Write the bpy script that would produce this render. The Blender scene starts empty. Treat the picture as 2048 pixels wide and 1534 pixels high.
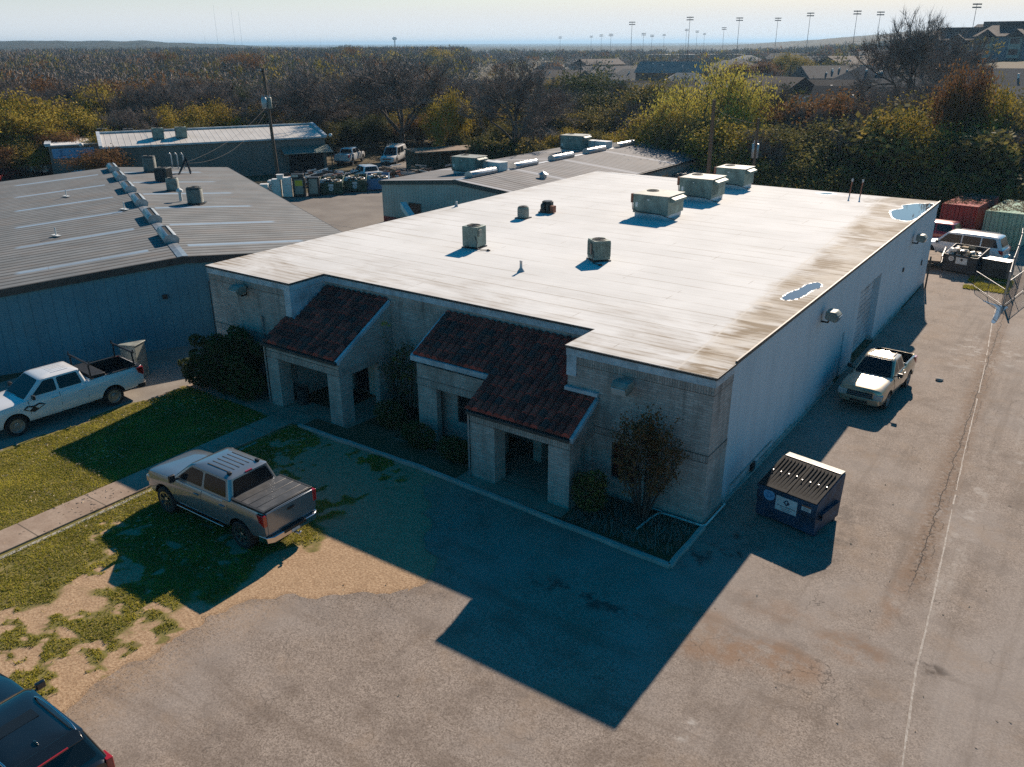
import bpy, bmesh, math, random
import numpy as np
from mathutils import Vector, Matrix, Quaternion
random.seed(7); RNG = np.random.default_rng(7)
PI = math.pi; rad = math.radians
S = bpy.context.scene
COL = S.collection

# ---------------------------------------------------------------- camera
cam_d = bpy.data.cameras.new("camera"); cam = bpy.data.objects.new("camera", cam_d); COL.objects.link(cam)
def cam_axes(yaw, pitch, roll):
    f = Vector((math.sin(yaw)*math.cos(pitch), math.cos(yaw)*math.cos(pitch), -math.sin(pitch)))
    r = Vector((math.cos(yaw), -math.sin(yaw), 0)); u = r.cross(f)
    return r*math.cos(roll)+u*math.sin(roll), -r*math.sin(roll)+u*math.cos(roll), f
cr, cu, cf = cam_axes(-0.6132, 0.3872, -0.0051)
cam.matrix_world = Matrix(((cr.x, cu.x, -cf.x, 8.056), (cr.y, cu.y, -cf.y, -21.643), (cr.z, cu.z, -cf.z, 13.936), (0, 0, 0, 1)))
cam_d.sensor_width = 36; cam_d.lens = 1670.3/2048*36; cam_d.clip_start = .5; cam_d.clip_end = 40000
S.camera = cam
# ---------------------------------------------------------------- sky, sun, exposure
SUN_AZ, SUN_EL = rad(349.06), rad(28.95)
W = bpy.data.worlds.new("World"); S.world = W; W.use_nodes = True
nt = W.node_tree; bg = nt.nodes["Background"]
sky = nt.nodes.new("ShaderNodeTexSky"); sky.sky_type = 'NISHITA'; sky.sun_disc = False
sky.sun_elevation = SUN_EL; sky.sun_rotation = SUN_AZ; sky.altitude = 200
sky.air_density = 1.0; sky.dust_density = 0.6; sky.ozone_density = 3.0
hs = nt.nodes.new("ShaderNodeHueSaturation"); hs.inputs["Saturation"].default_value = 2.3; hs.inputs["Hue"].default_value = 0.482; hs.inputs["Value"].default_value = 1.2
nt.links.new(sky.outputs[0], hs.inputs["Color"])
# bright milky band of air low over the horizon, the deep blue sky above it
tc = nt.nodes.new("ShaderNodeTexCoord"); sx = nt.nodes.new("ShaderNodeSeparateXYZ"); nt.links.new(tc.outputs["Generated"], sx.inputs[0])
mr = nt.nodes.new("ShaderNodeMapRange"); mr.interpolation_type = 'SMOOTHSTEP'; nt.links.new(sx.outputs[2], mr.inputs[0])
for i_, v_ in enumerate((.015, .10, 1., 0.)): mr.inputs[i_+1].default_value = v_
dt = nt.nodes.new("ShaderNodeVectorMath"); dt.operation = 'DOT_PRODUCT'; nt.links.new(tc.outputs["Generated"], dt.inputs[0]); dt.inputs[1].default_value = (math.sin(SUN_AZ), math.cos(SUN_AZ), 0)
m2 = nt.nodes.new("ShaderNodeMapRange"); nt.links.new(dt.outputs["Value"], m2.inputs[0])
for i_, v_ in enumerate((-.2, 1., 0., 1.)): m2.inputs[i_+1].default_value = v_
ban = nt.nodes.new("ShaderNodeMix"); ban.data_type = 'RGBA'; nt.links.new(m2.outputs[0], ban.inputs[0]); ban.inputs[6].default_value = (8.2, 9.2, 9.9, 1); ban.inputs[7].default_value = (11.0, 11.4, 11.7, 1)
mw = nt.nodes.new("ShaderNodeMix"); mw.data_type = 'RGBA'; nt.links.new(mr.outputs[0], mw.inputs[0]); nt.links.new(hs.outputs[0], mw.inputs[6]); nt.links.new(ban.outputs[2], mw.inputs[7])
nt.links.new(mw.outputs[2], bg.inputs[0]); bg.inputs[1].default_value = 0.05
sl = bpy.data.lights.new("sun", 'SUN'); sl.energy = 5.0; sl.angle = rad(0.53); sl.color = (1.0, .84, .68)
so = bpy.data.objects.new("sun", sl); COL.objects.link(so)
sd = Vector((-math.sin(SUN_AZ)*math.cos(SUN_EL), -math.cos(SUN_AZ)*math.cos(SUN_EL), -math.sin(SUN_EL)))
so.rotation_euler = sd.to_track_quat('-Z', 'Y').to_euler(); so.location = (0, 0, 60)
S.view_settings.view_transform = 'Standard'; S.view_settings.look = 'None'
S.view_settings.exposure = 0.58; S.view_settings.gamma = 1
S.cycles.max_bounces = 6; S.cycles.diffuse_bounces = 3; S.cycles.glossy_bounces = 3
S.cycles.transmission_bounces = 3; S.cycles.volume_bounces = 0; S.cycles.transparent_max_bounces = 8
S.cycles.caustics_reflective = False; S.cycles.caustics_refractive = False
S.cycles.sample_clamp_indirect = 4.0; S.cycles.sample_clamp_direct = 12.0
S.cycles.use_denoising = False; S.cycles.use_adaptive_sampling = False

# ---------------------------------------------------------------- materials
MATS = {}
class NT:
    def __init__(s, name, rough=.8, metal=0., spec=.5, coat=0.):
        m = bpy.data.materials.new(name); m.use_nodes = True; s.m = m; s.t = m.node_tree
        s.b = s.t.nodes["Principled BSDF"]; s.b.inputs["Roughness"].default_value = rough
        s.b.inputs["Metallic"].default_value = metal; s.b.inputs["Specular IOR Level"].default_value = spec
        s.b.inputs["Coat Weight"].default_value = coat; s.b.inputs["Coat Roughness"].default_value = .05
        s.co = s.t.nodes.new("ShaderNodeTexCoord").outputs["Object"]
        MATS[name] = m
    def n(s, typ, **kw):
        nd = s.t.nodes.new(typ)
        for k, v in kw.items(): setattr(nd, k, v)
        return nd
    def l(s, a, b): s.t.links.new(a, b)
    def setin(s, nd, key, v):
        if hasattr(v, 'is_linked') or isinstance(v, bpy.types.NodeSocket): s.l(v, nd.inputs[key])
        else: nd.inputs[key].default_value = v
    def math(s, op, a, b=0., c=0., clamp=False):
        nd = s.n("ShaderNodeMath", operation=op, use_clamp=clamp)
        s.setin(nd, 0, a); s.setin(nd, 1, b); s.setin(nd, 2, c); return nd.outputs[0]
    def map(s, vec=None, scale=(1, 1, 1), loc=(0, 0, 0), rot=(0, 0, 0)):
        nd = s.n("ShaderNodeMapping"); s.l(vec or s.co, nd.inputs[0])
        nd.inputs["Scale"].default_value = scale; nd.inputs["Location"].default_value = loc; nd.inputs["Rotation"].default_value = rot
        return nd.outputs[0]
    def noise(s, scale=5., detail=4., rough=.55, vec=None, dist=0.):
        nd = s.n("ShaderNodeTexNoise"); s.l(vec or s.co, nd.inputs["Vector"]); nd.inputs["Scale"].default_value = scale
        nd.inputs["Detail"].default_value = detail; nd.inputs["Roughness"].default_value = rough; nd.inputs["Distortion"].default_value = dist
        return nd.outputs["Fac"]
    def ramp(s, fac, lo, hi, a=0., b=1.):
        nd = s.n("ShaderNodeMapRange", interpolation_type='SMOOTHSTEP'); s.setin(nd, 0, fac)
        for i, v in enumerate((lo, hi, a, b)): nd.inputs[i+1].default_value = v
        return nd.outputs[0]
    def mix(s, fac, a, b, mode='MIX'):
        nd = s.n("ShaderNodeMix", data_type='RGBA', blend_type=mode, clamp_factor=True)
        s.setin(nd, 0, fac); s.setin(nd, 6, a if not isinstance(a, tuple) else (*a, 1)); s.setin(nd, 7, b if not isinstance(b, tuple) else (*b, 1))
        return nd.outputs[2]
    def sep(s, vec=None):
        nd = s.n("ShaderNodeSeparateXYZ"); s.l(vec or s.co, nd.inputs[0]); return nd.outputs
    def comb(s, x, y, z):
        nd = s.n("ShaderNodeCombineXYZ"); s.setin(nd, 0, x); s.setin(nd, 1, y); s.setin(nd, 2, z); return nd.outputs[0]
    def color(s, c): s.setin(s.b, "Base Color", c if not isinstance(c, tuple) else (*c, 1)); return s
    def rough(s, v): s.setin(s.b, "Roughness", v); return s
    def bump(s, h, strength=.3, dist=.02):
        nd = s.n("ShaderNodeBump"); nd.inputs["Strength"].default_value = strength; nd.inputs["Distance"].default_value = dist
        s.l(h, nd.inputs["Height"]); s.l(nd.outputs[0], s.b.inputs["Normal"]); return s

def plain(name, col, rough=.7, metal=0., var=.12, scale=3., coat=0., spec=.5, bump=0.):
    if name in MATS: return MATS[name]
    k = NT(name, rough, metal, spec, coat)
    n1 = k.noise(scale, 5.); n2 = k.noise(scale*7, 3.)
    f = k.math('ADD', k.math('MULTIPLY', n1, .65), k.math('MULTIPLY', n2, .35))
    dark = tuple(c*(1-var*1.6) for c in col); light = tuple(min(1, c*(1+var)) for c in col)
    k.color(k.mix(k.ramp(f, .3, .7), dark, light))
    if bump: k.bump(n2, bump, .01)
    return k.m
def paint(name, col, metal=0., rough=.28, dirt=.25):
    if name in MATS: return MATS[name]
    k = NT(name, rough, metal, .5, 1.)
    z = k.sep()[2]; n = k.noise(4., 5.)
    d = k.math('MULTIPLY', k.ramp(k.math('ADD', z, k.math('MULTIPLY', n, .5)), .5, 1.1, dirt*1.6, dirt*.25), k.ramp(k.noise(2.5, 6.), .35, .7), clamp=True)
    k.color(k.mix(d, col, (.23, .19, .14))); k.rough(k.math('ADD', rough, k.math('MULTIPLY', d, .4)))
    return k.m
def glass(name='glass_dark', col=(.012, .016, .02)):
    if name in MATS: return MATS[name]
    k = NT(name, .10, 0., .38, 0.); k.color(col); return k.m
def lens(name, col, rough=.12):
    if name in MATS: return MATS[name]
    k = NT(name, rough, 0., .6, 1.)
    w = k.n("ShaderNodeTexWave"); k.l(k.co, w.inputs[0]); w.inputs["Scale"].default_value = 14
    k.color(k.mix(k.math('MULTIPLY', w.outputs["Fac"], .5), col, tuple(c*.45 for c in col))); return k.m

# brick: running bond on axis-aligned walls (x+y along the wall, z up)
def brick(name, cols, scale=(1, 1, 1), soldier=False, dirtz=True):
    k = NT(name, .9); x, y, z = k.sep()
    u = k.math('ADD', x, y)
    v = k.comb(z, u, 0.) if soldier else k.comb(u, z, 0.)
    b = k.n("ShaderNodeTexBrick"); k.l(v, b.inputs["Vector"])
    b.inputs["Scale"].default_value = 1.; b.inputs["Brick Width"].default_value = .30; b.inputs["Row Height"].default_value = .083
    b.inputs["Mortar Size"].default_value = .012; b.inputs["Mortar Smooth"].default_value = .3; b.inputs["Bias"].default_value = 0.
    c1, c2, mo = cols
    b.inputs["Color1"].default_value = (*c1, 1); b.inputs["Color2"].default_value = (*c2, 1); b.inputs["Mortar"].default_value = (*mo, 1)
    st = k.noise(1.6, 6., .65, k.map(scale=(1, 1, .35)))
    dk = k.ramp(st, .42, .72, 0., .55)
    c = k.mix(dk, b.outputs["Color"], (.16, .13, .11))
    c = k.mix(k.math('MULTIPLY', k.ramp(k.noise(11., 3.), .5, .7), .35), c, (.50, .42, .36))
    run = k.math('MULTIPLY', k.ramp(k.noise(3., 3., .5, k.map(scale=(1, 1, .06))), .55, .75), k.ramp(z, 2.6, 4.9, 0., .75))
    c = k.mix(run, c, (.10, .09, .08))
    k.color(c); k.bump(b.outputs["Fac"], -.5, .012)
    return k.m
brick('brick_pale', ((.58, .49, .44), (.42, .34, .30), (.31, .285, .27)))
brick('brick_soldier', ((.56, .46, .41), (.38, .30, .26), (.20, .19, .18)), soldier=True)
def mk_white_wall():
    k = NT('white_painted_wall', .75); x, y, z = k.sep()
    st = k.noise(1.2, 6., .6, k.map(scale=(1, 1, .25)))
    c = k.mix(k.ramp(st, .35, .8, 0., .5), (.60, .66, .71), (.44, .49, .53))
    low = k.math('MULTIPLY', k.ramp(z, 0., .55, 1., 0.), k.ramp(k.noise(3., 5.), .35, .65))
    c = k.mix(low, c, (.33, .30, .26))
    streak = k.math('MULTIPLY', k.ramp(k.noise(5., 3., .5, k.map(scale=(1, 1, .04))), .58, .75), .35)
    c = k.mix(streak, c, (.42, .40, .37))
    blk = k.n("ShaderNodeTexBrick"); k.l(k.comb(y, z, 0.), blk.inputs["Vector"]); blk.inputs["Scale"].default_value = 1
    blk.inputs["Brick Width"].default_value = .4; blk.inputs["Row Height"].default_value = .2; blk.inputs["Mortar Size"].default_value = .008
    k.color(c); k.bump(blk.outputs["Fac"], -.22, .006); return k.m
mk_white_wall()
def mk_roof():
    k = NT('roof_membrane', .85, spec=.15); x, y, z = k.sep()
    base = k.mix(k.ramp(k.noise(.35, 5.), .3, .7), (.635, .635, .625), (.725, .725, .715))
    # seams of the membrane sheets run along x, every 1.0 m
    wob = k.math('MULTIPLY', k.noise(.5, 2.), .12)
    fr = k.math('FRACT', k.math('DIVIDE', k.math('ADD', y, wob), 1.02))
    seam = k.ramp(k.math('ABSOLUTE', k.math('SUBTRACT', fr, .5)), .015, .05, 1., 0.)
    sm = k.math('MULTIPLY', seam, k.ramp(k.noise(.9, 4., .6, k.map(scale=(.35, 1.4, 1))), .42, .62, .12, .9))
    # end laps across
    fy = k.math('FLOOR', k.math('DIVIDE', y, 2.04))
    fx = k.math('FRACT', k.math('ADD', k.math('DIVIDE', x, 7.3), k.math('MULTIPLY', fy, .377)))
    lap = k.math('MULTIPLY', k.ramp(k.math('ABSOLUTE', k.math('SUBTRACT', fx, .5)), .001, .004, 1., 0.), k.ramp(k.noise(1.7, 3.), .45, .6, 0., .6))
    # fine ribs along x showing dirt between them
    rib = k.math('SINE', k.math('MULTIPLY', k.math('ADD', y, k.math('MULTIPLY', k.noise(.8, 2.), .05)), 2*PI/.34))
    ribm = k.ramp(rib, .2, 1.)
    edge = k.math('ADD', k.ramp(y, 1.2, 7.5, .75, 0.), k.ramp(x, -23.4, -21.6, .5, 0.))
    crease = k.math('ADD', k.math('ADD', x, 1.2), k.math('MULTIPLY', y, .0555))     # <0 inside, >0 on the low strip
    strip = k.ramp(k.math('ADD', crease, k.math('MULTIPLY', k.math('SUBTRACT', k.noise(.8, 5., .65), .5), 1.6)), -.35, .55)
    patch = k.ramp(k.noise(.42, 5., .62, k.map(scale=(.7, 1.15, 1)), .6), .40, .66)
    patch2 = k.ramp(k.noise(1.1, 6., .7, k.map(scale=(.22, 2.2, 1)), .3), .47, .70)
    dirt = k.math('MULTIPLY', k.math('ADD', k.math('MULTIPLY', strip, .85), k.math('MULTIPLY', edge, .55)), k.math('MULTIPLY', k.math('ADD', patch, patch2), k.math('ADD', k.math('MULTIPLY', ribm, .4), .6)), clamp=True)
    base = k.mix(k.math('MULTIPLY', strip, k.ramp(k.noise(.5, 5.), .3, .65, .25, .8)), base, (.52, .45, .355)); c = k.mix(k.math('MULTIPLY', dirt, 1.45, clamp=True), base, (.25, .19, .125))
    far = k.math('MULTIPLY', k.ramp(k.math('ADD', k.math('MULTIPLY', x, .5), y), 26.5, 31.5), k.ramp(x, -7., -3.5))
    c = k.mix(k.math('MULTIPLY', far, k.ramp(k.noise(.9, 6., .65), .40, .62, 0., .75)), c, (.25, .21, .165))
    c = k.mix(k.math('MULTIPLY', k.ramp(k.noise(.16, 4.), .52, .68), k.math('MULTIPLY', patch2, .28)), c, (.47, .42, .34))
    c = k.mix(k.math('MULTIPLY', sm, .8), c, (.33, .29, .24)); c = k.mix(lap, c, (.30, .26, .21))
    # the crease itself
    cl = k.ramp(k.math('ABSOLUTE', crease), .015, .06, .55, 0.); c = k.mix(cl, c, (.62, .58, .52))
    # low edge of white clean coat near rim
    k.color(c); k.bump(k.math('ADD', k.math('MULTIPLY', rib, .5), k.math('MULTIPLY', seam, 1.5)), .10, .01)
    return k.m
mk_roof()
def mk_asphalt():
    k = NT('asphalt_old', .93, spec=.25); x, y, z = k.sep()
    agg = k.noise(27., 4., .75); agg2 = k.noise(11., 4., .7); mid = k.noise(.9, 6., .6); big = k.noise(.16, 5., .55)
    c = k.mix(k.ramp(agg, .36, .64), (.12, .093, .072), (.42, .35, .295))
    c = k.mix(k.ramp(agg2, .3, .7, 0., .5), c, (.25, .205, .175))
    c = k.mix(k.ramp(mid, .42, .72, 0., .55), c, (.13, .10, .08))
    c = k.mix(k.ramp(big, .42, .66, 0., .6), c, (.31, .275, .25))
    # reddish soil washed on the surface
    def blob(cx, cy, rx, ry, amt, thr=(.36, .62)):
        dx = k.math('DIVIDE', k.math('SUBTRACT', x, cx), rx); dy = k.math('DIVIDE', k.math('SUBTRACT', y, cy), ry)
        d = k.math('SQRT', k.math('ADD', k.math('MULTIPLY', dx, dx), k.math('MULTIPLY', dy, dy)))
        return k.math('MULTIPLY', k.math('MULTIPLY', k.ramp(d, .35, 1., 1., 0.), k.ramp(k.noise(1.6, 6., .65), *thr)), amt)
    for cx, cy, rx, ry, amt in ((2.4, -5.2, 1.3, .9, .75), (3.9, -4.6, 1.7, .95, .8), (5.3, -3.2, 1.2, .8, .75), (5.75, -.2, .4, 2.6, .55), (1.6, -4.2, 1.6, .8, .5), (3.2, -2.8, 1.6, .7, .35)):
        c = k.mix(blob(cx, cy, rx, ry, amt), c, (.24, .145, .088))
    for cx, cy, rx, ry, amt in ((-1.2, -5.2, 2.6, .5, .8), (1.3, -.9, .5, .35, 1.), (1.2, .1, .3, .3, 1.), (6.9, -2.9, .8, .35, .9), (3.4, 2.1, 1.2, 3., .4), (.6, -1.5, .5, 1.3, .8)):
        c = k.mix(blob(cx, cy, rx, ry, amt, (.45, .6)), c, (.06, .05, .045))
    for cx, cy, rx, ry, amt in ((3.0, -8.0, .35, .5, .9), (6.7, 5.5, .5, 8., .35), (5.0, 22.0, 2.2, 4.5, .5), (8.2, 14., 1.2, 9., .5)):
        c = k.mix(blob(cx, cy, rx, ry, amt, (.5, .62)), c, (.50, .47, .43))
    # sandy verge on the west side
    vs = k.ramp(k.math('ADD', x, k.math('MULTIPLY', k.noise(.7, 5.), 3.)), -8.6, -5.2, .75, 0.)
    c = k.mix(k.math('MULTIPLY', vs, k.ramp(agg2, .3, .6)), c, (.40, .27, .16))
    trk = k.noise(1.3, 5., .6, k.map(scale=(1.2, .07, 1))); c = k.mix(k.math('MULTIPLY', k.ramp(trk, .50, .72, 0., .5), k.ramp(x, 1., 4.)), c, (.14, .11, .088)); c = k.mix(k.math('MULTIPLY', k.ramp(trk, .45, .28, 0., .4), k.ramp(x, 5.4, 6.6)), c, (.40, .36, .32))
    tr2 = k.noise(1.1, 5., .6, k.map(scale=(.12, 1., 1), rot=(0, 0, .5))); c = k.mix(k.math('MULTIPLY', k.ramp(tr2, .52, .7, 0., .5), k.ramp(y, -1., -4.)), c, (.15, .115, .09))
    c = k.mix(k.ramp(k.noise(.45, 6., .7, k.map(loc=(3, 8, 0))), .5, .7, 0., .45), c, (.29, .215, .155))
    # cracks
    def crack(sc, w, dist, m, seed):
        v = k.n("ShaderNodeTexVoronoi", feature='DISTANCE_TO_EDGE'); 
        nn = k.n("ShaderNodeTexNoise"); k.l(k.co, nn.inputs[0]); nn.inputs["Scale"].default_value = 1.4; nn.inputs["Detail"].default_value = 5
        vm = k.n("ShaderNodeVectorMath", operation='MULTIPLY_ADD'); k.l(nn.outputs["Color"], vm.inputs[0]); vm.inputs[1].default_value = (dist,)*3; k.l(k.map(loc=(seed, 0, 0)), vm.inputs[2])
        k.l(vm.outputs[0], v.inputs["Vector"]); v.inputs["Scale"].default_value = sc
        return k.math('MULTIPLY', k.ramp(v.outputs["Distance"], w*.3, w, 1., 0.), m)
    c = k.mix(crack(.22, .0032, 1.1, k.ramp(k.noise(.25, 3.), .45, .62, 0., .6), 3.), c, (.05, .042, .036))
    c = k.mix(crack(1.15, .012, .5, k.ramp(k.noise(.3, 3., .5, k.map(loc=(9, 4, 0))), .58, .68, 0., .5), 8.), c, (.05, .042, .036))
    # the long broken joint beside the white line
    w = k.math('ADD', k.math('MULTIPLY', k.noise(.9, 6., .72, k.map(scale=(0, 1, 0))), .42), k.math('MULTIPLY', y, -.036))
    dline = k.math('ABSOLUTE', k.math('SUBTRACT', x, k.math('ADD', w, 5.80)))
    on = k.ramp(y, -1., 1.5)
    c = k.mix(k.math('MULTIPLY', k.math('MULTIPLY', k.ramp(dline, .10, .62, .9, 0.), k.ramp(k.noise(5., 6., .75), .36, .58)), on), c, (.20, .135, .092)); c = k.mix(k.math('MULTIPLY', k.math('MULTIPLY', k.ramp(dline, .05, .3, .8, 0.), k.ramp(k.noise(9., 5., .7, k.map(loc=(5, 1, 0))), .52, .6)), on), c, (.055, .043, .036))
    d2_ = k.math('ABSOLUTE', k.math('SUBTRACT', x, k.math('ADD', w, k.math('ADD', 5.88, k.math('MULTIPLY', k.noise(2.3, 5., .7, k.map(scale=(0, 1, 0), loc=(0, 40, 0))), .35))))); c = k.mix(k.math('MULTIPLY', k.ramp(d2_, .004, .02, .8, 0.), k.math('MULTIPLY', on, k.ramp(k.noise(.7, 3.), .4, .55))), c, (.05, .04, .035))
    c = k.mix(k.math('MULTIPLY', k.ramp(dline, .006, .022, 1., 0.), on), c, (.04, .033, .03))
    k.color(c); k.bump(agg, .45, .012); return k.m
mk_asphalt()
def mk_lawn():
    k = NT('soil_and_turf', .95, spec=.15)
    at = k.n("ShaderNodeAttribute", attribute_name="turf").outputs["Fac"]
    fine = k.noise(16., 4., .7); mid = k.noise(3., 5., .65)
    soil = k.mix(k.ramp(fine, .3, .7), (.27, .165, .095), (.54, .39, .25))
    soil = k.mix(k.ramp(mid, .4, .7, 0., .45), soil, (.27, .175, .105))
    tf = k.mix(k.ramp(fine, .3, .7), (.12, .12, .03), (.24, .20, .07))
    tf = k.mix(k.ramp(mid, .45, .7, 0., .6), tf, (.13, .10, .05))
    k.color(k.mix(k.ramp(k.math('ADD', at, k.math('MULTIPLY', k.math('SUBTRACT', fine, .5), .5)), .3, .6), soil, tf)); k.bump(fine, .6, .02); return k.m
mk_lawn()
def mk_ground():
    k = NT('ground_earth', .95, spec=.15)
    a = k.noise(.05, 6., .6); b = k.noise(.9, 5., .65)
    c = k.mix(k.ramp(a, .35, .65), (.115, .09, .055), (.075, .075, .03)); c = k.mix(k.ramp(b, .35, .7, 0., .6), c, (.16, .12, .08))
    k.color(c); return k.m
mk_ground()
def mk_concrete(name, c1, c2, sc=1., joint=0.):
    k = NT(name, .9, spec=.25)
    c = k.mix(k.ramp(k.noise(1.3*sc, 6., .65), .3, .72), c1, c2); c = k.mix(k.ramp(k.noise(20., 4., .7), .35, .7, 0., .4), c, tuple(v*.55 for v in c1))
    if joint:
        x, y, z = k.sep(); fr = k.math('FRACT', k.math('DIVIDE', y, joint)); c = k.mix(k.ramp(k.math('ABSOLUTE', k.math('SUBTRACT', fr, .5)), .005, .012, .8, 0.), c, (.07, .06, .045))
    k.color(c); k.bump(k.noise(30., 3.), .3, .006); return k.m
mk_concrete('concrete_path', (.30, .22, .165), (.42, .33, .26), 1., 2.2)
mk_concrete('concrete_yard', (.24, .21, .18), (.36, .33, .29), .4)
mk_concrete('concrete_kerb', (.36, .34, .31), (.50, .47, .43))
mk_concrete('pavement_yard', (.17, .15, .135), (.25, .225, .20), .3)
def mk_tile():
    k = NT('clay_roof_tile', .85, spec=.2)
    at = k.n("ShaderNodeAttribute", attribute_name="tint").outputs["Fac"]
    c = k.mix(at, (.15, .038, .032), (.48, .085, .06)); c = k.mix(k.ramp(k.math('FRACT', k.math('MULTIPLY', at, 7.13)), .72, .86, 0., .8), c, (.06, .055, .052))
    c = k.mix(k.ramp(k.noise(5., 5.), .42, .72, 0., .45), c, (.05, .035, .03)); k.color(c); return k.m
mk_tile()
def mk_metal(name, c1, c2, period, axis='x', bands=None, rust=.3, rough=.5, metal=.0, ribw=.25, depth=.5, colr=(.20, .13, .085)):
    """ribbed sheet: ribs run across the given local axis"""
    k = NT(name, rough, metal, .4); x, y, z = k.sep(); a = {'x': x, 'y': y, 'z': z}[axis]
    fr = k.math('ABSOLUTE', k.math('SUBTRACT', k.math('FRACT', k.math('DIVIDE', a, period)), .5))
    rib = k.ramp(fr, .5-ribw, .5)
    base = k.mix(k.ramp(k.noise(.5, 6., .6), .3, .7), c1, c2)
    base = k.mix(k.math('MULTIPLY', rib, min(depth, 1.)), base, tuple(v*(.45 if depth < .9 else .25) for v in c1))
    if rust: base = k.mix(k.math('MULTIPLY', k.ramp(k.noise(.8, 6., .7, k.map(scale=(1, .35, 1) if axis == 'x' else (.35, 1, 1))), .45, .75), rust), base, colr)
    if bands: base = bands(k, x, y, z, base)
    k.color(base); k.bump(rib, .6, .03); return k.m
mk_metal('metal_wall_tan', (.42, .36, .32), (.50, .44, .40), .30, 'x', rust=.12, ribw=.12, depth=.35)
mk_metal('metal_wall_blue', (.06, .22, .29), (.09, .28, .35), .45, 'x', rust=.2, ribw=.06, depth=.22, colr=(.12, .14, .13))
mk_metal('metal_roof_seam', (.55, .51, .46), (.66, .62, .57), .62, 'x', rust=.15, ribw=.10, depth=.6)
mk_metal('metal_wall_grey', (.16, .145, .13), (.20, .18, .165), 1.4, 'x', rust=.5, ribw=.02, depth=.4, colr=(.10, .085, .07))
mk_metal('green_canopy', (.12, .17, .14), (.17, .22, .19), .2, 'x', rust=.1, ribw=.2, depth=.5)
mk_metal('container_red', (.36, .05, .045), (.44, .08, .06), .28, 'x', rust=.7, ribw=.22, depth=.45, colr=(.12, .06, .04), rough=.9)
mk_metal('container_green', (.26, .42, .30), (.34, .50, .38), .28, 'x', rust=.45, ribw=.22, depth=.45, rough=.9)
# foliage and bark
def leaf(name, c1, c2, c3, sc=.35, trans=.25):
    k = NT(name, .8, spec=.08)
    oi = k.n("ShaderNodeObjectInfo"); geo = k.n("ShaderNodeNewGeometry")
    v = k.n("ShaderNodeVectorMath", operation='MULTIPLY_ADD'); k.l(oi.outputs["Location"], v.inputs[0]); v.inputs[1].default_value = (1, 1, 1); k.l(k.co, v.inputs[2])
    n1 = k.noise(sc, 3., .6, v.outputs[0]); 
    r = geo.outputs["Random Per Island"]
    c = k.mix(k.ramp(k.math('ADD', k.math('MULTIPLY', n1, .75), k.math('MULTIPLY', r, .3)), .35, .85), c1, c2)
    c = k.mix(k.ramp(k.math('ADD', k.math('MULTIPLY', oi.outputs["Random"], .5), k.math('MULTIPLY', r, .5)), .62, .95), c, c3)
    k.color(c)
    if trans:
        tr = k.n("ShaderNodeBsdfTranslucent"); k.l(c, tr.inputs[0]); ms = k.n("ShaderNodeMixShader"); ms.inputs[0].default_value = trans
        k.l(k.b.outputs[0], ms.inputs[1]); k.l(tr.outputs[0], ms.inputs[2]); k.l(ms.outputs[0], k.t.nodes["Material Output"].inputs[0])
    return k.m
leaf('twig_bare', (.17, .14, .12), (.34, .285, .25), (.24, .17, .13), trans=0)
leaf('leaf_yellow', (.22, .17, .02), (.62, .47, .09), (.36, .24, .05))
leaf('leaf_olive', (.095, .09, .035), (.32, .27, .07), (.50, .34, .08))
leaf('leaf_dark', (.045, .06, .025), (.12, .14, .045), (.18, .15, .05), trans=.2)
leaf('leaf_rust', (.15, .075, .035), (.28, .15, .05), (.26, .19, .05))
leaf('leaf_willow', (.36, .32, .06), (.82, .68, .12), (.60, .50, .10))
leaf('grass_blade', (.20, .20, .03), (.60, .53, .07), (.50, .36, .16), .8, .45)
leaf('sand_grain', (.30, .19, .11), (.45, .32, .20), (.36, .25, .16), 1., 0)
leaf('dead_leaf', (.38, .29, .19), (.70, .60, .46), (.40, .27, .16), 2., .1)
leaf('leaf_shrub', (.05, .07, .028), (.13, .15, .05), (.15, .13, .05), trans=.15)
plain('bark', (.085, .066, .055), .95, var=.35, scale=6); plain('wood_pole', (.12, .085, .06), .95, var=.3, scale=8)
plain('trim_white', (.50, .55, .59), .6, var=.25, scale=1.5); plain('flashing_dark', (.06, .055, .05), .6, var=.3)
plain('rubber', (.018, .018, .019), .8, var=.3); plain('black_plastic', (.02, .021, .023), .5, var=.3)
plain('alloy', (.45, .46, .48), .25, .9, var=.1); plain('steel_wheel', (.33, .34, .34), .4, .5, var=.2)
plain('chrome', (.6, .6, .62), .15, 1., var=.05); plain('galvanised', (.42, .43, .44), .4, .6, var=.2); plain('fence_wire', (.16, .165, .17), .5, .3, var=.2)
plain('ac_casing', (.19, .25, .22), .6, .1, var=.28, scale=2.); plain('ac_dark', (.05, .06, .06), .6, .2, var=.3); plain('ac_beige', (.27, .285, .25), .6, .1, var=.25)
plain('rust_box', (.26, .10, .06), .9, var=.3); plain('wood_board', (.22, .16, .11), .9, var=.3)
plain('white_plastic', (.70, .70, .68), .5, var=.12); plain('black_metal', (.03, .03, .033), .45, .2, var=.3)
plain('stucco', (.44, .40, .35), .9, var=.2); plain('dark_inside', (.015, .014, .014), .8)
glass(); glass('glass_building', (.02, .022, .025)); lens('lamp_red', (.42, .01, .012)); lens('lamp_clear', (.62, .62, .60)); lens('lamp_amber', (.65, .30, .04))
MT = MATS

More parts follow.
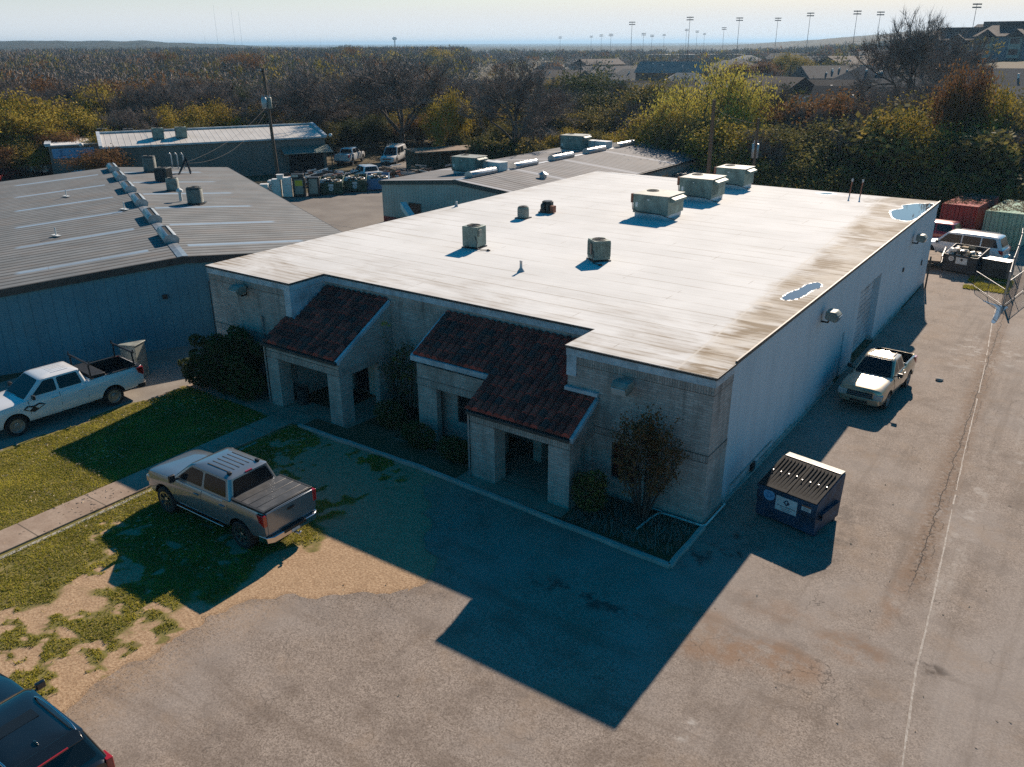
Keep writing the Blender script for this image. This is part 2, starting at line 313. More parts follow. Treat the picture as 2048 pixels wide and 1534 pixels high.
# ---------------------------------------------------------------- mesh builder
class MB:
    def __init__(s): s.v = []; s.f = []; s.mi = []; s.cur = 0; s.attr = []; s.tint = 0.
    def mat(s, i): s.cur = i; return s
    def add(s, vs, fs):
        o = len(s.v); s.v += [tuple(p) for p in vs]
        for f in fs: s.f.append(tuple(i+o for i in f)); s.mi.append(s.cur); s.attr.append(s.tint)
        return s
    def box(s, x0, x1, y0, y1, z0, z1):
        return s.add([(x0, y0, z0), (x1, y0, z0), (x1, y1, z0), (x0, y1, z0), (x0, y0, z1), (x1, y0, z1), (x1, y1, z1), (x0, y1, z1)],
                     [(0, 3, 2, 1), (4, 5, 6, 7), (0, 1, 5, 4), (1, 2, 6, 5), (2, 3, 7, 6), (3, 0, 4, 7)])
    def obox(s, c, half, rz=0., M=None):
        M = M or (Matrix.Translation(c) @ Matrix.Rotation(rz, 4, 'Z')); h = half
        pts = [M @ Vector((a*h[0], b*h[1], d*h[2])) for d in (-1, 1) for a, b in ((-1, -1), (1, -1), (1, 1), (-1, 1))]
        return s.add(pts, [(0, 3, 2, 1), (4, 5, 6, 7), (0, 1, 5, 4), (1, 2, 6, 5), (2, 3, 7, 6), (3, 0, 4, 7)])
    def prism(s, poly, d):
        """closed polygon (3d points) pushed along vector d"""
        n = len(poly); d = Vector(d); a = [Vector(p) for p in poly]; b = [p+d for p in a]
        nrm = Vector((0, 0, 0))
        for i in range(n): nrm += a[i].cross(a[(i+1) % n])
        side = [(i, (i+1) % n, n+(i+1) % n, n+i) for i in range(n)]
        if nrm.dot(d) > 0: fs = [tuple(range(n))[::-1], tuple(range(n, 2*n))]+side
        else: fs = [tuple(range(n)), tuple(range(n, 2*n))[::-1]]+[f[::-1] for f in side]
        return s.add(a+b, fs)
    def bar(s, p, q, w, h=None, up=(0, 0, 1)):
        h = h or w; p = Vector(p); q = Vector(q); d = (q-p); L = d.length
        if L < 1e-6: return s
        d.normalize(); u = Vector(up)
        if abs(d.dot(u)) > .98: u = Vector((1, 0, 0))
        r = d.cross(u).normalized(); u = r.cross(d)
        pts = [b+r*x*w/2+u*y*h/2 for b in (p, q) for x, y in ((-1, -1), (1, -1), (1, 1), (-1, 1))]
        return s.add(pts, [(0, 3, 2, 1), (4, 5, 6, 7), (0, 1, 5, 4), (1, 2, 6, 5), (2, 3, 7, 6), (3, 0, 4, 7)][::1])
    def tube(s, pts, rr, n=8, cap=True):
        pts = [Vector(p) for p in pts]; rr = rr if isinstance(rr, (list, tuple)) else [rr]*len(pts); o = len(s.v); ref = None
        for i, p in enumerate(pts):
            d = (pts[min(i+1, len(pts)-1)]-pts[max(i-1, 0)]).normalized()
            if ref is None: ref = Vector((0, 0, 1)) if abs(d.z) < .9 else Vector((1, 0, 0))
            r = d.cross(ref).normalized(); u = r.cross(d); ref = u
            for k in range(n):
                a = 2*PI*k/n; s.v.append(tuple(p+(r*math.cos(a)+u*math.sin(a))*rr[i]))
        for i in range(len(pts)-1):
            for k in range(n):
                a, b = o+i*n+k, o+i*n+(k+1) % n; s.f.append((a, b, b+n, a+n)); s.mi.append(s.cur); s.attr.append(s.tint)
        if cap:
            for f in (tuple(o+k for k in range(n))[::-1], tuple(o+(len(pts)-1)*n+k for k in range(n))): s.f.append(f); s.mi.append(s.cur); s.attr.append(s.tint)
        return s
    def lathe(s, prof, n=20, c=(0, 0, 0), axis='z', cap=True):
        """prof: (radius, height) list"""
        c = Vector(c); o = len(s.v)
        for r, h in prof:
            for k in range(n):
                a = 2*PI*k/n; x, y = r*math.cos(a), r*math.sin(a)
                s.v.append(tuple(c+Vector({'z': (x, y, h), 'y': (x, h, y), 'x': (h, x, y)}[axis])))
        for i in range(len(prof)-1):
            for k in range(n):
                a, b = o+i*n+k, o+i*n+(k+1) % n; f = (a, b, b+n, a+n); s.f.append(f if axis != 'y' else f[::-1]); s.mi.append(s.cur); s.attr.append(s.tint)
        for i, fl in ((0, True), (len(prof)-1, False)):
            if cap and prof[i][0] > 1e-5:
                f = tuple(o+i*n+k for k in range(n)); s.f.append(f[::-1] if fl != (axis == 'y') else f); s.mi.append(s.cur); s.attr.append(s.tint)
        return s
    def sphere(s, c, r, n=12, m=8, sq=(1, 1, 1)):
        c = Vector(c); o = len(s.v); s.v.append(tuple(c+Vector((0, 0, -r*sq[2]))))
        for i in range(1, m):
            t = PI*i/m
            for k in range(n): a = 2*PI*k/n; s.v.append(tuple(c+Vector((r*sq[0]*math.sin(t)*math.cos(a), r*sq[1]*math.sin(t)*math.sin(a), -r*sq[2]*math.cos(t)))))
        s.v.append(tuple(c+Vector((0, 0, r*sq[2])))); e = len(s.v)-1
        def F(f): s.f.append(f); s.mi.append(s.cur); s.attr.append(s.tint)
        for k in range(n): F((o, o+1+(k+1) % n, o+1+k)); F((e, e-n+k, e-n+(k+1) % n))
        for i in range(m-2):
            for k in range(n): a, b = o+1+i*n+k, o+1+i*n+(k+1) % n; F((a, b, b+n, a+n))
        return s
    def panel(s, a0, a1, z0, z1, c, th, holes=(), axis='x'):
        """wall slab with rectangular openings; runs along axis, faces at c and c+th on the other axis"""
        As = sorted({a0, a1, *[h[i] for h in holes for i in (0, 1)]}); Zs = sorted({z0, z1, *[h[i] for h in holes for i in (2, 3)]})
        As = [a for a in As if a0 <= a <= a1]; Zs = [z for z in Zs if z0 <= z <= z1]
        solid = lambda i, j: 0 <= i < len(As)-1 and 0 <= j < len(Zs)-1 and not any(h[0] <= (As[i]+As[i+1])/2 <= h[1] and h[2] <= (Zs[j]+Zs[j+1])/2 <= h[3] for h in holes)
        P = (lambda a, d, z: (a, d, z)) if axis == 'x' else (lambda a, d, z: (d, a, z))
        for i in range(len(As)-1):
            for j in range(len(Zs)-1):
                if not solid(i, j): continue
                a, b, z, w = As[i], As[i+1], Zs[j], Zs[j+1]
                q = [((a, c, z), (b, c, z), (b, c, w), (a, c, w)), ((b, c+th, z), (a, c+th, z), (a, c+th, w), (b, c+th, w))]
                if not solid(i-1, j): q.append(((a, c+th, z), (a, c, z), (a, c, w), (a, c+th, w)))
                if not solid(i+1, j): q.append(((b, c, z), (b, c+th, z), (b, c+th, w), (b, c, w)))
                if not solid(i, j-1): q.append(((a, c, z), (a, c+th, z), (b, c+th, z), (b, c, z)))
                if not solid(i, j+1): q.append(((a, c, w), (b, c, w), (b, c+th, w), (a, c+th, w)))
                for f in q:
                    f = [P(*p) for p in f]; s.add(f if (axis == 'x') == (th > 0) else f[::-1], [(0, 1, 2, 3)])
        return s
    def xf(s, M, start=0):
        for i in range(start, len(s.v)): s.v[i] = tuple(M @ Vector(s.v[i]))
        return s
    def mesh(s, name, mats, smooth=None, tint=None):
        m = bpy.data.meshes.new(name); m.from_pydata(s.v, [], s.f)
        for x in (mats if isinstance(mats, (list, tuple)) else [mats]): m.materials.append(MT[x] if isinstance(x, str) else x)
        if s.mi: m.polygons.foreach_set("material_index", s.mi)
        if tint:
            at = m.attributes.new(tint, 'FLOAT', 'FACE'); at.data.foreach_set("value", s.attr)
        if smooth is not None:
            m.polygons.foreach_set("use_smooth", [True]*len(m.polygons)); m.set_sharp_from_angle(angle=rad(smooth))
        m.update(); return m
    def build(s, name, mats, parent=None, smooth=None, bevel=0., tint=None, loc=None):
        o = bpy.data.objects.new(name, s.mesh(name, mats, smooth, tint)); COL.objects.link(o)
        if parent: o.parent = parent
        if loc: o.location = loc
        if bevel:
            b = o.modifiers.new("b", 'BEVEL'); b.width = bevel; b.segments = 2; b.limit_method = 'ANGLE'; b.angle_limit = rad(35)
            o.data.polygons.foreach_set("use_smooth", [True]*len(o.data.polygons)); o.data.set_sharp_from_angle(angle=rad(50))
        return o
def build_each(b, name, mats, parent=None, smooth=None, bevel=0.):
    """one object for every loose piece collected in the builder"""
    par = list(range(len(b.v)))
    def find(i):
        while par[i] != i: par[i] = par[par[i]]; i = par[i]
        return i
    for f in b.f:
        for i in f[1:]:
            a, c = find(f[0]), find(i)
            if a != c: par[c] = a
    groups = {}
    for k_, f in enumerate(b.f): groups.setdefault(find(f[0]), []).append(k_)
    out = []
    for g in groups.values():
        n = MB(); idx = {}
        for k_ in g:
            fs = []
            for i in b.f[k_]:
                if i not in idx: idx[i] = len(n.v); n.v.append(b.v[i])
                fs.append(idx[i])
            n.f.append(tuple(fs)); n.mi.append(b.mi[k_]); n.attr.append(b.attr[k_])
        out.append(n.build(name, mats, parent, smooth, bevel))
    return out
def tag(o, label=None, cat=None, group=None, kind=None):
    if label: o["label"] = label
    if cat: o["category"] = cat
    if group: o["group"] = group
    if kind: o["kind"] = kind
    return o
def thing(name, label, cat, loc=(0, 0, 0), rz=0., group=None):
    o = bpy.data.objects.new(name, None); COL.objects.link(o); o.location = loc; o.rotation_euler = (0, 0, rz); o.empty_display_size = .3
    return tag(o, label, cat, group)
KIDS = {}
def tree_copy(o, loc=None, rz=None, sc=None, label=None):
    def cp(a, par):
        c = a.copy(); COL.objects.link(c); c.parent = par
        for ch in [x for x in bpy.data.objects if x.parent == a]: cp(ch, c)
        return c
    c = cp(o, None)
    if loc is not None: c.location = loc
    if rz is not None: c.rotation_euler = (0, 0, rz)
    if sc is not None: c.scale = sc if isinstance(sc, (tuple, list)) else (sc, sc, sc)
    if label: c["label"] = label
    return c
# ================================================================ setting
CX, CY, CZ = 8.056, -21.643, 13.936
def sst(a, b, x):
    t = np.clip((x-a)/(b-a), 0, 1); return t*t*(3-2*t)
def vnoise(x, y, seed=0):
    """smooth value noise, arrays"""
    x = np.asarray(x, float); y = np.asarray(y, float); xi = np.floor(x).astype(int); yi = np.floor(y).astype(int); fx = x-xi; fy = y-yi
    fx = fx*fx*(3-2*fx); fy = fy*fy*(3-2*fy)
    def h(a, b):
        n = (a*374761393+b*668265263+seed*362437) & 0x7fffffff; n = ((n ^ (n >> 13))*1274126177) & 0x7fffffff; return ((n ^ (n >> 16)) & 0xffff)/65535.
    return (h(xi, yi)*(1-fx)+h(xi+1, yi)*fx)*(1-fy)+(h(xi, yi+1)*(1-fx)+h(xi+1, yi+1)*fx)*fy
def fbm(x, y, o=4, seed=0): return sum(vnoise(x*2**i, y*2**i, seed+i)*.5**i for i in range(o))/sum(.5**i for i in range(o))
def terr(X, Y):
    X = np.asarray(X, float); Y = np.asarray(Y, float)
    D = np.hypot(X-CX, Y-CY); a = np.degrees(np.arctan2(X-CX, Y-CY))
    h = 10*sst(-21, -4, a)*sst(125, 300, D)*(1-sst(700, 1500, D)*.6)
    h = h + 1.2*(fbm(X/60., Y/60., 3, 5)-.5)*sst(150, 300, D)
    # far hills
    west = np.clip((-a-46)/14., 0, 1); west = west*west*(3-2*west)
    h = h + sst(860, 2000, D)*(1-sst(3200, 5200, D)*.7)*(17*west*(.75+.5*fbm(a*.35, D*0, 3, 11)))
    mid = sst(1100, 1700, D)*(1-sst(2300, 3600, D))
    h = h + mid*(2+5*fbm(a*.22, D/900., 3, 21)) * (0.35+.65*np.clip(np.abs(a+33)/14., 0, 1))
    east = sst(-24, -8, a)
    h = h + east*sst(700, 1300, D)*(1-sst(2600, 4000, D))*22
    h = h + sst(900, 1600, D)*3.5*(fbm(X/26., Y/26., 3, 31)-.3)
    h = h + sst(4500, 8000, D)*6*fbm(a*.5, D/3000., 2, 41)
    return h
def polar_sheet(name, rings, a0, a1, na, mat, zoff=0.):
    A = np.radians(np.linspace(a0, a1, na)); R = np.array(rings)
    X = CX+np.outer(R, np.sin(A)); Y = CY+np.outer(R, np.cos(A)); Z = terr(X, Y)+zoff
    v = np.stack([X, Y, Z], -1).reshape(-1, 3); n = len(R)
    f = [(i*na+j, i*na+j+1, (i+1)*na+j+1, (i+1)*na+j) for i in range(n-1) for j in range(na-1)]
    f = [q[::-1] for q in f]
    b = MB(); b.v = [tuple(p) for p in v]; b.f = f; b.mi = [0]*len(f); b.attr = [0]*len(f)
    return tag(b.build(name, mat, smooth=60), kind='structure')
# near and middle ground: full disc round the camera, then the view sector in finer steps
polar_sheet('ground', [.01, 40, 80, 150, 200, 260, 330, 420, 540, 700, 860], -180, 180, 181, 'ground_earth')
k = NT('hill_forest', .95, spec=.1)
c = k.mix(k.ramp(k.noise(.02, 8., .7), .35, .65), (.012, .026, .022), (.05, .048, .036)); c = k.mix(k.ramp(k.noise(.004, 4.), .45, .65, 0., .6), c, (.014, .036, .030))
vv = k.n("ShaderNodeTexVoronoi"); k.l(k.map(scale=(1, 1, 0)), vv.inputs[0]); vv.inputs["Scale"].default_value = .028
c = k.mix(k.math('MULTIPLY', k.ramp(vv.outputs["Distance"], .05, .10, 1., 0.), k.ramp(k.noise(.003, 3., .5, k.map(loc=(300, 0, 0))), .5, .6)), c, (.6, .56, .52))
k.color(c)
polar_sheet('hills', [855, 950, 1050]+[1100+i*28 for i in range(90)]+[3700, 4000, 4500, 5200, 6000, 7500, 9500, 12000, 16000], -84, 24, 620, 'hill_forest', .3)

# ---- turf and bare soil west of the asphalt
def seg_mask(px, py, poly):
    px = np.asarray(px); py = np.asarray(py); ins = np.zeros(px.shape, bool); n = len(poly)
    for i in range(n):
        x0, y0 = poly[i]; x1, y1 = poly[(i+1) % n]
        c = ((y0 > py) != (y1 > py)) & (px < (x1-x0)*(py-y0)/((y1-y0) if abs(y1-y0) > 1e-9 else 1e-9)+x0); ins ^= c
    return ins
def poly_dist(px, py, poly):
    d = np.full(np.shape(px), 1e9); n = len(poly)
    for i in range(n):
        x0, y0 = poly[i]; x1, y1 = poly[(i+1) % n]; dx, dy = x1-x0, y1-y0
        t = np.clip(((px-x0)*dx+(py-y0)*dy)/(dx*dx+dy*dy+1e-9), 0, 1); d = np.minimum(d, np.hypot(px-x0-t*dx, py-y0-t*dy))
    return np.where(seg_mask(px, py, poly), d, -d)
G_MAIN = [(-23.4, -30), (-23.3, -2), (-9.4, -2.1), (-9.5, -3.2), (-9.9, -5.2), (-9.5, -5.7), (-9.6, -6.9), (-10.1, -8.06), (-9.8, -9.9), (-9.43, -10.5), (-9.64, -10.9), (-10.33, -10.96), (-9.97, -11.5), (-9.85, -12.1), (-10.0, -12.8), (-10.77, -12.85), (-11.74, -12.6), (-13.0, -12.7), (-13.4, -13.2), (-13, -13.6), (-13.3, -14.06), (-14.4, -14.2), (-16.5, -13.2), (-17, -14), (-18, -30)]
G_TUFTS = [(-12.29, -13.9), (-11.45, -13.69), (-10.63, -13.49), (-11.0, -14.33), (-10.3, -14.07), (-9.69, -13.65), (-9.46, -14.04), (-9.36, -12.61), (-11.18, -15.34), (-11.76, -15.3), (-10.5, -15.3), (-13.59, -14.16), (-12.2, -14.9), (-12.8, -15.8), (-12.9, -14.5), (-11.7, -14.1), (-8.75, -14.05)]
def turf(x, y):
    w = poly_dist(x, y, G_MAIN)
    n = fbm(x*.9, y*.9, 4, 3)-.5; f = fbm(x*4, y*4, 3, 8)-.5
    m = w*.9+n*1.7+f*.5+.25
    for i, (a, b) in enumerate(G_TUFTS):
        r = .25+.35*((i*37) % 7)/7; m = np.maximum(m, (r-np.hypot((x-a)*.8, (y-b)*1.25))*1.0+f*1.9+n*2.1-.05)
    # worn soil spots within the turf
    for (a, b, r) in ((-11.3, -4.1, 1.7), (-13.3, -3.7, 1.0), (-10.1, -4.3, 1.2), (-14.6, -3.6, .6), (-12.6, -8.4, .9), (-11.2, -10.2, 1.0), (-13.0, -9.6, .8), (-14.6, -10.6, .6), (-10.6, -12.0, .5), (-12.4, -11.6, .5)):
        m = np.minimum(m, (np.hypot(x-a, (y-b)*1.3)-r)*.45+f*2.2+n*2.4+.3)
    m = m-.55*sst(-15.6, -13.5, x)*sst(-7.2, -5.2, y)
    return np.clip(m*1.4+.5, 0, 1)
# asphalt / soil border (irregular); asphalt lies above the soil sheet
border = [(-8.6, -40), (-8.7, -15.07), (-8.75, -14.2), (-8.85, -12.8), (-8.9, -11.44), (-8.35, -10.26), (-7.6, -9.5), (-7.0, -9.05), (-5.9, -8.3), (-5.1, -7.7), (-5.3, -6.6), (-6.6, -5.2), (-7.9, -3.9), (-8.8, -2.9), (-9.0, -2.17)]
def rag(pts, step, amp, seed):
    out = []; r = random.Random(seed)
    for i in range(len(pts)-1):
        a = Vector(pts[i]).to_3d(); b = Vector(pts[i+1]).to_3d(); n = max(1, int((b-a).length/step)); d = (b-a).normalized(); nn = Vector((-d.y, d.x, 0))
        for k in range(n):
            p = a.lerp(b, k/n); o = amp*(float(fbm(np.array(p.x*1.3), np.array(p.y*1.3), 4, seed))-.5)*2+r.uniform(-.02, .02); p = p+nn*o; out.append((p.x, p.y))
    out.append(tuple(pts[-1])); return out
bpts = rag(border, .12, .5, 4)
def sheet(name, poly, z, mat, kind='structure'):
    b = MB(); b.v = [(x, y, z) for x, y in poly]
    bm = bmesh.new(); vs = [bm.verts.new(p) for p in b.v]; f = bm.faces.new(vs); bm.normal_update()
    if f.normal.z < 0: f.normal_flip()
    bmesh.ops.triangulate(bm, faces=[f]); m = bpy.data.meshes.new(name); bm.to_mesh(m); bm.free(); m.materials.append(MT[mat])
    o = bpy.data.objects.new(name, m); COL.objects.link(o); return tag(o, kind=kind)
GX = np.arange(-23.6, -4.0, .13); GY = np.arange(-22, -1.9, .13)
XX, YY = np.meshgrid(GX, GY); T = turf(XX, YY)
b = MB(); nx = len(GX); ny = len(GY)
zz = .006+np.clip(T, 0, 1)*.012+.01*(fbm(XX*2, YY*2, 3, 2)-.5)
sel = XX > -9.6; zz = np.where(sel, .006, zz)
b.v = [tuple(p) for p in np.stack([XX, YY, zz], -1).reshape(-1, 3)]
b.f = [(j*nx+i, j*nx+i+1, (j+1)*nx+i+1, (j+1)*nx+i) for j in range(ny-1) for i in range(nx-1)]; b.mi = [0]*len(b.f); b.attr = [0]*len(b.f)
lawn = b.build('lawn', 'soil_and_turf', smooth=60); tag(lawn, kind='structure')
at = lawn.data.attributes.new("turf", 'FLOAT', 'POINT'); at.data.foreach_set("value", T.reshape(-1).astype(float))
sheet('asphalt_lot', bpts+[(0.1, -2.17), (0.1, 33.0), (-1.0, 38.5), (3.6, 38.5), (4.6, 36.5), (5.2, 60), (30, 60), (30, -40)], .020, 'asphalt_old')
# concrete: walk along the front, path to the drive, drive, yard slab
sheet('front_walk', [(-23.3, -2.02), (-23.3, -.2), (-15.6, -.2), (-15.6, 1.8), (-12.2, 1.8), (-12.2, -.75), (-8.2, -.75), (-8.2, 1.8), (-3.4, 1.8), (-3.4, -2.1), (-17.95, -2.1)], .030, 'concrete_path')
pth = MB().prism([(-17.75, -30, 0), (-16.45, -30, 0), (-16.35, -2.0, 0), (-17.6, -2.0, 0)], (0, 0, .075)).build('path', 'concrete_path', bevel=.012); tag(pth, kind='structure')
dr = sheet('driveway', [(-29.6, -40), (-23.35, -40), (-23.3, -.2), (-23.6, 8), (-26, 14), (-31, 12)], .012, 'concrete_yard')
sheet('planting_bed', [(-15.9, -2.0), (-8.2, -2.03), (-8.2, -.8), (-12.2, -.8), (-12.2, 1.8), (-13.9, 1.8), (-14.2, -1.2), (-15.9, -1.2)], .034, 'ground_earth')
sheet('planting_bed', [(-3.85, -2.15), (0.12, -2.35), (-.02, -.02), (-3.85, -.02)], .036, 'ground_earth')
# kerb round the bed
kb = MB(); kp = [(-15.9, -2.14), (-9.6, -2.1), (-6.1, -2.28), (-3.1, -2.46), (.14, -2.62), (.10, -.1)]
kk = rag(kp, .5, .02, 6)
for i in range(len(kk)-1):
    a, c = Vector((*kk[i], 0)), Vector((*kk[i+1], 0)); d = (c-a).normalized(); n = Vector((-d.y, d.x, 0))*.075
    kb.prism([a-n, c-n, c+n, a+n], (0, 0, .14))
tag(kb.build('kerb', 'concrete_kerb', bevel=.012), kind='structure')
gr = MB().prism([(-16.28, -30, 0), (-16.12, -30, 0), (-16.1, -4, 0), (-16.22, -4, 0)], (0, 0, .03)); 
tag(gr.build('path_edging', 'concrete_kerb'), kind='structure')
# painted line, worn in places
lm = MB(); L = [(4.3, 33), (4.55, 28.3), (5.0, 23), (5.25, 19.8), (5.6, 14.5), (5.85, 10.4), (6.15, 6.2), (6.4, 2.83), (6.6, 0), (6.8, -3.3), (7.15, -6.37), (7.45, -9.3), (7.9, -14)]
rr = random.Random(3)
for i in range(len(L)-1):
    a, c = Vector((*L[i], .026)), Vector((*L[i+1], .026)); n = int((c-a).length/.35)
    for k in range(n):
        if rr.random() < (.2 if a.y > 3 else .05): continue
        p, q = a.lerp(c, k/n), a.lerp(c, (k+1)/n); w = (.010+.016*rr.random()) if a.y > 3 else (.018+.016*rr.random()); j = rr.uniform(-.012, .012)
        lm.add([(p.x-w+j, p.y, .026), (p.x+w+j, p.y, .026), (q.x+w, q.y, .026), (q.x-w, q.y, .026)], [(3, 2, 1, 0)])
k = NT('line_paint', .8); k.color(k.mix(k.ramp(k.noise(9., 5., .7), .42, .6), (.25, .215, .185), (.38, .35, .315)))
tag(lm.build('road_marking', 'line_paint'), kind='structure')
# yard pavement beyond the buildings and gravel tracks
sheet('yard', [(-23.8, 12.5), (-26.2, 14), (-24.2, 36), (-23, 64), (-34, 75), (-58, 78), (-72, 66), (-62, 45), (-58, 38), (-57, 27), (-40, 20)], .010, 'pavement_yard')
sheet('gravel_track', [(-66, 18), (-74, 24), (-84, 30), (-96, 36), (-130, 40), (-130, 5), (-75, 4)], .014, 'concrete_path')
sheet('yard_slab', [(-40.9, 20.5), (-33, 20.5), (-33, 29.8), (-40.9, 29.8)], .016, 'concrete_path')
sheet('gravel', [(-23.8, 34.8), (30, 34.8), (30, 62), (-23.8, 62)], .008, 'concrete_yard')

# ---- grass blades and dead leaves (uncountable)
def tri_cloud(name, P, size, tall, mat, kind_label, flat=False):
    n = len(P); a = RNG.uniform(0, 2*PI, n); s = size*RNG.uniform(.6, 1.4, n); dx = np.cos(a)*s*.5; dy = np.sin(a)*s*.5
    h = tall*RNG.uniform(.5, 1.3, n); lx = RNG.normal(0, .5, n)*h; ly = RNG.normal(0, .5, n)*h
    v = np.empty((n, 3, 3)); v[:, 0] = P+np.stack([-dx, -dy, np.zeros(n)], -1); v[:, 1] = P+np.stack([dx, dy, np.zeros(n)], -1); v[:, 2] = P+np.stack([lx, ly, h], -1)
    m = bpy.data.meshes.new(name); m.vertices.add(n*3); m.vertices.foreach_set("co", v.reshape(-1)); m.loops.add(n*3); m.loops.foreach_set("vertex_index", np.arange(n*3)); m.polygons.add(n)
    m.polygons.foreach_set("loop_start", np.arange(0, n*3, 3)); m.update(calc_edges=True); m.materials.append(MT[mat]); o = bpy.data.objects.new(name, m); COL.objects.link(o)
    tag(o, kind_label, name.replace('_', ' '), kind='stuff'); return o
N = 330000; P = np.stack([RNG.uniform(-23.3, -9.2, N), RNG.uniform(-20, -2.05, N)], -1)
t = turf(P[:, 0], P[:, 1]); okm = (RNG.random(N) < sst(.45, .95, t)*(.55+.6*fbm(P[:, 0]*2.2, P[:, 1]*2.2, 3, 15))) & ~((P[:, 0] > -17.75) & (P[:, 0] < -16.2))
P = P[okm]; P = np.column_stack([P, np.full(len(P), .012)])
tri_cloud('grass', P, .035, .055, 'grass_blade', 'short patchy green grass over bare soil between the path and the asphalt')
N = 9000; P = np.stack([RNG.uniform(-23.3, -9.2, N), RNG.uniform(-20, -2.1, N)], -1); t = turf(P[:, 0], P[:, 1]); dn = fbm(P[:, 0]*.5, P[:, 1]*.5, 3, 19)
P = P[(RNG.random(N) < (.15+.85*sst(.4, .9, t))*sst(.35, .62, dn)) & ((P[:, 1] > -13.5) | (P[:, 0] < -14))]; P = np.column_stack([P, np.full(len(P), .075)])
P[(P[:, 0] > -17.75) & (P[:, 0] < -16.3), 2] = .08
tri_cloud('fallen_leaves', P, .11, .02, 'dead_leaf', 'pale dry leaves scattered over the grass')
# small litter / stones on the asphalt
N = 130; P = np.stack([RNG.uniform(-7, 11, N), RNG.uniform(-12, 22, N)], -1); P = P[(P[:, 0] > .8) | (P[:, 1] < -3)]; P = np.column_stack([P, np.full(len(P), .024)])
tri_cloud('litter', P, .07, .03, 'dead_leaf', 'specks of pale litter and leaves on the asphalt')
b = MB(); b.sphere((0, 0, .05), .15, 10, 6, (1, .75, .45)); b.sphere((.1, .06, .04), .09, 8, 5, (1, .7, .5))
tag(b.build('stone', 'concrete_kerb', smooth=60, loc=(3.8, 17.2, .02)), 'pale flat stone lying alone on the side lot beyond the tan pickup', 'stone')
# sand washed over the ragged asphalt edge
N = 130000; P = np.stack([RNG.uniform(-10, -3.5, N), RNG.uniform(-17, -3.2, N)], -1); dd = -poly_dist(P[:, 0], P[:, 1], bpts+[(-30, -2.17), (-30, -40)]); n_ = fbm(P[:, 0]*.8, P[:, 1]*.8, 4, 61)
P = P[(dd > -.12) & (RNG.random(N) < np.exp(-np.clip(dd, 0, 9)/(.2+2.0*np.clip(n_-.35, 0, 1)))*.9)]; P = np.column_stack([P, np.full(len(P), .0225)])
tri_cloud('loose_sand', P, .05, .003, 'sand_grain', 'loose sand scattered along the broken edge of the asphalt')
# puddles
k = NT('standing_water', .03, spec=.7); k.color((.10, .11, .12)); k.b.inputs["Metallic"].default_value = .35
k = NT('wet_glint_rim', .35, spec=.6); k.color((.62, .60, .57)); k.b.inputs["Coat Weight"].default_value = 1  # pale colour paints the sun glint on the wet edge of the puddles
def blobpoly(pts, n=60, amp=.05, seed=1):
    """closed smooth ragged outline through control points"""
    P = [Vector((*p, 0)) for p in pts]; m = len(P); out = []; r = random.Random(seed)
    per = max(3, n//m)
    for i in range(m):
        p0, p1, p2, p3 = P[i-1], P[i], P[(i+1) % m], P[(i+2) % m]
        for k in range(per):
            t = k/per; q = .5*((2*p1)+(p2-p0)*t+(2*p0-5*p1+4*p2-p3)*t*t+(3*p1-p0-3*p2+p3)*t**3)
            out.append((q.x+r.uniform(-amp, amp)*.6, q.y+r.uniform(-amp, amp)))
    return out
sheet('water_puddle', blobpoly([(4.55, 27.9), (4.75, 27.9), (4.82, 30.2), (4.95, 31.3), (4.72, 31.5), (4.2, 31.6), (3.7, 32.0), (3.65, 31.85), (4.3, 31.2), (4.5, 30.2)], 70, .04, 3), .028, 'standing_water')
# ================================================================ main building
WX, BY = -23.44, 34.43; RZ = 5.0
main = thing('office_warehouse', 'low pale brick commercial building with a flat white roof and red tiled porches', 'building')
X1, X2, RY = -18.17, -4.96, 1.9
# outer walls
b = MB()
b.panel(WX, X1, 0, 4.66, 0., .3)
b.panel(.3, RY, 0, 4.66, X1, -.3, axis='y')
b.panel(X2, 0., 0, 4.66, 0., .3, holes=[(-3.25, -2.3, .75, 2.02)])          # right wing front
b.panel(.3, 1.5, 0, 4.66, 0., -.3, axis='y')      # brick return on the side
b.panel(.3, RY, 0, 4.66, X2, .3, axis='y')                                   # right wing inner return
b.panel(X1, X2, 0, 4.66, RY, .3, holes=[(-16.9, -15.95, 0, 2.1), (-5.95, -5.0, 0, 2.1)])   # recessed wall with two doors
b.panel(.3, BY-.3, 0, 4.66, WX, .3, axis='y')                                # west wall
b.panel(WX, -.2, 0, 4.66, BY, -.3)                                           # rear wall
b.panel(-11.45, -7.86, 0, 3.0, -.05, .25, holes=[(-10.55, -8.55, 0, 2.15)])  # centre bay
b.panel(-11.45, -7.86, 0, 2.6, .55, .2, holes=[(-10.05, -9.15, .75, 2.0)])
b.prism([(-11.45, .2, 0), (-11.45, RY, 0), (-11.45, RY, 4.25), (-11.45, .2, 3.28)], (.25, 0, 0))
# porch 1
P1X0, P1X1, P1Y = -18.62, -14.42, -1.17
b.panel(P1X0, P1X1, 0, 2.62, P1Y, .62, holes=[(-17.95, -15.1, 0, 2.12)])
b.panel(P1Y+.62, RY, 0, 2.62, P1X1, -.25, axis='y', holes=[(P1Y+.64, .95, 0, 2.05)])
b.prism([(P1X1, P1Y+.1, 2.62), (P1X1, RY, 2.62), (P1X1, RY, 4.36), (P1X1, P1Y+.1, 2.70)], (-.25, 0, 0))
b.panel(P1Y+.62, 0, 0, 2.62, P1X0, .25, axis='y')
b.prism([(P1X0, P1Y+.1, 2.62), (P1X0, 0, 2.62), (P1X0, 0, 3.28), (P1X0, P1Y+.1, 2.70)], (.25, 0, 0))
